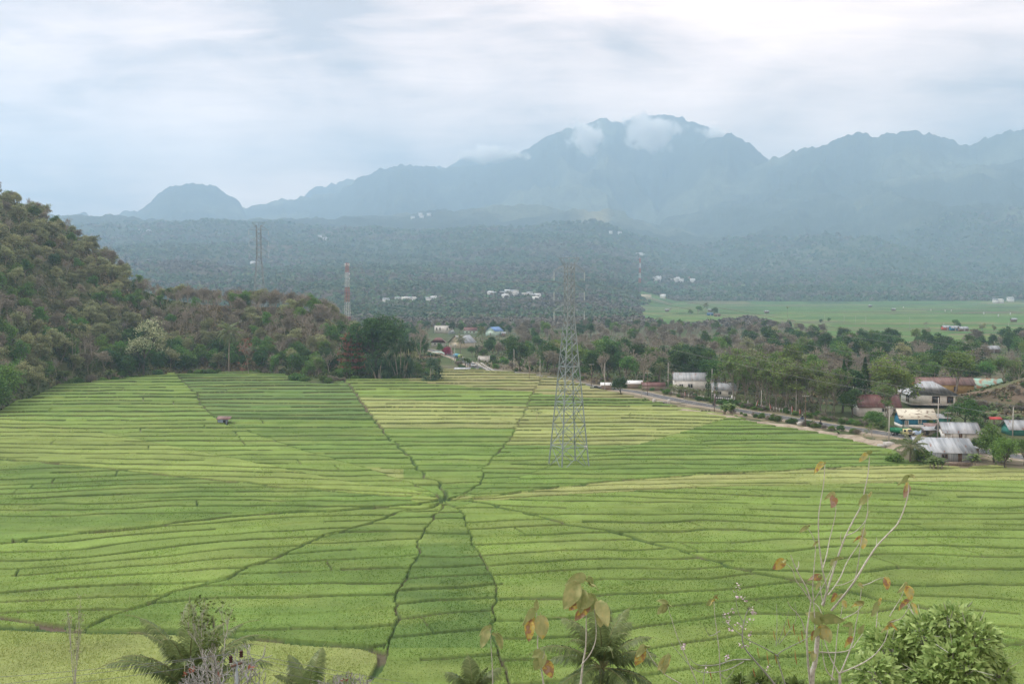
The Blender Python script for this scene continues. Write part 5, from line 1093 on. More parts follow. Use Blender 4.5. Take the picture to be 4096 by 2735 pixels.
# canal
m = MB(); CN = [gp(*p) for p in [(1915, 1452), (1940, 1470), (1972, 1488), (2010, 1494), (2060, 1499)]]
for i in range(len(CN) - 1):
    a, b = CN[i], CN[i + 1]; d = (b - a).normalized(); n = Vector((-d.y, d.x, 0))
    for o_ in (-1.1, 1.1): P_ = [a + n * (o_ - .25), b + n * (o_ - .25), b + n * (o_ + .25), a + n * (o_ + .25)]; m.add([(*q[:2], 0) for q in P_] + [(*q[:2], .5) for q in P_], [[4, 5, 6, 7], [0, 1, 5, 4], [1, 2, 6, 5], [2, 3, 7, 6], [3, 0, 4, 7]])
tag(build('canal', m, M_conc), kind='structure')
b = gp(3680, 1738); m = MB(); rr_ = np.random.default_rng(4); gxx, gyy = np.meshgrid(np.linspace(-2.6, 2.6, 14), np.linspace(-1.4, 1.4, 9)); zz_ = .25 + 1.3 * np.exp(-((gxx - 1.2) ** 2 + gyy ** 2) / .6) + .7 * np.exp(-((gxx + 1) ** 2 + gyy ** 2) / .9) + rr_.uniform(0, .25, gxx.shape); zz_[[0, -1]] = 0; zz_[:, [0, -1]] = 0
m.add(np.stack([gxx, gyy, zz_], -1).reshape(-1, 3), grid_faces(9, 14)); tag(build('tarpaulin', m, M_tarp, loc=(b.x, b.y + 1, 0)), 'crumpled blue grey tarpaulin over a heap beside the road', 'tarpaulin')
b = gp(3715, 1738); m = MB(); m.add([(x * 4.2 * (1 + .1 * math.sin(5 * k)), y * 1.5, .03 + .05 * (x * x < .3)) for k, (x, y) in enumerate([(math.cos(t), math.sin(t)) for t in np.linspace(0, 6.28, 18, endpoint=False)])], [list(range(18))]); tag(build('drying_crop', m, mat('grain', (0.42, 0.32, 0.19), (0.5, 0.39, 0.24)), loc=(b.x, b.y, 0.03)), 'tan layer of crop spread out to dry before the roadside shop', 'crop')
# egrets / scarecrow flags in the far plain
for i, (px, py) in enumerate([(3722, 1249), (3779, 1252), (3804, 1252), (3933, 1263), (3992, 1273), (4040, 1265), (3612, 1237)]):
    b = gp(px, py); e = empty('white_marker', (b.x, b.y, 0), 0, 'white cloth marker on a stake in the far rice plain', 'marker', 'white markers in the far rice plain'); m = MB(); tube(m, [(0, 0, 0), (0, 0, 5)], .12, 4); build('stake', m, M_wood, e); m = MB(); box(m, (.5, 0, 3.6), (1.5, .2, 3.2)); build('cloth', m, M_whp, e)
for (px, py) in [(3480, 1228), (3574, 1243), (3066, 1253), (4054, 1288), (2840, 1247), (2668, 1247)]:
    b = gp(px, py); e = empty('plain_hut', (b.x, b.y, 0), .2, 'tiny hut with pale roof far out in the rice plain', 'hut', 'huts far out in the rice plain'); m = MB(); box(m, (0, 0, 1.6), (6, 4, 3.2)); build('wall', m, M_wood, e); m = MB(); roof_slab(m, (-4, -3, 3.2), (4, -3, 3.2), (4, 0, 4.6), (-4, 0, 4.6)); roof_slab(m, (4, 3, 3.2), (-4, 3, 3.2), (-4, .01, 4.6), (4, .01, 4.6)); build('roof', m, M_tin, e)
for (px, py, k_, lb, rf) in [(2842, 1262, 1, 'blue walled hut beneath palms in the rice plain', M_bluer), (3790, 1320, 0, 'red walled hut among trees in the rice plain', M_tin), (3822, 1322, 1, 'blue grey hut beside the red hut in the rice plain', M_tin), (3858, 1325, 2, 'open shed right of the huts in the rice plain', M_tin), (2870, 1266, 2, 'low wooden shed beside the blue hut', M_wood), (3975, 1412, 2, 'grey tin roofed house behind the bare wood', M_tin)]:
    b = gp(px, py); house('plain_house', lb, 'hut', (b.x, b.y + 3, 0), .1, 8, 5, 2.6, 1.8, [M_redp, M_blue, M_wood][k_], rf, doors=[('f', 0, 1, 1, 1.8)]); keep(px - 22, py - 14, px + 22, py + 1, b.y)
for (px, yt, yb) in [(2712, 1224, 1262), (2875, 1228, 1260), (3060, 1243, 1268), (3297, 1257, 1290), (3376, 1260, 1296), (3421, 1262, 1300), (3463, 1264, 1300), (3637, 1268, 1315), (3775, 1290, 1312), (4033, 1290, 1335)]: pole(px, yt, yb, 'c', 'thin pole out in the far rice plain', group='poles in the far rice plain')

# ================================================================== VEHICLES AND RIDERS
M_tg = mat('green_truck_paint', (0.015, 0.16, 0.07), (0.02, 0.20, 0.09), rough=.5); M_ty = mat('cream_cab_paint', (0.62, 0.58, 0.30), (0.68, 0.64, 0.34), rough=.4); M_chrome = mat('grey_metal', (0.3, 0.3, 0.3), (0.4, 0.4, 0.4), rough=.4, metal=.5)
def wheel(e, x, y, r_=.45, w_=.28):
    m = MB(); tube(m, [(x, y - w_ / 2, r_), (x, y + w_ / 2, r_)], r_, 16, cap=True); t_ = build('wheel', m, M_rub, e); m = MB(); tube(m, [(x, y - w_ / 2 - .02, r_), (x, y + w_ / 2 + .02, r_)], r_ * .5, 10, cap=True); build('rim', m, M_chrome, t_)
def truck(loc, rz, bed, cab, label, tank=False):
    e = empty('dump_truck' if not tank else 'tanker_truck', loc, rz, label, 'truck')
    m = MB(); box(m, (-.4, 0, .72), (5.4, .9, .24)); build('chassis', m, M_black, e)
    m = MB(); prism(m, [(1.3, .62), (3.0, .62), (3.02, 1.35), (2.72, 2.2), (1.3, 2.25)], -.98, .98); build('cab', m, cab, e)
    m = MB(); m.add([(3.035, -.84, 1.40), (3.035, .84, 1.40), (2.765, .80, 2.10), (2.765, -.80, 2.10)], [[0, 1, 2, 3]]); v = m.V[0].copy(); v[:, 0] += .02; m.add(v, [[3, 2, 1, 0]]); build('windscreen', m, M_glass, e)
    for s in (-1, 1):
        m = MB(); box(m, (2.05, s * .99, 1.72), (.8, .03, .6)); build('side_window', m, M_glass, e); m = MB(); box(m, (3.05, s * .7, .95), (.06, .3, .2)); build('headlight', m, M_whp, e); m = MB(); box(m, (2.9, s * 1.15, 1.7), (.08, .2, .34)); build('mirror', m, M_black, e)
    m = MB(); box(m, (3.08, 0, .62), (.14, 1.96, .24)); build('bumper', m, M_black, e); m = MB(); box(m, (3.05, 0, 1.15), (.05, 1.1, .2)); build('grille', m, M_black, e)
    m = MB()
    if tank: tube(m, [(-3.1, 0, 1.75), (-3.0, 0, 1.75), (.9, 0, 1.75), (1.0, 0, 1.75)], [.7, .95, .95, .7], 18, cap=True)
    else:
        box(m, (-1.0, 0, .98), (4.1, 2.05, .1))
        for s in (-1, 1): box(m, (-1.0, s * 1.0, 1.5), (4.1, .07, 1.0)); [box(m, (-2.9 + k * .76, s * 1.06, 1.5), (.1, .07, 1.0)) for k in range(6)]
        box(m, (1.08, 0, 1.65), (.07, 2.05, 1.3)); box(m, (-3.05, 0, 1.5), (.07, 2.05, 1.0)); box(m, (1.45, 0, 2.35), (.75, 2.0, .07))
    build('tank' if tank else 'tipper_bed', m, bed, e)
    for x in (2.1, -1.9):
        for s in (-1, 1): wheel(e, x, s * .82)
    return e
d_ = (gp(3600, 1744) - gp(3500, 1729)); q = gp(3598, 1748) ; n_ = Vector((-d_.y, d_.x, 0)).normalized(); rz_ = math.atan2(d_.y, d_.x); q = gp(3592, 1746); q.z = .15
truck(q + n_ * 1.2, rz_, M_tg, M_ty, 'cream cabbed tipper truck with a green bed driving on the road'); keep(3555, 1708, 3632, 1756, q.y)
q = gp(1832, 1434); q.z = .15; truck(q, R(-50), mat('tank_blue', (0.10, 0.30, 0.45), (0.13, 0.36, 0.52)), mat('lime_cab', (0.45, 0.62, 0.12), (0.5, 0.68, 0.15)), 'blue tanker truck with a lime green cab at the road bend', tank=True); keep(1805, 1415, 1848, 1442, q.y)
def car(name, loc, rz, paint, label, pickup=False):
    e = empty(name, loc, rz, label, 'pickup' if pickup else 'car'); m = MB()
    body = [(-2.1, .35), (2.1, .35), (2.15, .75), (1.9, .95), (.9, 1.02), (-2.1, 1.05)] if pickup else [(-2.0, .35), (2.0, .35), (2.05, .7), (1.8, .92), (1.0, 1.0), (-1.9, 1.05)]
    prism(m, body, -.85, .85); build('body', m, paint, e); m = MB(); prism(m, [(-.6, 1.03), (1.0, 1.0), (.5, 1.62), (-.45, 1.65)] if pickup else [(-1.8, 1.03), (1.1, 1.0), (.45, 1.55), (-1.5, 1.55)], -.76, .76); build('cabin', m, M_glass, e)
    m = MB(); box(m, (0 if pickup else -.5, 0, 1.64 if pickup else 1.575), (1.0 if pickup else 1.9, 1.5, .06)); build('roof_panel', m, paint, e)
    for x in (1.3, -1.3):
        for s in (-1, 1): wheel(e, x, s * .78, .33, .22)
    for s in (-1, 1): m = MB(); box(m, (2.1, s * .6, .75), (.06, .3, .14)); build('headlight', m, M_whp, e)
    return e
q = gp(2382, 1559); car('pickup_truck', q + Vector((0, 0, .05)), R(-12), M_black, 'black pickup parked beside a rusty pole', True); keep(2365, 1540, 2400, 1562, q.y)
q = gp(1893, 1466); q.z = .15; car('parked_car', q, R(-60), M_whp, 'white car coming out of the road bend'); q = gp(1851, 1442); q.z = .15; car('parked_car', q + Vector((0, 0, 0)), R(120), M_black, 'dark car behind the blue tanker truck')
q = gp(3624, 1747); q.z = .1; car('van', q + Vector((2.2, 4.5, 0)), R(-70), M_whp, 'white car mostly hidden behind the tipper cab')
def skin_body(parent, pts, edges, rad, m, name='person'):
    me = bpy.data.meshes.new(name); me.from_pydata(pts, edges, []); o = bpy.data.objects.new(name, me); COL.objects.link(o); o.parent = parent; me.materials.append(m)
    md = o.modifiers.new('skin', 'SKIN'); 
    for i, v in enumerate(me.skin_vertices[0].data): v.radius = (rad[i], rad[i]); v.use_root = (i == 0)
    o.modifiers.new('sub', 'SUBSURF').levels = 1; o.modifiers['sub'].render_levels = 1
    return o
M_cloth1 = mat('dark_jacket', (0.03, 0.035, 0.045), (0.05, 0.055, 0.065)); M_cloth2 = mat('black_clothes', (0.015, 0.015, 0.018), (0.03, 0.03, 0.033)); M_skin = mat('skin', (0.22, 0.12, 0.08), (0.27, 0.16, 0.11)); M_hel = mat('helmet_shell', (0.05, 0.06, 0.07), (0.08, 0.09, 0.10), rough=.3)
def rider(px, py, rz, cloth, paint, blab, plab, helm):
    b = gp(px, py); b.z = .15; e = empty('motorcycle', b, rz, blab, 'motorcycle', 'motorcycles on the road')
    m = MB(); prism(m, [(-.75, .5), (-.2, .38), (.25, .38), (.45, .55), (.55, .95), (.42, 1.0), (.25, .72), (-.1, .68), (-.8, .76)], -.13, .13); build('body', m, paint, e)
    for x in (-.62, .62):
        m = MB(); an = np.linspace(0, 2 * np.pi, 17); tube(m, [(x + .24 * math.cos(t), 0, .29 + .24 * math.sin(t)) for t in an], .055, 5); w_ = build('wheel', m, M_rub, e); m = MB(); tube(m, [(x, -.06, .29), (x, .06, .29)], .12, 8, cap=True); build('rim', m, M_chrome, w_)
    m = MB(); tube(m, [(.42, -.33, 1.02), (.47, 0, 1.04), (.42, .33, 1.02)], .02, 5); build('handlebar', m, M_black, e); m = MB(); sphere(m, (.55, 0, .88), .09); build('headlight', m, M_whp, e); m = MB(); box(m, (-.35, 0, .78), (.7, .24, .09)); build('seat', m, M_black, e)
    p_ = empty('rider', b, rz, plab, 'person', 'people riding motorcycles')
    P_ = [(-.25, 0, .86), (-.2, 0, 1.1), (-.14, 0, 1.33), (-.10, 0, 1.44), (-.07, 0, 1.52)]; E_ = [(0, 1), (1, 2), (2, 3), (3, 4)]; R_ = [.15, .14, .17, .07, .06]
    for s in (-1, 1):
        i = len(P_); P_ += [(-.10, .17 * s, 1.36), (.08, .27 * s, 1.12), (.36, .30 * s, 1.06), (.43, .31 * s, 1.04)]; E_ += [(2, i), (i, i + 1), (i + 1, i + 2), (i + 2, i + 3)]; R_ += [.07, .05, .04, .04]
        i = len(P_); P_ += [(-.2, .13 * s, .84), (.2, .2 * s, .78), (.12, .2 * s, .42), (.24, .2 * s, .36)]; E_ += [(0, i), (i, i + 1), (i + 1, i + 2), (i + 2, i + 3)]; R_ += [.11, .085, .055, .05]
    skin_body(p_, P_, E_, R_, cloth, 'body')
    h = MB(); sphere(h, (-.03, 0, 1.63), .115, s=(1, .88, 1.15), seg=12, rings=8); sphere(h, (.08, 0, 1.61), .022); build('head', h, M_skin, p_); h = MB(); sphere(h, (-.045, 0, 1.675), .145, seg=12, rings=8); build('helmet', h, helm, p_)
rider(3281, 1704, rz_ + math.pi, M_cloth2, M_black, 'black motorcycle nearest the tipper truck', 'person in black riding the motorcycle nearest the truck', M_hel)
rider(3210, 1682, rz_, M_cloth1, mat('blue_paint', (0.03, 0.06, 0.16), (0.05, 0.08, 0.2), rough=.3), 'blue motorcycle on the far lane beside the rusty pole', 'person in a dark jacket riding the blue motorcycle', M_whp)
rider(2857, 1626, rz_, M_cloth1, M_black, 'dark motorcycle passing the schoolhouse gateway', 'person in a dark jacket riding past the gateway', M_hel)

# ================================================================== TREES ONE CAN PICK OUT
T = plant_px
def shr(px, yb, h, lab, kind='shrub', **k): return T(kind, px, yb - h, yb, lab, 'shrub', 'low shrubs', **k)
T('great_tree', 1510, 1252, 1512, 'great dark broad crowned tree at the foot of the hill', wx=1.0); 
T('pandanus', 1600, 1330, 1518, 'tall dark strap leaved tree beside the great dark tree', 'pandanus', wx=.85); T('pandanus', 1515, 1410, 1520, 'low dark strap leaved clump under the great tree', 'pandanus', wx=1.25); T('pandanus', 1722, 1418, 1528, 'dark strap leaved clump at the corner of the gold terraces', 'pandanus', wx=1.2)
T('red_leaved_tree', 1408, 1330, 1505, 'red leaved tree with tiered branches beside the great dark tree', wx=.95); T('rust_sapling', 995, 1352, 1500, 'slender tree with thin red foliage at the middle of the hill foot')
T('flowering_tree', 575, 1268, 1500, 'dark tree covered in cream blossom at the hill foot', wx=1.0)
for px, yt, yb, lb in [(292, 1290, 1478, 'areca palm, the tallest and leftmost of its group'), (303, 1360, 1480, 'short areca palm in front of its tall neighbours'), (322, 1292, 1484, 'areca palm in the middle of its group'), (340, 1298, 1480, 'areca palm at the right of its group')]: T('areca_palm', px, yt, yb, lb, 'palm', 'areca palms on the hill')
T('coconut_palm', 915, 1300, 1490, 'coconut palm at the hill foot beside the slender red tree', 'palm', var=1)
T('mango_tree', 170, 1420, 1520, 'round dense green tree by the banana clump on the left', wx=1.15); T('mango_tree', 15, 1450, 1600, 'dense green tree cut by the left frame edge', wx=1.2); T('mango_tree', -60, 1440, 1640, 'bushy green tree at the lower end of the hill foot', wx=1.2)
T('banana_plant', 255, 1470, 1530, 'banana clump on the bank between tree and palms', 'banana plant', var=2); T('banana_plant', 440, 1470, 1518, 'banana clump below the blossoming tree', 'banana plant', var=0)
T('sapling', 1263, 1420, 1508, 'yellow green sapling standing on bare tan ground'); T('shrub', 1185, 1490, 1526, 'dark round bush at the edge of the rice', 'shrub', wx=1.6); T('shrub', 1298, 1500, 1530, 'small green bush right of the sapling', 'shrub')
T('sapling', 2148, 1632, 1692, 'little lone tree standing in the yellow rice', wx=1.2); T('sapling', 2522, 1650, 1696, 'thin wispy sapling in the yellow rice right of the pylon', wx=.6)
T('dark_tree', 2485, 1505, 1586, 'round dark tree on two trunks beside the road', wx=1.35); T('coconut_palm', 2640, 1455, 1545, 'coconut palm left of the schoolhouse', 'palm'); T('young_palm', 2722, 1545, 1582, 'small palm in front of the schoolhouse wall', 'palm')
T('cypress_tree', 2833, 1480, 1600, 'narrow dark cypress against the white schoolhouse'); T('cypress_tree', 2862, 1490, 1592, 'smaller cypress behind the concrete pole')
T('cypress_tree', 3373, 1435, 1625, 'cypress poking above the dark trees by the hall', wx=1.2); T('cypress_tree', 3457, 1428, 1640, 'tall dark cypress beside the red roofed block', wx=1.3)
T('sapling', 2562, 1538, 1600, 'bushy tree with pale leaves left of the culvert'); T('banana_plant', 2580, 1585, 1612, 'banana plants beside the culvert', 'banana plant')
T('banana_plant', 2908, 1600, 1668, 'banana clump by the old tyres', 'banana plant', var=2); T('banana_plant', 3355, 1715, 1750, 'lone banana sprout on the heaped earth', 'banana plant', var=1)
VT = [(2940, 1395, 1612), (2985, 1440, 1618), (3035, 1405, 1625), (3075, 1450, 1634), (3110, 1470, 1640), (3150, 1430, 1646), (3205, 1445, 1652), (3245, 1440, 1650), (3290, 1490, 1660), (3335, 1470, 1655)]
VL = ['with the fullest yellow green crown, beside the annexe', 'second from the annexe, slim', 'tall, behind the leaning banner', 'low, behind the row of banners', 'thin, left of the leaning pole', 'bright topped, beside the leaning pole', 'wide and bare branched, right of the leaning pole', 'set back, between pole and dark tree', 'short, left of the dark trees', 'sparse, in front of the cypress']
for i, (a, b, c) in enumerate(VT): T('vase_tree', a, b, c, 'vase shaped roadside tree %s' % VL[i], 'tree', 'vase shaped trees along the road', wx=.95 + .1 * (i % 3))
T('vase_tree', 3555, 1520, 1680, 'tall vase shaped tree in front of the dull red roof', wx=1.15, var=1); T('fresh_tree', 3590, 1420, 1640, 'broad bright green tree behind the red roofed block', wx=1.25); T('fresh_tree', 3540, 1460, 1650, 'bright green crown above the vase shaped tree', wx=1.0); T('fresh_tree', 3820, 1398, 1600, 'bright green tree right behind the hall', wx=1.1); T('fresh_tree', 3140, 1376, 1560, 'fresh green tree standing behind the roadside row', wx=.9)
T('dark_tree', 3370, 1470, 1650, 'large dark brown green tree left of the red roofed block', wx=1.1, var=0); T('dark_tree', 3410, 1550, 1668, 'dark tree with low branches beside the concrete pole', wx=1.0, var=1)
T('mango_tree', 3490, 1640, 1712, 'flat topped feathery green tree beside the road', wx=1.55); T('sapling', 3497, 1690, 1768, 'small round tree on the road verge', wx=1.5); T('sapling', 3462, 1715, 1765, 'wispy sapling on the heaped earth by the road', wx=1.0); T('sapling', 3545, 1710, 1755, 'small tree beside the tipper truck', wx=1.0)
T('mango_tree', 3860, 1582, 1700, 'big dense green tree right of the blue house', wx=1.35, var=0); T('cypress_tree', 3612, 1680, 1712, 'small clipped conifer in front of the blue house'); T('shrub', 3715, 1672, 1712, 'rounded bush at the corner of the blue house', 'shrub')
T('mango_tree', 3975, 1690, 1850, 'tall dark leafy tree at the right of the silver shed', wx=.95); T('mango_tree', 4020, 1745, 1880, 'reddish green dense tree standing in front of the yard', wx=.9, var=1); T('mango_tree', 4096, 1750, 1860, 'dark tree cut by the right frame edge', wx=.9); T('mango_tree', 3905, 1745, 1815, 'feathery spreading tree behind the banana clump', wx=1.3)
T('young_palm', 3640, 1752, 1862, 'windblown young coconut palm at the corner of the rice', 'palm', var=0, rz=0, wx=1.1); T('shrub', 3585, 1810, 1862, 'leafy bush left of the windblown palm', 'shrub'); T('shrub', 3690, 1790, 1862, 'straggling bush between palm and silver shed', 'shrub')
T('banana_plant', 3735, 1812, 1882, 'banana clump in front of the silver shed', 'banana plant', var=2); T('banana_plant', 3895, 1800, 1872, 'banana plants at the end of the brick wall', 'banana plant', var=0); T('banana_plant', 3772, 1825, 1886, 'tall banana plant right of the banana clump', 'banana plant', var=1)
for i, (px, yt) in enumerate([(3945, 1640), (3985, 1632), (4022, 1655), (4075, 1648)]): T('banana_plant', px, yt, 1700, '%s banana plant in the row on the brown slope' % ['first', 'broad second', 'thin third', 'last'][i], 'banana plant', var=i, group='banana plants on the brown slope')
T('flame_bush', 1787, 1384, 1420, 'bush covered in magenta blossom by the twin poles', 'bush'); T('coconut_palm', 1930, 1308, 1395, 'tall coconut palm in front of the blue roofed house', 'palm', var=0); T('coconut_palm', 1842, 1342, 1425, 'coconut palm in front of the cream gable', 'palm', var=1)
T('bare_tree', 1672, 1290, 1470, 'tall pale tree with an open bare crown right of the great dark tree', wx=.9, var=1); T('bare_tree', 2117, 1405, 1500, 'bare tree above the short rusty pole', wx=1.1); T('green_tree', 1755, 1372, 1420, 'green tree left of the magenta bush'); T('green_tree', 1990, 1375, 1420, 'small tree on the meadow by the dark wood'); T('green_tree', 1890, 1385, 1430, 'leafy tree between the two palms', wx=1.3); T('dark_tree', 1965, 1345, 1405, 'dark tree behind the tall palm'); T('banana_plant', 1870, 1420, 1470, 'banana clump at the road bend', 'banana plant', var=2)
T('areca_palm', 3150, 1226, 1268, 'lone dark palm in the far rice plain', 'palm', wx=2.2); T('coconut_palm', 2824, 1213, 1262, 'palm standing over the blue hut in the plain', 'palm')
for i, (px, yt, yb, k_) in enumerate([(2790, 1222, 1258, 'green_tree'), (2760, 1235, 1262, 'green_tree'), (2855, 1228, 1262, 'dark_tree'), (2682, 1228, 1250, 'bare_tree'), (3700, 1285, 1312, 'bare_tree'), (3815, 1276, 1312, 'green_tree'), (3838, 1290, 1315, 'green_tree'), (3930, 1292, 1325, 'olive_tree'), (3975, 1298, 1328, 'olive_tree'), (4025, 1302, 1335, 'green_tree'), (4080, 1312, 1335, 'olive_tree'), (3285, 1275, 1292, 'dark_tree'), (3315, 1270, 1288, 'green_tree'), (3390, 1325, 1352, 'green_tree'), (3435, 1350, 1380, 'dark_tree')]): T(k_, px, yt, yb, 'small %s out in the far rice plain' % k_.replace('_', ' '), 'tree', 'trees out in the far rice plain', parts=False, wx=1.3)
# belt at the far edge of the plain, hill foot undergrowth, woods: filled from area densities
def okspot(x, y, rad):
    for p in RL:
        if (p.x - x) ** 2 + (p.y - y) ** 2 < (rad + 4.5) ** 2: return False
    return True
FT = np.array([(gp(*p).x, gp(*p).y) for p in [(0, 1655), (130, 1600), (230, 1548), (420, 1532), (620, 1508), (860, 1500), (1080, 1500), (1220, 1535), (1380, 1530), (1640, 1522)]])
r = random.Random(77); placed = []
def spaced(x, y, d):
    for (a, b) in placed:
        if abs(a - x) < d and abs(b - y) < d and (a - x) ** 2 + (b - y) ** 2 < d * d: return False
    placed.append((x, y)); return True
WH = [(150, 'at the left frame edge'), (380, 'above the areca palms'), (650, 'above the blossoming tree'), (950, 'behind the hill foot palm'), (1180, 'left of the sapling on tan ground'), (1400, 'behind the tiered red tree'), (1760, 'behind the great dark tree')]
def where_hill(px, up):
    for lim, s in WH:
        if px < lim: w_ = s; break
    else: w_ = s
    return ('near the crest, ' if up > .75 else 'mid slope, ' if up > .35 else 'low on the hill, ') + w_
KC = {}
def capk(k):
    for q in (k, 'bare_tree', 'brown_tree', 'olive_tree', 'green_tree', 'dark_tree'):
        if KC.get(q, 0) < 280: KC[q] = KC.get(q, 0) + 1; return q
    return k
cnt = 0
for t in range(14000):
    if cnt >= 700: break
    px = r.uniform(-420, 1700); df = float(np.interp(px, [p[0] for p in FOOT], [p[1] for p in FOOT])); y = r.uniform(df + 4, 600 if px < 1500 else 540)
    x = (px - CX) / F * y
    if inpoly(np.array([x]), np.array([y]), OUTER)[0]: continue
    up = (y - df) / (HR_D - df)
    if px > 1640 and y > 480: continue
    zz0 = hz(x, y); sx_, sy_ = proj(x, y, zz0 + 9)
    sp_ = 5.4 if up < .35 else 5.8 if up < .8 else 6.6
    if not spaced(x, y, sp_): continue
    u = r.random(); bareband = px > 560 and up > .45
    if bareband: k_ = 'bare_tree' if u < .40 else 'brown_tree' if u < .68 else 'olive_tree' if u < .9 else 'green_tree'
    elif up > .35: k_ = 'olive_tree' if u < .58 else 'green_tree' if u < .72 else 'brown_tree' if u < .88 else 'bare_tree' if u < .96 else 'dark_tree'
    elif px < 420: k_ = 'olive_tree' if u < .30 else 'bare_tree' if u < .52 else 'brown_tree' if u < .72 else 'green_tree'
    else: k_ = 'green_tree' if u < .50 else 'dark_tree' if u < .86 else 'olive_tree' if u < .93 else 'bare_tree'
    h = r.uniform(7.5, 10.5) + (1.5 if up < .35 else 0) + (2 if (px > 700 and up > .5) else 0)
    if blocked(x, y, zz0, h, 6): continue
    k_ = capk(k_)
    adj = {'bare_tree': 'bare grey', 'brown_tree': 'brown leaved', 'olive_tree': 'olive crowned', 'green_tree': 'green leafy', 'dark_tree': 'dark green'}[k_]
    plant(k_, (x, y, zz0 - (2.2 if up < .45 and k_ in ('green_tree', 'dark_tree') else .3)), h, '%s%s tree %s' % ('low ' if h < 9 else 'tall ' if h > 11 else '', adj, where_hill(px, up)), '%ss on the wooded hill' % k_.replace('_', ' '), parts=(up < .55), wx=r.uniform(.95, 1.25), rng=r); cnt += 1
print('hill trees', cnt)
# undergrowth along the foot of the hill and the verge
for i in range(150):
    s_ = r.uniform(0, len(FT) - 1.001); k = int(s_); a = FT[k] * (1 - s_ + k) + FT[k + 1] * (s_ - k); off = r.uniform(0.5, 9); x, y = a[0] - off * .25, a[1] + off
    if inpoly(np.array([x]), np.array([y]), OUTER)[0]: continue
    px = az(x, y); kk = 'dry_shrub' if r.random() < (.55 if 1050 < px < 1500 else .2) else 'shrub'
    if 1230 < px < 1300: continue
    plant(kk, (x, y, hz(x, y) - .1), r.uniform(1.4, 3.2), '%s low down %s' % ('dry brown shrub' if kk[0] == 'd' else 'green shrub', [s for l_, s in WH + [(9999, 'behind the great dark tree')] if px < l_][0]), 'shrubs along the hill foot', 'shrub', wx=r.uniform(.9, 1.3), rng=r)
# wood behind the road
WR = [(2300, 'left of the near pylon'), (2500, 'right behind the near pylon'), (2760, 'behind the maroon and white sheds'), (3000, 'behind the schoolhouse'), (3250, 'behind the roadside row'), (3500, 'behind the cypresses'), (3800, 'behind the hall'), (4500, 'above the brown slope')]
cnt = 0; placed = []
RX = [p.x for p in RL]; 
for t in range(16000):
    if cnt >= 560: break
    px = r.uniform(2010, 4250); front = float(np.interp(px, [2010, 2100, 2350, 2560, 2700, 2960, 3200, 3400, 3640, 3900, 4250], [535, 470, 425, 412, 412, 372, 352, 345, 395, 402, 400])); 
    y = front + (r.random() ** 1.5) * (1010 - front); x = (px - CX) / F * y
    if bool(plain_mask(np.array([x]), np.array([y]))[0]) or not okspot(x, y, 4): continue
    pyb = 1150 + F * CAMZ / y
    if px > 3300 and pyb < 1372: continue
    if not spaced(x, y, float(np.interp(y, [400, 600, 1000], [6.5, 8.5, 11.5]))): continue
    u = r.random(); f_ = float(fbm(np.array([x / 60.0]), np.array([y / 90.0]), 2, 91)[0])
    if f_ > .52: k_ = 'bare_tree' if u < .62 else 'brown_tree' if u < .82 else 'olive_tree' if u < .9 else 'green_tree'
    else: k_ = 'green_tree' if u < .30 else 'dark_tree' if u < .62 else 'olive_tree' if u < .74 else 'fresh_tree' if u < .80 else 'bare_tree'
    z0 = hz(x, y); h = r.uniform(9.5, 14) * float(np.interp(y, [400, 1000], [1.15, .85]))
    if blocked(x, y, z0, h, 7): continue
    k_ = capk(k_)
    adj = {'bare_tree': 'bare grey', 'brown_tree': 'brown leaved', 'olive_tree': 'olive crowned', 'green_tree': 'green leafy', 'dark_tree': 'dark green', 'fresh_tree': 'bright green'}[k_]; w_ = [s for l_, s in WR if px < l_][0]
    plant(k_, (x, y, z0 - .2), h, '%s%s tree %s in the wood %s' % ('low ' if h < 11 else 'tall ' if h > 13.5 else '', adj, 'at the front' if y < front + 70 else 'deep' if y < 650 else 'at the back', w_), '%ss in the wood behind the road' % k_.replace('_', ' '), parts=y < 520, wx=r.uniform(.9, 1.15), rng=r); cnt += 1
print('wood trees', cnt)
for i in range(34):
    x = r.uniform(165, 250); y = r.uniform(345, 400); z0 = hz(x, y); h = r.uniform(5, 9)
    if z0 < 3 or blocked(x, y, z0, h, 6): continue
    k_ = r.choice(['rust_sapling', 'sapling', 'mango_tree', 'vase_tree', 'vase_tree']); k_ = 'vase_tree' if k_ == 'rust_sapling' else k_
    plant(k_, (x, y, z0 - .3), h, '%s on the brown slope %s' % ({'sapling': 'thin sapling', 'mango_tree': 'dense round tree', 'vase_tree': 'open crowned tree'}[k_], 'behind the turquoise shed' if x < 195 else 'near its crest'), 'trees on the brown slope', rng=r)
# thin wood between hill and village
for t in range(400):
    px = r.uniform(1560, 2060); y = r.uniform(540, 980); x = (px - CX) / F * y
    if (y > 640 and y < 830 and 1700 < px < 2060) or not okspot(x, y, 4) or not spaced(x, y, 9): continue
    z0 = hz(x, y); h = r.uniform(7, 11)
    if blocked(x, y, z0, h, 7): continue
    k_ = capk(r.choice(['bare_tree', 'brown_tree', 'green_tree', 'green_tree', 'olive_tree', 'dark_tree'] if y < 830 else ['bare_tree', 'brown_tree', 'bare_tree', 'green_tree', 'olive_tree']))
    adj = {'bare_tree': 'bare grey', 'brown_tree': 'brown leaved', 'olive_tree': 'olive crowned', 'green_tree': 'green leafy', 'dark_tree': 'dark green'}[k_]
    plant(k_, (x, y, z0 - .2), h, '%s tree %s the village houses' % (adj, 'among' if y < 830 else 'beyond'), '%ss round the village' % k_.replace('_', ' '), parts=False, rng=r)
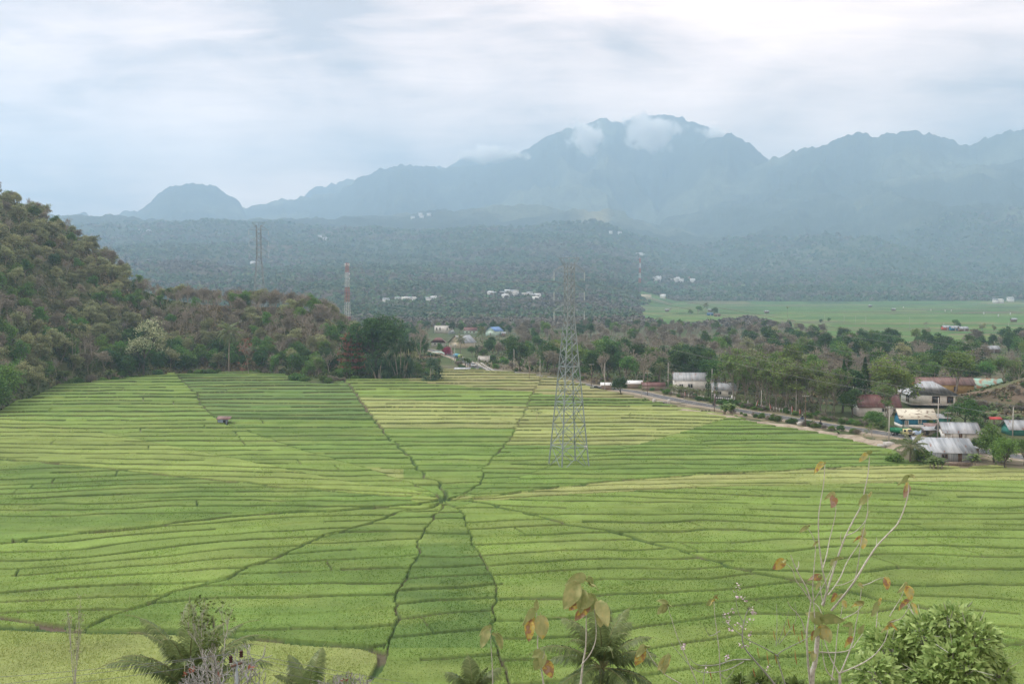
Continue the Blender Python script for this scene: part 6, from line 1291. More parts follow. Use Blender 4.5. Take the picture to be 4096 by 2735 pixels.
# shrubs on road verges, behind the gold terraces, on the mound
for i in range(600):
    m_ = r.random()
    if m_ < .38: k = r.randrange(60, len(RL) - 20); p = RL[k] + RLn[k] * r.uniform(6.0, 13); w_ = 'on the wooded side of the road'
    elif m_ < .48: k = r.randrange(110, len(RL) - 20); p = RL[k] - RLn[k] * r.uniform(5.5, 8); w_ = 'on the paddy side of the road'
    elif m_ < .66: p = gp(r.uniform(1690, 2400), r.uniform(1420, 1540)); w_ = 'behind the gold terraces'
    elif m_ < .82: p = Vector((r.uniform(158, 215), r.uniform(298, 352), 0)); w_ = 'on the brown slope'
    else: p = gp(r.uniform(2050, 3300), r.uniform(1500, 1560)); w_ = 'under the trees behind the road'
    if inpoly(np.array([p.x]), np.array([p.y]), OUTER)[0] or not okspot(p.x, p.y, 0.8): continue
    h = r.uniform(1.0, 2.6) if m_ > .48 else r.uniform(.8, 2.0)
    if m_ > .48 and m_ < .66: h = r.uniform(1.5, 4.0)
    z0 = hz(p.x, p.y)
    if blocked(p.x, p.y, z0, h * .6, 3): continue
    kk = 'dry_shrub' if r.random() < (.8 if .66 < m_ < .82 else .35) else 'shrub'
    plant(kk, (p.x, p.y, z0 - .1), h, '%s%s shrub %s' % ('tiny ' if h < 1.3 else 'tall ' if h > 2.2 else '', 'dry brown' if kk[0] == 'd' else 'green', w_), 'shrubs ' + w_, 'shrub', rng=r, wx=r.uniform(.8, 1.3))
for i in range(26):   # small palms and bananas behind the fence
    t = i / 25; px = 2700 + 560 * t + r.uniform(-8, 8)
    if 2866 < px < 2925: continue
    p = gp(px, 1583 + (px - 2700) * .148 - 8 + r.uniform(-3, 2)); plant('young_palm', (p.x, p.y, 0), r.uniform(2.2, 3.3), 'low palm behind the picket fence %s the gateway' % ('left of' if px < 2890 else 'right of'), 'low palms behind the picket fence', 'palm', var=1, rng=r)
# low scrub between the trees of the hill, the slope and the wood floor
def undergrowth():
    g = np.random.default_rng(12); n = 150000; px = g.uniform(-450, 1760, n); df = np.interp(px, [p[0] for p in FOOT], [p[1] for p in FOOT]); y = df + 1 + g.uniform(0, 1, n) * (600 - df); x = (px - CX) / F * y
    m2 = 26000; x2 = g.uniform(150, 262, m2); y2 = g.uniform(296, 384, m2); m3 = 50000; p3 = g.uniform(1900, 4300, m3); y3 = np.interp(p3, [2010, 2350, 2700, 3200, 3400, 3640, 4250], [440, 415, 400, 350, 343, 405, 410]) + g.uniform(0, 1, m3) ** 1.3 * 420; x3 = (p3 - CX) / F * y3
    X = np.concatenate([x, x2, x3]); Y = np.concatenate([y, y2, y3]); k = fbm(X / 5, Y / 5, 3, 41) > np.where(X > 120, .50, .40); k &= ~inpoly(X, Y, OUTER); rd = polydist(X, Y, RL, len(RL) - 1); k &= rd > 6.5; k &= ~((X > 120) & (Y < 400) & (right_mound(X, Y) < .4) & (rd < 9)); X, Y, rd = X[k], Y[k], rd[k]; n = len(X)
    k = ~plain_mask(X, Y); X, Y = X[k], Y[k]; n = len(X); Z = height(X, Y) + g.uniform(0, 1.0, n) * np.where(X > 120, .5, 1.0); mb = MB(); leafcloud(mb, g, np.stack([X, Y, Z], 1), 1.0, 0, asp=.7)
    t = fbm(X / 16, Y / 16, 3, 44)[:, None]; c = np.array((0.085, 0.12, 0.045)) * (1 - np.clip((t - .42) * 5, 0, 1)) + np.array((0.21, 0.175, 0.115)) * np.clip((t - .42) * 5, 0, 1); c = c * g.uniform(.6, 1.4, (n, 1))
    tag(build('undergrowth', mb, M_leafy, col=np.repeat(c, 4, 0)), 'low green and dry brown scrub covering the slopes between the trees', 'undergrowth', kind='stuff')
undergrowth()
# ================================================================== CLOUDS ON THE PEAKS
def cloud(px, py, wpx, hpx, Y, seed, label, dens=.035):
    c = at(px, py, Y); w_, h_ = wpx / F * Y, hpx / F * Y; m = MB(); sphere(m, (0, 0, 0), 1.0, seg=24, rings=16)
    ma = bpy.data.materials.new('cloud_vapour'); ma.use_nodes = True; t = ma.node_tree; t.nodes.clear(); n = t.nodes.new; l = t.links.new
    o_ = n('ShaderNodeOutputMaterial'); v = n('ShaderNodeVolumePrincipled'); v.inputs['Color'].default_value = (1, 1, 1, 1); tcn = n('ShaderNodeTexCoord'); mp = n('ShaderNodeMapping'); mp.inputs['Location'].default_value = (seed, seed * 1.7, 0); mp.inputs['Scale'].default_value = (1.3, .9, 1.3 * h_ / w_); l(tcn.outputs['Object'], mp.inputs[0])
    nz = n('ShaderNodeTexNoise'); nz.inputs['Scale'].default_value = 1.3; nz.inputs['Detail'].default_value = 6; nz.inputs['Roughness'].default_value = .6; nz.inputs['Distortion'].default_value = .4; l(mp.outputs[0], nz.inputs['Vector'])
    ln = n('ShaderNodeVectorMath'); ln.operation = 'LENGTH'; l(tcn.outputs['Object'], ln.inputs[0])
    a = n('ShaderNodeMath'); a.operation = 'MULTIPLY_ADD'; l(ln.outputs['Value'], a.inputs[0]); a.inputs[1].default_value = -.42; l(nz.outputs['Fac'], a.inputs[2])
    mr = n('ShaderNodeMapRange'); l(a.outputs[0], mr.inputs[0]); mr.inputs[1].default_value = .22; mr.inputs[2].default_value = .42; mr.inputs[3].default_value = 0; mr.inputs[4].default_value = dens; l(mr.outputs[0], v.inputs['Density']); l(v.outputs[0], o_.inputs['Volume'])
    o = build('cloud', m, ma, loc=c); o.scale = (w_ / 2 * 1.35, w_ / 2 * .8, h_ / 2 * 1.35); tag(o, label, 'cloud', kind='stuff')
cloud(2345, 548, 160, 150, 8600, 1.0, 'white cloud puff clinging to the left peak'); cloud(2615, 535, 250, 150, 8600, 5.2, 'white cloud wisp below the main summit'); cloud(2850, 535, 130, 70, 8600, 9.3, 'faint cloud wisp at the right shoulder'); cloud(1960, 620, 260, 70, 9000, 12.3, 'cloud lying on the far left ridge')
# ================================================================== NEAR PLANTS
M_twig = mat('pale_twig', (0.36, 0.355, 0.315), (0.54, 0.53, 0.48), scale=30, bump=.2); M_twigg = mat('grey_twig', (0.24, 0.245, 0.235), (0.36, 0.36, 0.345), scale=20)
def bigleafmat():
    m = bpy.data.materials.new('teak_leaf'); m.use_nodes = True; MATS['teak_leaf'] = m; t = m.node_tree; t.nodes.clear(); n = t.nodes.new; l = t.links.new
    o = n('ShaderNodeOutputMaterial'); a = n('ShaderNodeAttribute'); a.attribute_name = 'tint'; g = n('ShaderNodeNewGeometry'); x = n('ShaderNodeTexNoise'); x.inputs['Scale'].default_value = 14; x.inputs['Detail'].default_value = 4; l(g.outputs['Position'], x.inputs['Vector'])
    s = n('ShaderNodeMath'); s.operation = 'MULTIPLY_ADD'; l(x.outputs['Fac'], s.inputs[0]); s.inputs[1].default_value = .9; l(a.outputs['Fac'], s.inputs[2]); sb = n('ShaderNodeMath'); sb.operation = 'SUBTRACT'; l(s.outputs[0], sb.inputs[0]); sb.inputs[1].default_value = .45
    cr = n('ShaderNodeValToRGB'); l(sb.outputs[0], cr.inputs[0]); e_ = cr.color_ramp.elements; e_[0].position = .10; e_[0].color = (0.27, 0.32, 0.12, 1); e_[1].position = .95; e_[1].color = (0.20, 0.12, 0.085, 1)
    for p_, c_ in ((.38, (0.42, 0.42, 0.19, 1)), (.52, (0.50, 0.40, 0.08, 1)), (.62, (0.30, 0.17, 0.08, 1)), (.78, (0.36, 0.26, 0.19, 1))): q = e_.new(p_); q.color = c_
    d = n('ShaderNodeBsdfPrincipled'); d.inputs['Roughness'].default_value = .65; l(cr.outputs[0], d.inputs['Base Color']); tr = n('ShaderNodeBsdfTranslucent'); l(cr.outputs[0], tr.inputs[0]); mi = n('ShaderNodeMixShader'); mi.inputs[0].default_value = .3; l(d.outputs[0], mi.inputs[1]); l(tr.outputs[0], mi.inputs[2]); l(mi.outputs[0], o.inputs[0]); return m
M_teak = bigleafmat()
def big_leaf(parent, base, dirv, ln, wr, tint, seed, droop=1.0, name='leaf'):
    """ovate leaf: midrib curls over, blade folds and ripples"""
    rg = np.random.default_rng(seed); d = Vector(dirv).normalized(); side = d.cross(Vector((0, -1, 0.25))).normalized(); nrm = side.cross(d).normalized(); mb = MB(); n, mm = 10, 6; v = []
    p = Vector(base); e = 0; twist = rg.uniform(-.5, .5); fold = rg.uniform(.15, .5)
    for i in range(n + 1):
        t = i / n; w_ = ln * wr * (math.sin(math.pi * min(1, (t * .93 + .05)) ** .75)) ** .8 * (1 if t < .98 else .2)
        for j in range(-mm // 2, mm // 2 + 1):
            u = j / (mm / 2); rip = math.sin(t * 9 + u * 2.5 + seed) * .05 * ln * abs(u); q = p + side * (u * w_ * .5) + nrm * (abs(u) * fold * w_ * .5 + rip); v.append(tuple(q))
        d = (d + Vector((0, 0, -1)) * (.16 * droop) + nrm * (.05 * twist)).normalized(); side = (side + nrm * twist * .06).normalized(); nrm = side.cross(d).normalized(); p = p + d * ln / n
    mb.add(v, grid_faces(n + 1, mm + 1), 0, np.clip(tint * .9 - .08 + rg.normal(0, .03, len(v)), 0, 1)); tube(mb, [Vector(base) - Vector(dirv).normalized() * ln * .12, base], .004, 4, 0, .4)
    return build(name, mb, M_teak, parent, smooth=True)
def c7(cx, cy, Y): return at(2500 + cx / 1.4718, 1740 + cy / 1.4718, Y)
def c8(cx, cy, Y): return at(500 + cx / 1.0677, 2300 + cy / 1.0677, Y)
BS = 0.58
def branches(e, conv, Y, lst, m, r0=.010, root=None, jit=.25, seed=1):
    rg = random.Random(seed)
    for (rb, pts) in lst:
        dy = rg.uniform(-jit, jit); P_ = []
        for i, (x, y) in enumerate(pts): P_.append(conv(x, y, Y + dy * min(1, i / 2.0)))
        sm = smooth_line(P_, 4); n = len(sm); mb = MB(); w_ = [(rb * BS * (1 - .62 * i / (n - 1))) * (1 + .12 * math.sin(i * 2.1)) for i in range(n)]; tube(mb, sm, w_, 7, 0); build('branch', mb, m, e)
def ground_under(p): return hz(p.x, p.y)
YT_ = 13.0
def teak():
    base = c7(1110, 1500, YT_); g0 = ground_under(base); e = empty('teak_sapling', (0, 0, 0), 0, 'leggy pale branched sapling with large yellowing leaves rising at the right', 'sapling'); org = Vector((base.x, base.y, g0)); e.location = org
    conv = lambda x, y, Y: c7(x, y, Y) - org
    m = MB(); t_ = [Vector((0, 0, -.3)), Vector((0.05, .02, (base.z - g0) * .5)), conv(1100, 1464, YT_), conv(1118, 1340, YT_), conv(1135, 1180, YT_)]; tube(m, smooth_line(t_, 4), [.040 - .0006 * i for i in range(17)], 9, 0); build('trunk', m, M_twig, e)
    m = MB(); t_ = [Vector((.1, .05, 0)), Vector((.35, .05, (base.z - g0) * .6)), conv(1265, 1500, YT_), conv(1262, 1410, YT_)]; tube(m, smooth_line(t_, 4), [.036, .034, .032, .030, .028, .026, .024, .022, .020, .018, .017, .016, .015], 8, 0); build('trunk', m, M_twig, e)
    B = [(.030, [(1092, 1464), (1078, 1340), (1070, 1180), (1082, 1070), (1095, 980)]), (.018, [(1095, 980), (1070, 900), (1030, 830), (1000, 770), (985, 730), (975, 705)]), (.013, [(1095, 975), (1040, 900), (1005, 850), (985, 790), (945, 752)]), (.016, [(1010, 790), (1022, 770), (1022, 740)]),
     (.024, [(1160, 1000), (1190, 915), (1225, 800), (1262, 690), (1300, 590), (1350, 490), (1390, 415), (1412, 320), (1432, 220), (1440, 125)]), (.020, [(1168, 1000), (1188, 905), (1165, 800), (1150, 700), (1140, 600), (1140, 480), (1152, 390), (1170, 280), (1177, 170)]),
     (.026, [(1215, 1030), (1290, 940), (1350, 860), (1410, 760), (1480, 655), (1550, 580), (1605, 520), (1645, 430), (1668, 340), (1668, 290)]), (.014, [(1165, 780), (1188, 700), (1205, 610), (1228, 520), (1242, 440), (1236, 385)]), (.012, [(1302, 590), (1350, 570), (1395, 530), (1425, 480), (1430, 400), (1430, 345)]),
     (.012, [(1352, 855), (1372, 760), (1385, 660), (1405, 560), (1425, 460)]), (.016, [(1195, 940), (1260, 850), (1310, 740), (1370, 650), (1400, 590)]), (.011, [(1235, 885), (1290, 875), (1350, 845), (1372, 825)]), (.012, [(1395, 885), (1440, 870), (1480, 850), (1525, 835)]), (.014, [(1120, 1180), (1115, 1040), (1105, 900), (1112, 800), (1120, 700), (1120, 640), (1098, 580), (1075, 548)]),
     (.016, [(1170, 1005), (1150, 900), (1155, 860)]), (.018, [(1145, 1275), (1230, 1278), (1300, 1270), (1335, 1250)]), (.018, [(1265, 1405), (1310, 1300), (1345, 1200), (1360, 1110), (1380, 1010), (1392, 900)]), (.014, [(1215, 1440), (1238, 1300), (1252, 1150), (1275, 1040), (1282, 975)]), (.016, [(1180, 1110), (1240, 1098), (1300, 1072), (1360, 1040), (1400, 1000)]),
     (.018, [(1260, 1400), (1380, 1350), (1470, 1290), (1530, 1210), (1548, 1140)]), (.011, [(1558, 1065), (1590, 1010), (1622, 960), (1650, 895)]), (.011, [(1560, 1100), (1620, 1080), (1655, 1040), (1680, 985)]), (.016, [(1265, 1410), (1210, 1310), (1175, 1210), (1150, 1170)]), (.015, [(1235, 1440), (1185, 1380), (1165, 1290), (1155, 1200)]), (.014, [(1062, 1160), (1040, 1090), (1010, 1045), (975, 1010), (958, 978)]),
     (.012, [(1110, 980), (1140, 930), (1180, 860), (1215, 790), (1235, 740)]), (.010, [(1480, 660), (1482, 600)]), (.010, [(1280, 640), (1268, 600), (1275, 570)]), (.014, [(1170, 1080), (1140, 1010), (1105, 980)]), (.010, [(1340, 1250), (1375, 1200), (1400, 1165)]), (.012, [(1480, 1130), (1485, 1050), (1488, 1000)])]
    branches(e, conv, YT_, B, M_twig, seed=3)
    LV = [(1440, 110, 100, 52, .8, .12), (1430, 105, 215, 70, .55, .55), (1175, 165, 120, 45, .7, .35), (1172, 165, 190, 85, .5, .62), (1665, 260, 150, 85, .75, .12), (1665, 240, 60, 40, .5, .2), (1672, 240, 20, 55, .5, .3), (1668, 285, 190, 60, .8, .60), (1668, 290, 235, 85, .5, .95), (1238, 350, 160, 75, .6, .35), (1238, 365, 215, 80, .8, .9), (1430, 370, 170, 75, .85, .1), (1435, 365, 80, 40, .5, .5), (1432, 450, 110, 45, .5, .3), (1075, 545, 165, 60, .7, .18), (1078, 540, 85, 35, .5, .25),
          (945, 740, 110, 70, .5, .25), (945, 740, 200, 85, .8, .68), (1130, 630, 160, 45, .6, .3), (1130, 630, 85, 35, .5, .25), (1400, 600, 85, 60, .6, .3), (1400, 600, 250, 70, .8, .5), (1400, 600, 160, 70, .35, .8), (1235, 735, 60, 55, .5, .15), (1232, 735, 200, 50, .7, .2), (1155, 845, 140, 80, .7, .8), (1150, 840, 100, 60, .5, .2), (1150, 860, 215, 65, .4, .3), (1372, 880, 10, 40, .9, .5), (1535, 835, 270, 70, .7, .72), (1280, 950, 130, 60, .7, .35), (1250, 940, 190, 55, .9, .75), (1285, 970, 280, 50, .7, .5),
          (1400, 1000, 120, 65, .7, .3), (1400, 990, 150, 75, .5, .55), (1490, 1000, 165, 90, .8, .18), (1492, 1000, 80, 50, .5, .6), (1655, 885, 150, 90, .7, .3), (1660, 885, 280, 85, .75, .6), (1675, 970, 190, 90, .4, .75), (1690, 985, 290, 70, .4, .6), (1550, 1130, 150, 65, .6, .6), (1550, 1130, 75, 70, .5, .3), (1555, 1110, 20, 60, .5, .7), (1150, 1110, 110, 110, .85, .15), (1165, 1100, 60, 140, .75, .2), (1150, 1130, 170, 110, .6, .15), (1160, 1110, 275, 90, .9, .55), (1165, 1130, 300, 90, .8, .4), (1120, 1150, 230, 60, .6, .7),
          (1335, 1120, 140, 60, .7, .15), (1335, 1130, 225, 60, .6, .2), (1340, 1190, 185, 75, .6, .7), (1378, 1170, 80, 65, .6, .12), (1110, 1270, 250, 60, .7, .25), (1115, 1290, 120, 50, .5, .6), (958, 978, 90, 12, .6, .2)]
    for i, (x, y, a, L_, w_, t_) in enumerate(LV):
        b = c7(x, y, YT_) - org; a = R(a); s = L_ / 1.4718 / F * YT_ * 1.08; big_leaf(e, b, (math.cos(a), -.35 + .5 * math.sin(i * 2.3), math.sin(a)), s, w_ * .85, t_, i, droop=1.0 if math.sin(a) > -.2 else .3)
teak()
def small_sapling(label, Y, stems, leaves, conv0, seed, r0=.014, name='teak_sapling', tw=None):
    st0 = conv0(stems[0][1][0][0], stems[0][1][0][1], Y); g0 = ground_under(st0); org = Vector((st0.x, st0.y, g0)); e = empty(name, org, 0, label, 'sapling'); conv = lambda x, y, Y_: conv0(x, y, Y_) - org
    m = MB(); tube(m, [Vector((0, 0, -.2)), st0 - org], [stems[0][0] * 1.8, stems[0][0]], 7); build('trunk', m, tw or M_twig, e); branches(e, conv, Y, stems, tw or M_twig, seed=seed, jit=.1)
    sc_ = 1.4718 if conv0 is c7 else 1.0677
    for i, (x, y, a, L_, w_, t_) in enumerate(leaves): a = R(a); big_leaf(e, conv(x, y, Y), (math.cos(a), -.3 + .5 * math.sin(i * 2.3 + seed), math.sin(a)), L_ / sc_ / F * Y * 1.08, w_ * .85, t_, i + seed, droop=1.0 if math.sin(a) > -.2 else .3)
    return e, conv
small_sapling('straight sapling topped by a tall bunch of blotched leaves before the palm', 12.0, [(.026, [(1945, 480), (1955, 380), (1968, 300), (1970, 170)]), (.014, [(1950, 380), (1990, 330), (2012, 260), (2005, 150), (1985, 80)])], [(1985, 40, 60, 70, .5, .3), (1965, 20, 150, 95, .7, .22), (1935, 30, 230, 120, .7, .38), (1955, 60, 260, 95, .6, .2), (1990, 75, 270, 80, .7, .25), (1995, 90, 200, 75, .8, .2), (1945, 110, 200, 60, .7, .75), (1985, 130, 215, 90, .5, .8), (2020, 110, 300, 110, .6, .42), (2040, 125, 260, 90, .7, .45), (1990, 40, 95, 60, .5, .25)], c8, 5)
small_sapling('sapling with hanging green and brown blotched leaves left of the tall bunch', 12.0, [(.018, [(1790, 480), (1775, 380), (1762, 300), (1765, 220), (1757, 160)]), (.01, [(1772, 380), (1790, 340), (1788, 320)])], [(1757, 150, 90, 50, .5, .22), (1750, 155, 160, 85, .7, .2), (1740, 165, 240, 70, .7, .7), (1775, 170, 275, 95, .75, .45), (1730, 185, 265, 90, .55, .75), (1780, 325, 200, 50, .8, .25), (1785, 330, 260, 60, .7, .2), (1795, 365, 300, 70, .8, .82), (1775, 350, 240, 60, .8, .25)], c8, 15)
small_sapling('thin sapling with three drooping yellow green leaves', 12.5, [(.013, [(1571, 480), (1568, 380), (1563, 300), (1560, 225)])], [(1562, 225, 95, 30, .5, .25), (1560, 228, 170, 60, .6, .3), (1552, 232, 235, 80, .55, .32), (1566, 250, 15, 40, .5, .2), (1590, 245, 290, 70, .5, .25)], c8, 25)
small_sapling('bent sapling with brown tipped leaves right of the coconut palm', 12.5, [(.014, [(360, 1500), (330, 1464), (240, 1410), (190, 1360), (150, 1300), (125, 1255)])], [(125, 1250, 80, 60, .6, .15), (120, 1250, 170, 80, .8, .3), (115, 1260, 235, 110, .6, .68), (265, 1300, 170, 75, .8, .2), (262, 1300, 215, 100, .6, .45), (250, 1310, 250, 90, .5, .5)], c7, 35)
small_sapling('slim sapling with a single leaf cluster above the flowering shrub', 12.5, [(.012, [(440, 1500), (400, 1400), (340, 1260), (310, 1190), (280, 1100), (250, 1000)])], [(248, 1000, 120, 70, .6, .2), (245, 1000, 200, 80, .6, .28), (250, 1000, 60, 45, .6, .18), (245, 995, 240, 60, .7, .2), (255, 1000, 160, 60, .5, .2)], c7, 45)
small_sapling('straight grey sapling with a small brown leaf tuft', 12.8, [(.013, [(570, 1500), (560, 1400), (555, 1280), (540, 1150), (528, 1050), (524, 975)])], [(524, 970, 150, 55, .4, .65), (526, 970, 200, 55, .7, .2), (526, 960, 80, 50, .5, .3), (526, 950, 30, 30, .5, .7)], c7, 55)
# flowering shrub
Yf = 13.5; st0 = c7(880, 1480, Yf); org = Vector((st0.x, st0.y, ground_under(st0))); e = empty('flowering_shrub', org, 0, 'bare stemmed shrub with pinkish white flower sprays and hanging pods', 'shrub'); conv = lambda x, y, Y_: c7(x, y, Y_) - org
m = MB(); tube(m, [Vector((0, 0, -.2)), st0 - org], [.05, .03], 7); build('trunk', m, M_twigg, e)
branches(e, conv, Yf, [(.024, [(885, 1470), (830, 1400), (760, 1320), (700, 1240), (692, 1160), (705, 1080), (730, 1010)]), (.016, [(945, 1470), (905, 1340), (900, 1290), (960, 1250), (1060, 1200), (1120, 1150)]), (.014, [(905, 1300), (820, 1250), (720, 1200), (640, 1140), (605, 1105)]), (.014, [(740, 1320), (640, 1320), (540, 1350), (430, 1350), (380, 1310)]), (.012, [(700, 1330), (600, 1380), (480, 1395), (400, 1370), (300, 1260), (270, 1220)]), (.010, [(700, 1100), (670, 1050), (655, 980), (655, 900)]), (.008, [(890, 1240), (895, 1100), (892, 990)]), (.008, [(900, 1220), (940, 1120), (965, 1030)]), (.008, [(905, 1230), (990, 1120), (1010, 1060), (1000, 980)]), (.010, [(460, 1470), (470, 1380), (480, 1330)]), (.010, [(560, 1150), (500, 1180), (470, 1125)]), (.01, [(560, 1400), (600, 1430), (645, 1375)])], M_twigg, seed=9)
rg = np.random.default_rng(31)
M_petal = mat('pink_white_petal', (0.50, 0.38, 0.46), (0.66, 0.58, 0.64), scale=40)
for (x, y, n_) in [(675, 890, 10), (660, 950, 8), (706, 965, 7), (630, 1033, 10), (592, 1060, 12), (605, 1100, 10), (750, 1040, 22), (690, 1120, 10), (660, 1110, 6), (740, 1090, 7), (735, 1175, 8), (345, 1242, 16), (605, 1310, 12), (850, 1362, 7), (725, 1225, 6), (620, 1150, 5), (680, 1235, 5), (470, 1390, 6)]:
    mb = MB(); cc = np.array(conv(x, y, Yf)) + rg.normal(size=(n_, 3)) * .026; leafcloud(mb, rg, cc, .035, 0, asp=.8); build('flower_spray', mb, M_petal, e)
M_pod = mat('seed_pod', (0.30, 0.10, 0.05), (0.45, 0.42, 0.15), scale=6)
for (x, y, L_) in [(835, 1270, 80), (885, 1290, 60), (780, 1250, 60), (1020, 1180, 50), (960, 1080, 60), (500, 1380, 60), (755, 1370, 55), (1000, 1260, 90), (990, 1110, 70), (875, 1150, 60), (935, 1120, 60), (1040, 1150, 70)]:
    mb = MB(); a = np.array(conv(x, y, Yf)); tube(mb, [a, a + [.01, 0, -L_ / 1.47 / F * Yf * .5], a + [.03, 0, -L_ / 1.47 / F * Yf]], [.004, .009, .004], 5); build('seed_pod', mb, M_pod, e)
mb = MB(); cc = np.concatenate([np.array([conv(x + rg.normal(0, sx_), y + rg.normal(0, sy_), Yf + rg.normal(0, .1)) for _ in range(k)]) for (x, y, sx_, sy_, k) in [(730, 1010, 30, 22, 60), (445, 1110, 30, 35, 45), (900, 1290, 60, 40, 60), (960, 1200, 50, 60, 50), (660, 920, 18, 30, 25), (620, 1120, 25, 30, 30)]]); leafcloud(mb, rg, cc, .05, 0, asp=.3); build('fine_foliage', mb, L_vase, e)
# leafy bush at the lower right
def near_bush(label, cx_, cy_, rx, ry, Y, n, leaf, size, seed, lobes, mat_, name='leafy_bush'):
    rg = np.random.default_rng(seed); c = at(cx_, cy_, Y); g0 = ground_under(c); org = Vector((c.x, c.y, g0)); e = empty(name, org, 0, label, 'bush'); cr = MB(); st = MB(); k = F / Y
    for (lx, ly, lr) in lobes:
        o_ = np.array(at(lx, ly, Y + rg.uniform(-.6, .6)) - org); rr = lr * (.88 if n > 2000 else 1) / k; nn = int(n * lr * lr / sum(q[2] ** 2 for q in lobes)); u = rg.normal(size=(nn, 3)); u /= np.linalg.norm(u, axis=1)[:, None]; rad = rg.uniform(.45, 1.08, nn)[:, None] ** .6; P_ = o_ + u * rad * rr * np.array([1, 1, .78])
        d = u + rg.normal(0, .5, (nn, 3)) + np.array([0, 0, .1]); d /= np.linalg.norm(d, axis=1)[:, None]; up = rg.normal(0, .5, (nn, 3)) + np.array([0, -.4, 1.0]); s_ = np.cross(d, up); s_ /= np.linalg.norm(s_, axis=1)[:, None]; nn_ = np.cross(s_, d); L_ = size * rg.uniform(.6, 1.25, nn)[:, None]
        v = np.stack([P_, P_ + d * L_ * .4 + s_ * L_ * .26 + nn_ * L_ * .06, P_ + d * L_ * .42 - nn_ * L_ * .02, P_ + d * L_ * .4 - s_ * L_ * .26 + nn_ * L_ * .06, P_ + d * L_ - nn_ * L_ * .18], 1).reshape(-1, 3); b = np.arange(nn)[:, None] * 5
        cr.add(v, np.concatenate([b + [[0, 1, 2]], b + [[1, 4, 2]], b + [[2, 4, 3]], b + [[0, 2, 3]]]), 0, np.repeat(np.clip(rg.beta(2, 2, nn), 0, 1), 5))
        tube(st, [(0, 0, 0), o_ * .5 + [0, 0, -.1], o_], [.05, .03, .012], 6)
        for _ in range(14): q = o_ + rg.normal(size=3) * rr * .7; tube(st, [o_ * .9, (o_ + q) / 2, q], [.012, .009, .004], 4)
    build('stem', st, M_twig, e); build('foliage', cr, mat_, e); return e
L_bush = leafmat('bush_leaf', (0.15, 0.25, 0.065), (0.48, 0.62, 0.24), orand=.05, rough=.4, trans=.3)
near_bush('dense leafy green bush filling the lower right', 3780, 2580, 330, 160, 15.5, 9000, None, .125, 4, [(3560, 2600, 120), (3700, 2545, 120), (3800, 2480, 75), (3880, 2560, 120), (3650, 2690, 130), (3820, 2660, 130), (3960, 2640, 60), (4000, 2690, 55), (3500, 2690, 90), (3770, 2750, 150), (3930, 2590, 60), (3850, 2450, 35)], L_bush)
near_bush('low yellowish bush under the pale sapling at the bottom edge', 3000, 2735, 130, 40, 16, 900, None, .12, 6, [(2960, 2745, 40), (3040, 2740, 45), (3100, 2752, 35), (3180, 2760, 40)], L_vase)
# coconut palms below the viewpoint
M_rach = mat('frond_rib', (0.17, 0.19, 0.08), (0.26, 0.27, 0.13), scale=8); L_palmn = leafmat('near_palm_frond', (0.070, 0.115, 0.040), (0.26, 0.33, 0.13), orand=.1, rough=.4)
def near_palm(px, py, Y, fl, nf, label, seed, up=1.3, nl=64, ll=.75, wind=0.0, tint=.5, sprd=2.0):
    rg = np.random.default_rng(seed); c = at(px, py, Y); g0 = hz(c.x, c.y); e = empty('coconut_palm', (c.x, c.y, g0), 0, label, 'palm', 'coconut palms below the viewpoint'); m = MB(); H_ = c.z - g0; tube(m, [(-.3, 0, -.2), (-.15, 0, H_ * .5), (0, 0, H_)], [.20, .15, .13], 9); build('trunk', m, M_bark, e)
    for i in range(nf):
        mb = MB(); el = up - sprd * (i / nf) ** 1.2 + rg.normal(0, .06); frond(mb, rg, (0, 0, H_), i * 2.4 + seed + rg.uniform(-.15, .15), el, fl * rg.uniform(.85, 1.05), nl, .034, ll, droop=.85 + .4 * i / nf, tint=.6 - .4 * i / nf + tint - .5, wind=wind); build('frond', mb, [L_palmn, M_rach], e)
near_palm(2408, 2670, 46, 3.9, 26, 'coconut palm with a full spread crown behind the blotched saplings', 2, up=1.45)
near_palm(760, 2770, 42, 4.7, 26, 'coconut palm with tall upright fronds behind the grey branches', 5, sprd=1.3, up=1.5, wind=.3)
near_palm(1235, 2830, 44, 3.2, 14, 'coconut palm with only its frond tips showing at the bottom edge', 9, up=1.5)
near_palm(1890, 2800, 46, 2.6, 14, 'small coconut palm crown peeking up left of the thin sapling', 12, up=1.5)
# thin tree and grey bare branches at the lower left
def thin_tree(px, yt, yb, Y, label, seed, W_=1.5, nleaf=3.0, leafm=None, name='thin_tree', hasp=None, nb=5, bark=None, r0=.05, sp=.38, lsz=.09):
    c = at(px, yb, Y); t = at(px, yt, Y); g0 = hz(c.x, c.y); tr, cr = tree_mbs(seed, t.z - g0, W_, th=.42, depth=nb, nch=3, spread=sp, up=.5, ratio=.62, r0=r0, nleaf=nleaf, clr=.22, lsz=lsz, twmin=.006, sides=6); e = empty(name, (c.x, c.y, g0), 0, label, 'tree'); build('trunk', tr, bark or M_twig, e)
    if cr.n: build('crown', cr, leafm or L_vase, e)
thin_tree(870, 2385, 2735, 36, 'thin wispy tree with a light green top above the palm', 3, W_=2.4, nleaf=2.2, lsz=.14)
thin_tree(310, 2385, 2560, 60, 'thin faint sapling with brownish twigs at the edge of the pale rice', 8, W_=1.7, nleaf=1.6, leafm=L_olive, nb=4, lsz=.16)
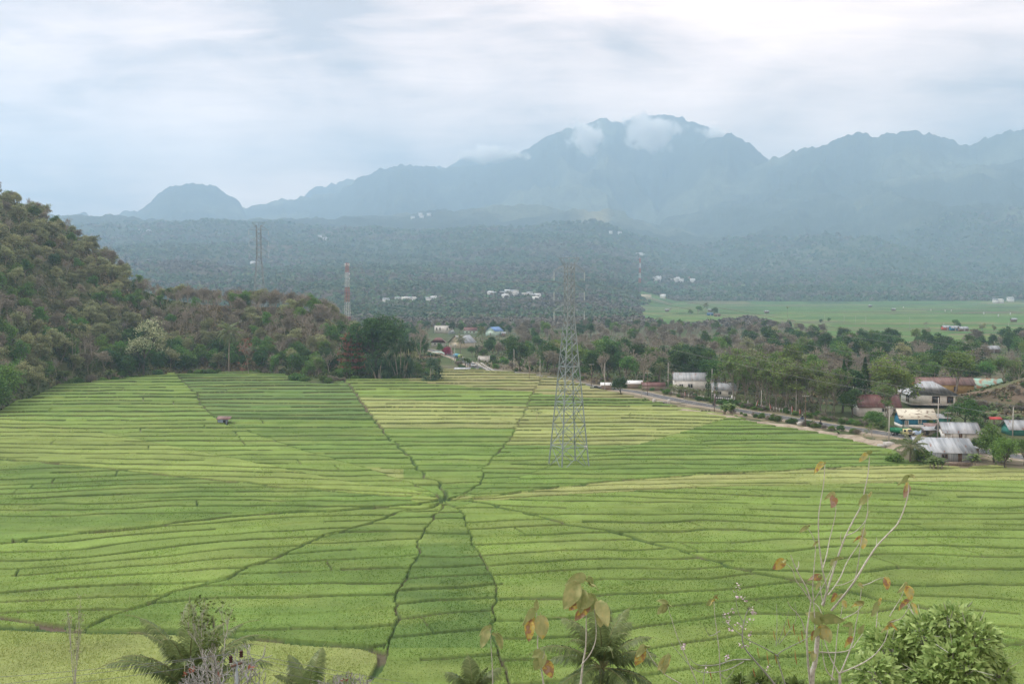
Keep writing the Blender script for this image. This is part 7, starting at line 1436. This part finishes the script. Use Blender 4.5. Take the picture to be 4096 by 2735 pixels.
def antler(label, px, py, Y, wpx, hpx, seed, n=9):
    """stubby forking grey branches with upturned tips"""
    rg = np.random.default_rng(seed); k = F / Y; c = at(px, py, Y); g0 = hz(c.x, c.y); e = empty('bare_frangipani', (c.x, c.y, g0), 0, label, 'tree'); mb = MB(); base = np.array([0, 0, c.z - g0 - .8]); tube(mb, [(0, 0, 0), tuple(base)], [.12, .08], 8); tips = []
    def go(p, d, L_, r_, dep):
        q = p + d * L_ + np.array([0, 0, .15 * L_]); m_ = (p + q) / 2 + rg.normal(0, .03, 3); tube(mb, [p, m_, q], [r_, r_ * .9, r_ * .85], 5)
        if dep == 0: tips.append(q); return
        A = np.cross(d, [0, 0, 1.0]); A /= np.linalg.norm(A) + 1e-6; B = np.cross(d, A); a0 = rg.uniform(0, 6.28)
        for i in range(2 if rg.random() < .6 else 3): a = a0 + i * 2.4; nd = d * .75 + (A * math.cos(a) + B * math.sin(a)) * .65; nd[2] += .12; nd /= np.linalg.norm(nd); go(q, nd, L_ * rg.uniform(.7, .95), r_ * .74, dep - 1)
    for i in range(n): a = i * 6.28 / n + rg.uniform(-.3, .3); d = np.array([math.cos(a) * .85, math.sin(a) * .5, rg.uniform(.25, .8)]); d /= np.linalg.norm(d); go(base, d, wpx / 2 / k * .34, .035, 4)
    build('branches', mb, M_twigg, e); lf = MB(); T_ = np.array(tips); sel = T_[rg.random(len(T_)) < .05]
    if len(sel): leafcloud(lf, rg, np.repeat(sel, 4, 0) + rg.normal(0, .05, (len(sel) * 4, 3)), .12, 0, asp=.6); build('dry_leaves', lf, L_red, e)
antler('bare grey tree with stubby forking twigs before the upright palm', 900, 2745, 26, 430, 150, 2, 8); antler('small bare grey tree with stubby twigs right of the first one', 1370, 2760, 26, 300, 120, 6, 5)
q = at(946, 2610, 25); g0 = hz(q.x, q.y); e = empty('utility_pole', (q.x, q.y, g0), 0, 'pole top with dark brown insulators among the grey twigs', 'pole'); m = MB(); tube(m, [(0, 0, 0), (0, 0, q.z - g0 - .25)], [.05, .03], 8, cap=True); build('shaft', m, M_steel, e)
m = MB(); box(m, (0, 0, q.z - g0 - .3), (.34, .04, .05), rz=.9); build('crossarm', m, M_wpole, e); M_brins = mat('brown_insulator', (0.05, 0.02, 0.02), (0.07, 0.03, 0.03), rough=.25)
for sx_, dz in ((-.15, -.02), (.12, .12)):
    m = MB()
    for k in range(3): tube(m, [(sx_, 0, q.z - g0 - .22 + dz + k * .06), (sx_, 0, q.z - g0 - .17 + dz + k * .06)], [.055, .035], 8, cap=True)
    build('insulator', m, M_brins, e)
wl = [('upper wire crossing the lower left corner', (-300, 2725), (930, 2612), (1700, 2760)), ('middle wire crossing the lower left corner', (-300, 2765), (962, 2606), (2050, 2790)), ('lower wire crossing the lower left corner', (-300, 2790), (940, 2640), (1500, 2770))]
for lb, a, b, c in wl: wire('power_cable', lb, [(at(*a, 24), at(*b, 25)), (at(*b, 25), at(*c, 27))], r_=.006, sag=.01, group='wires at the lower left')
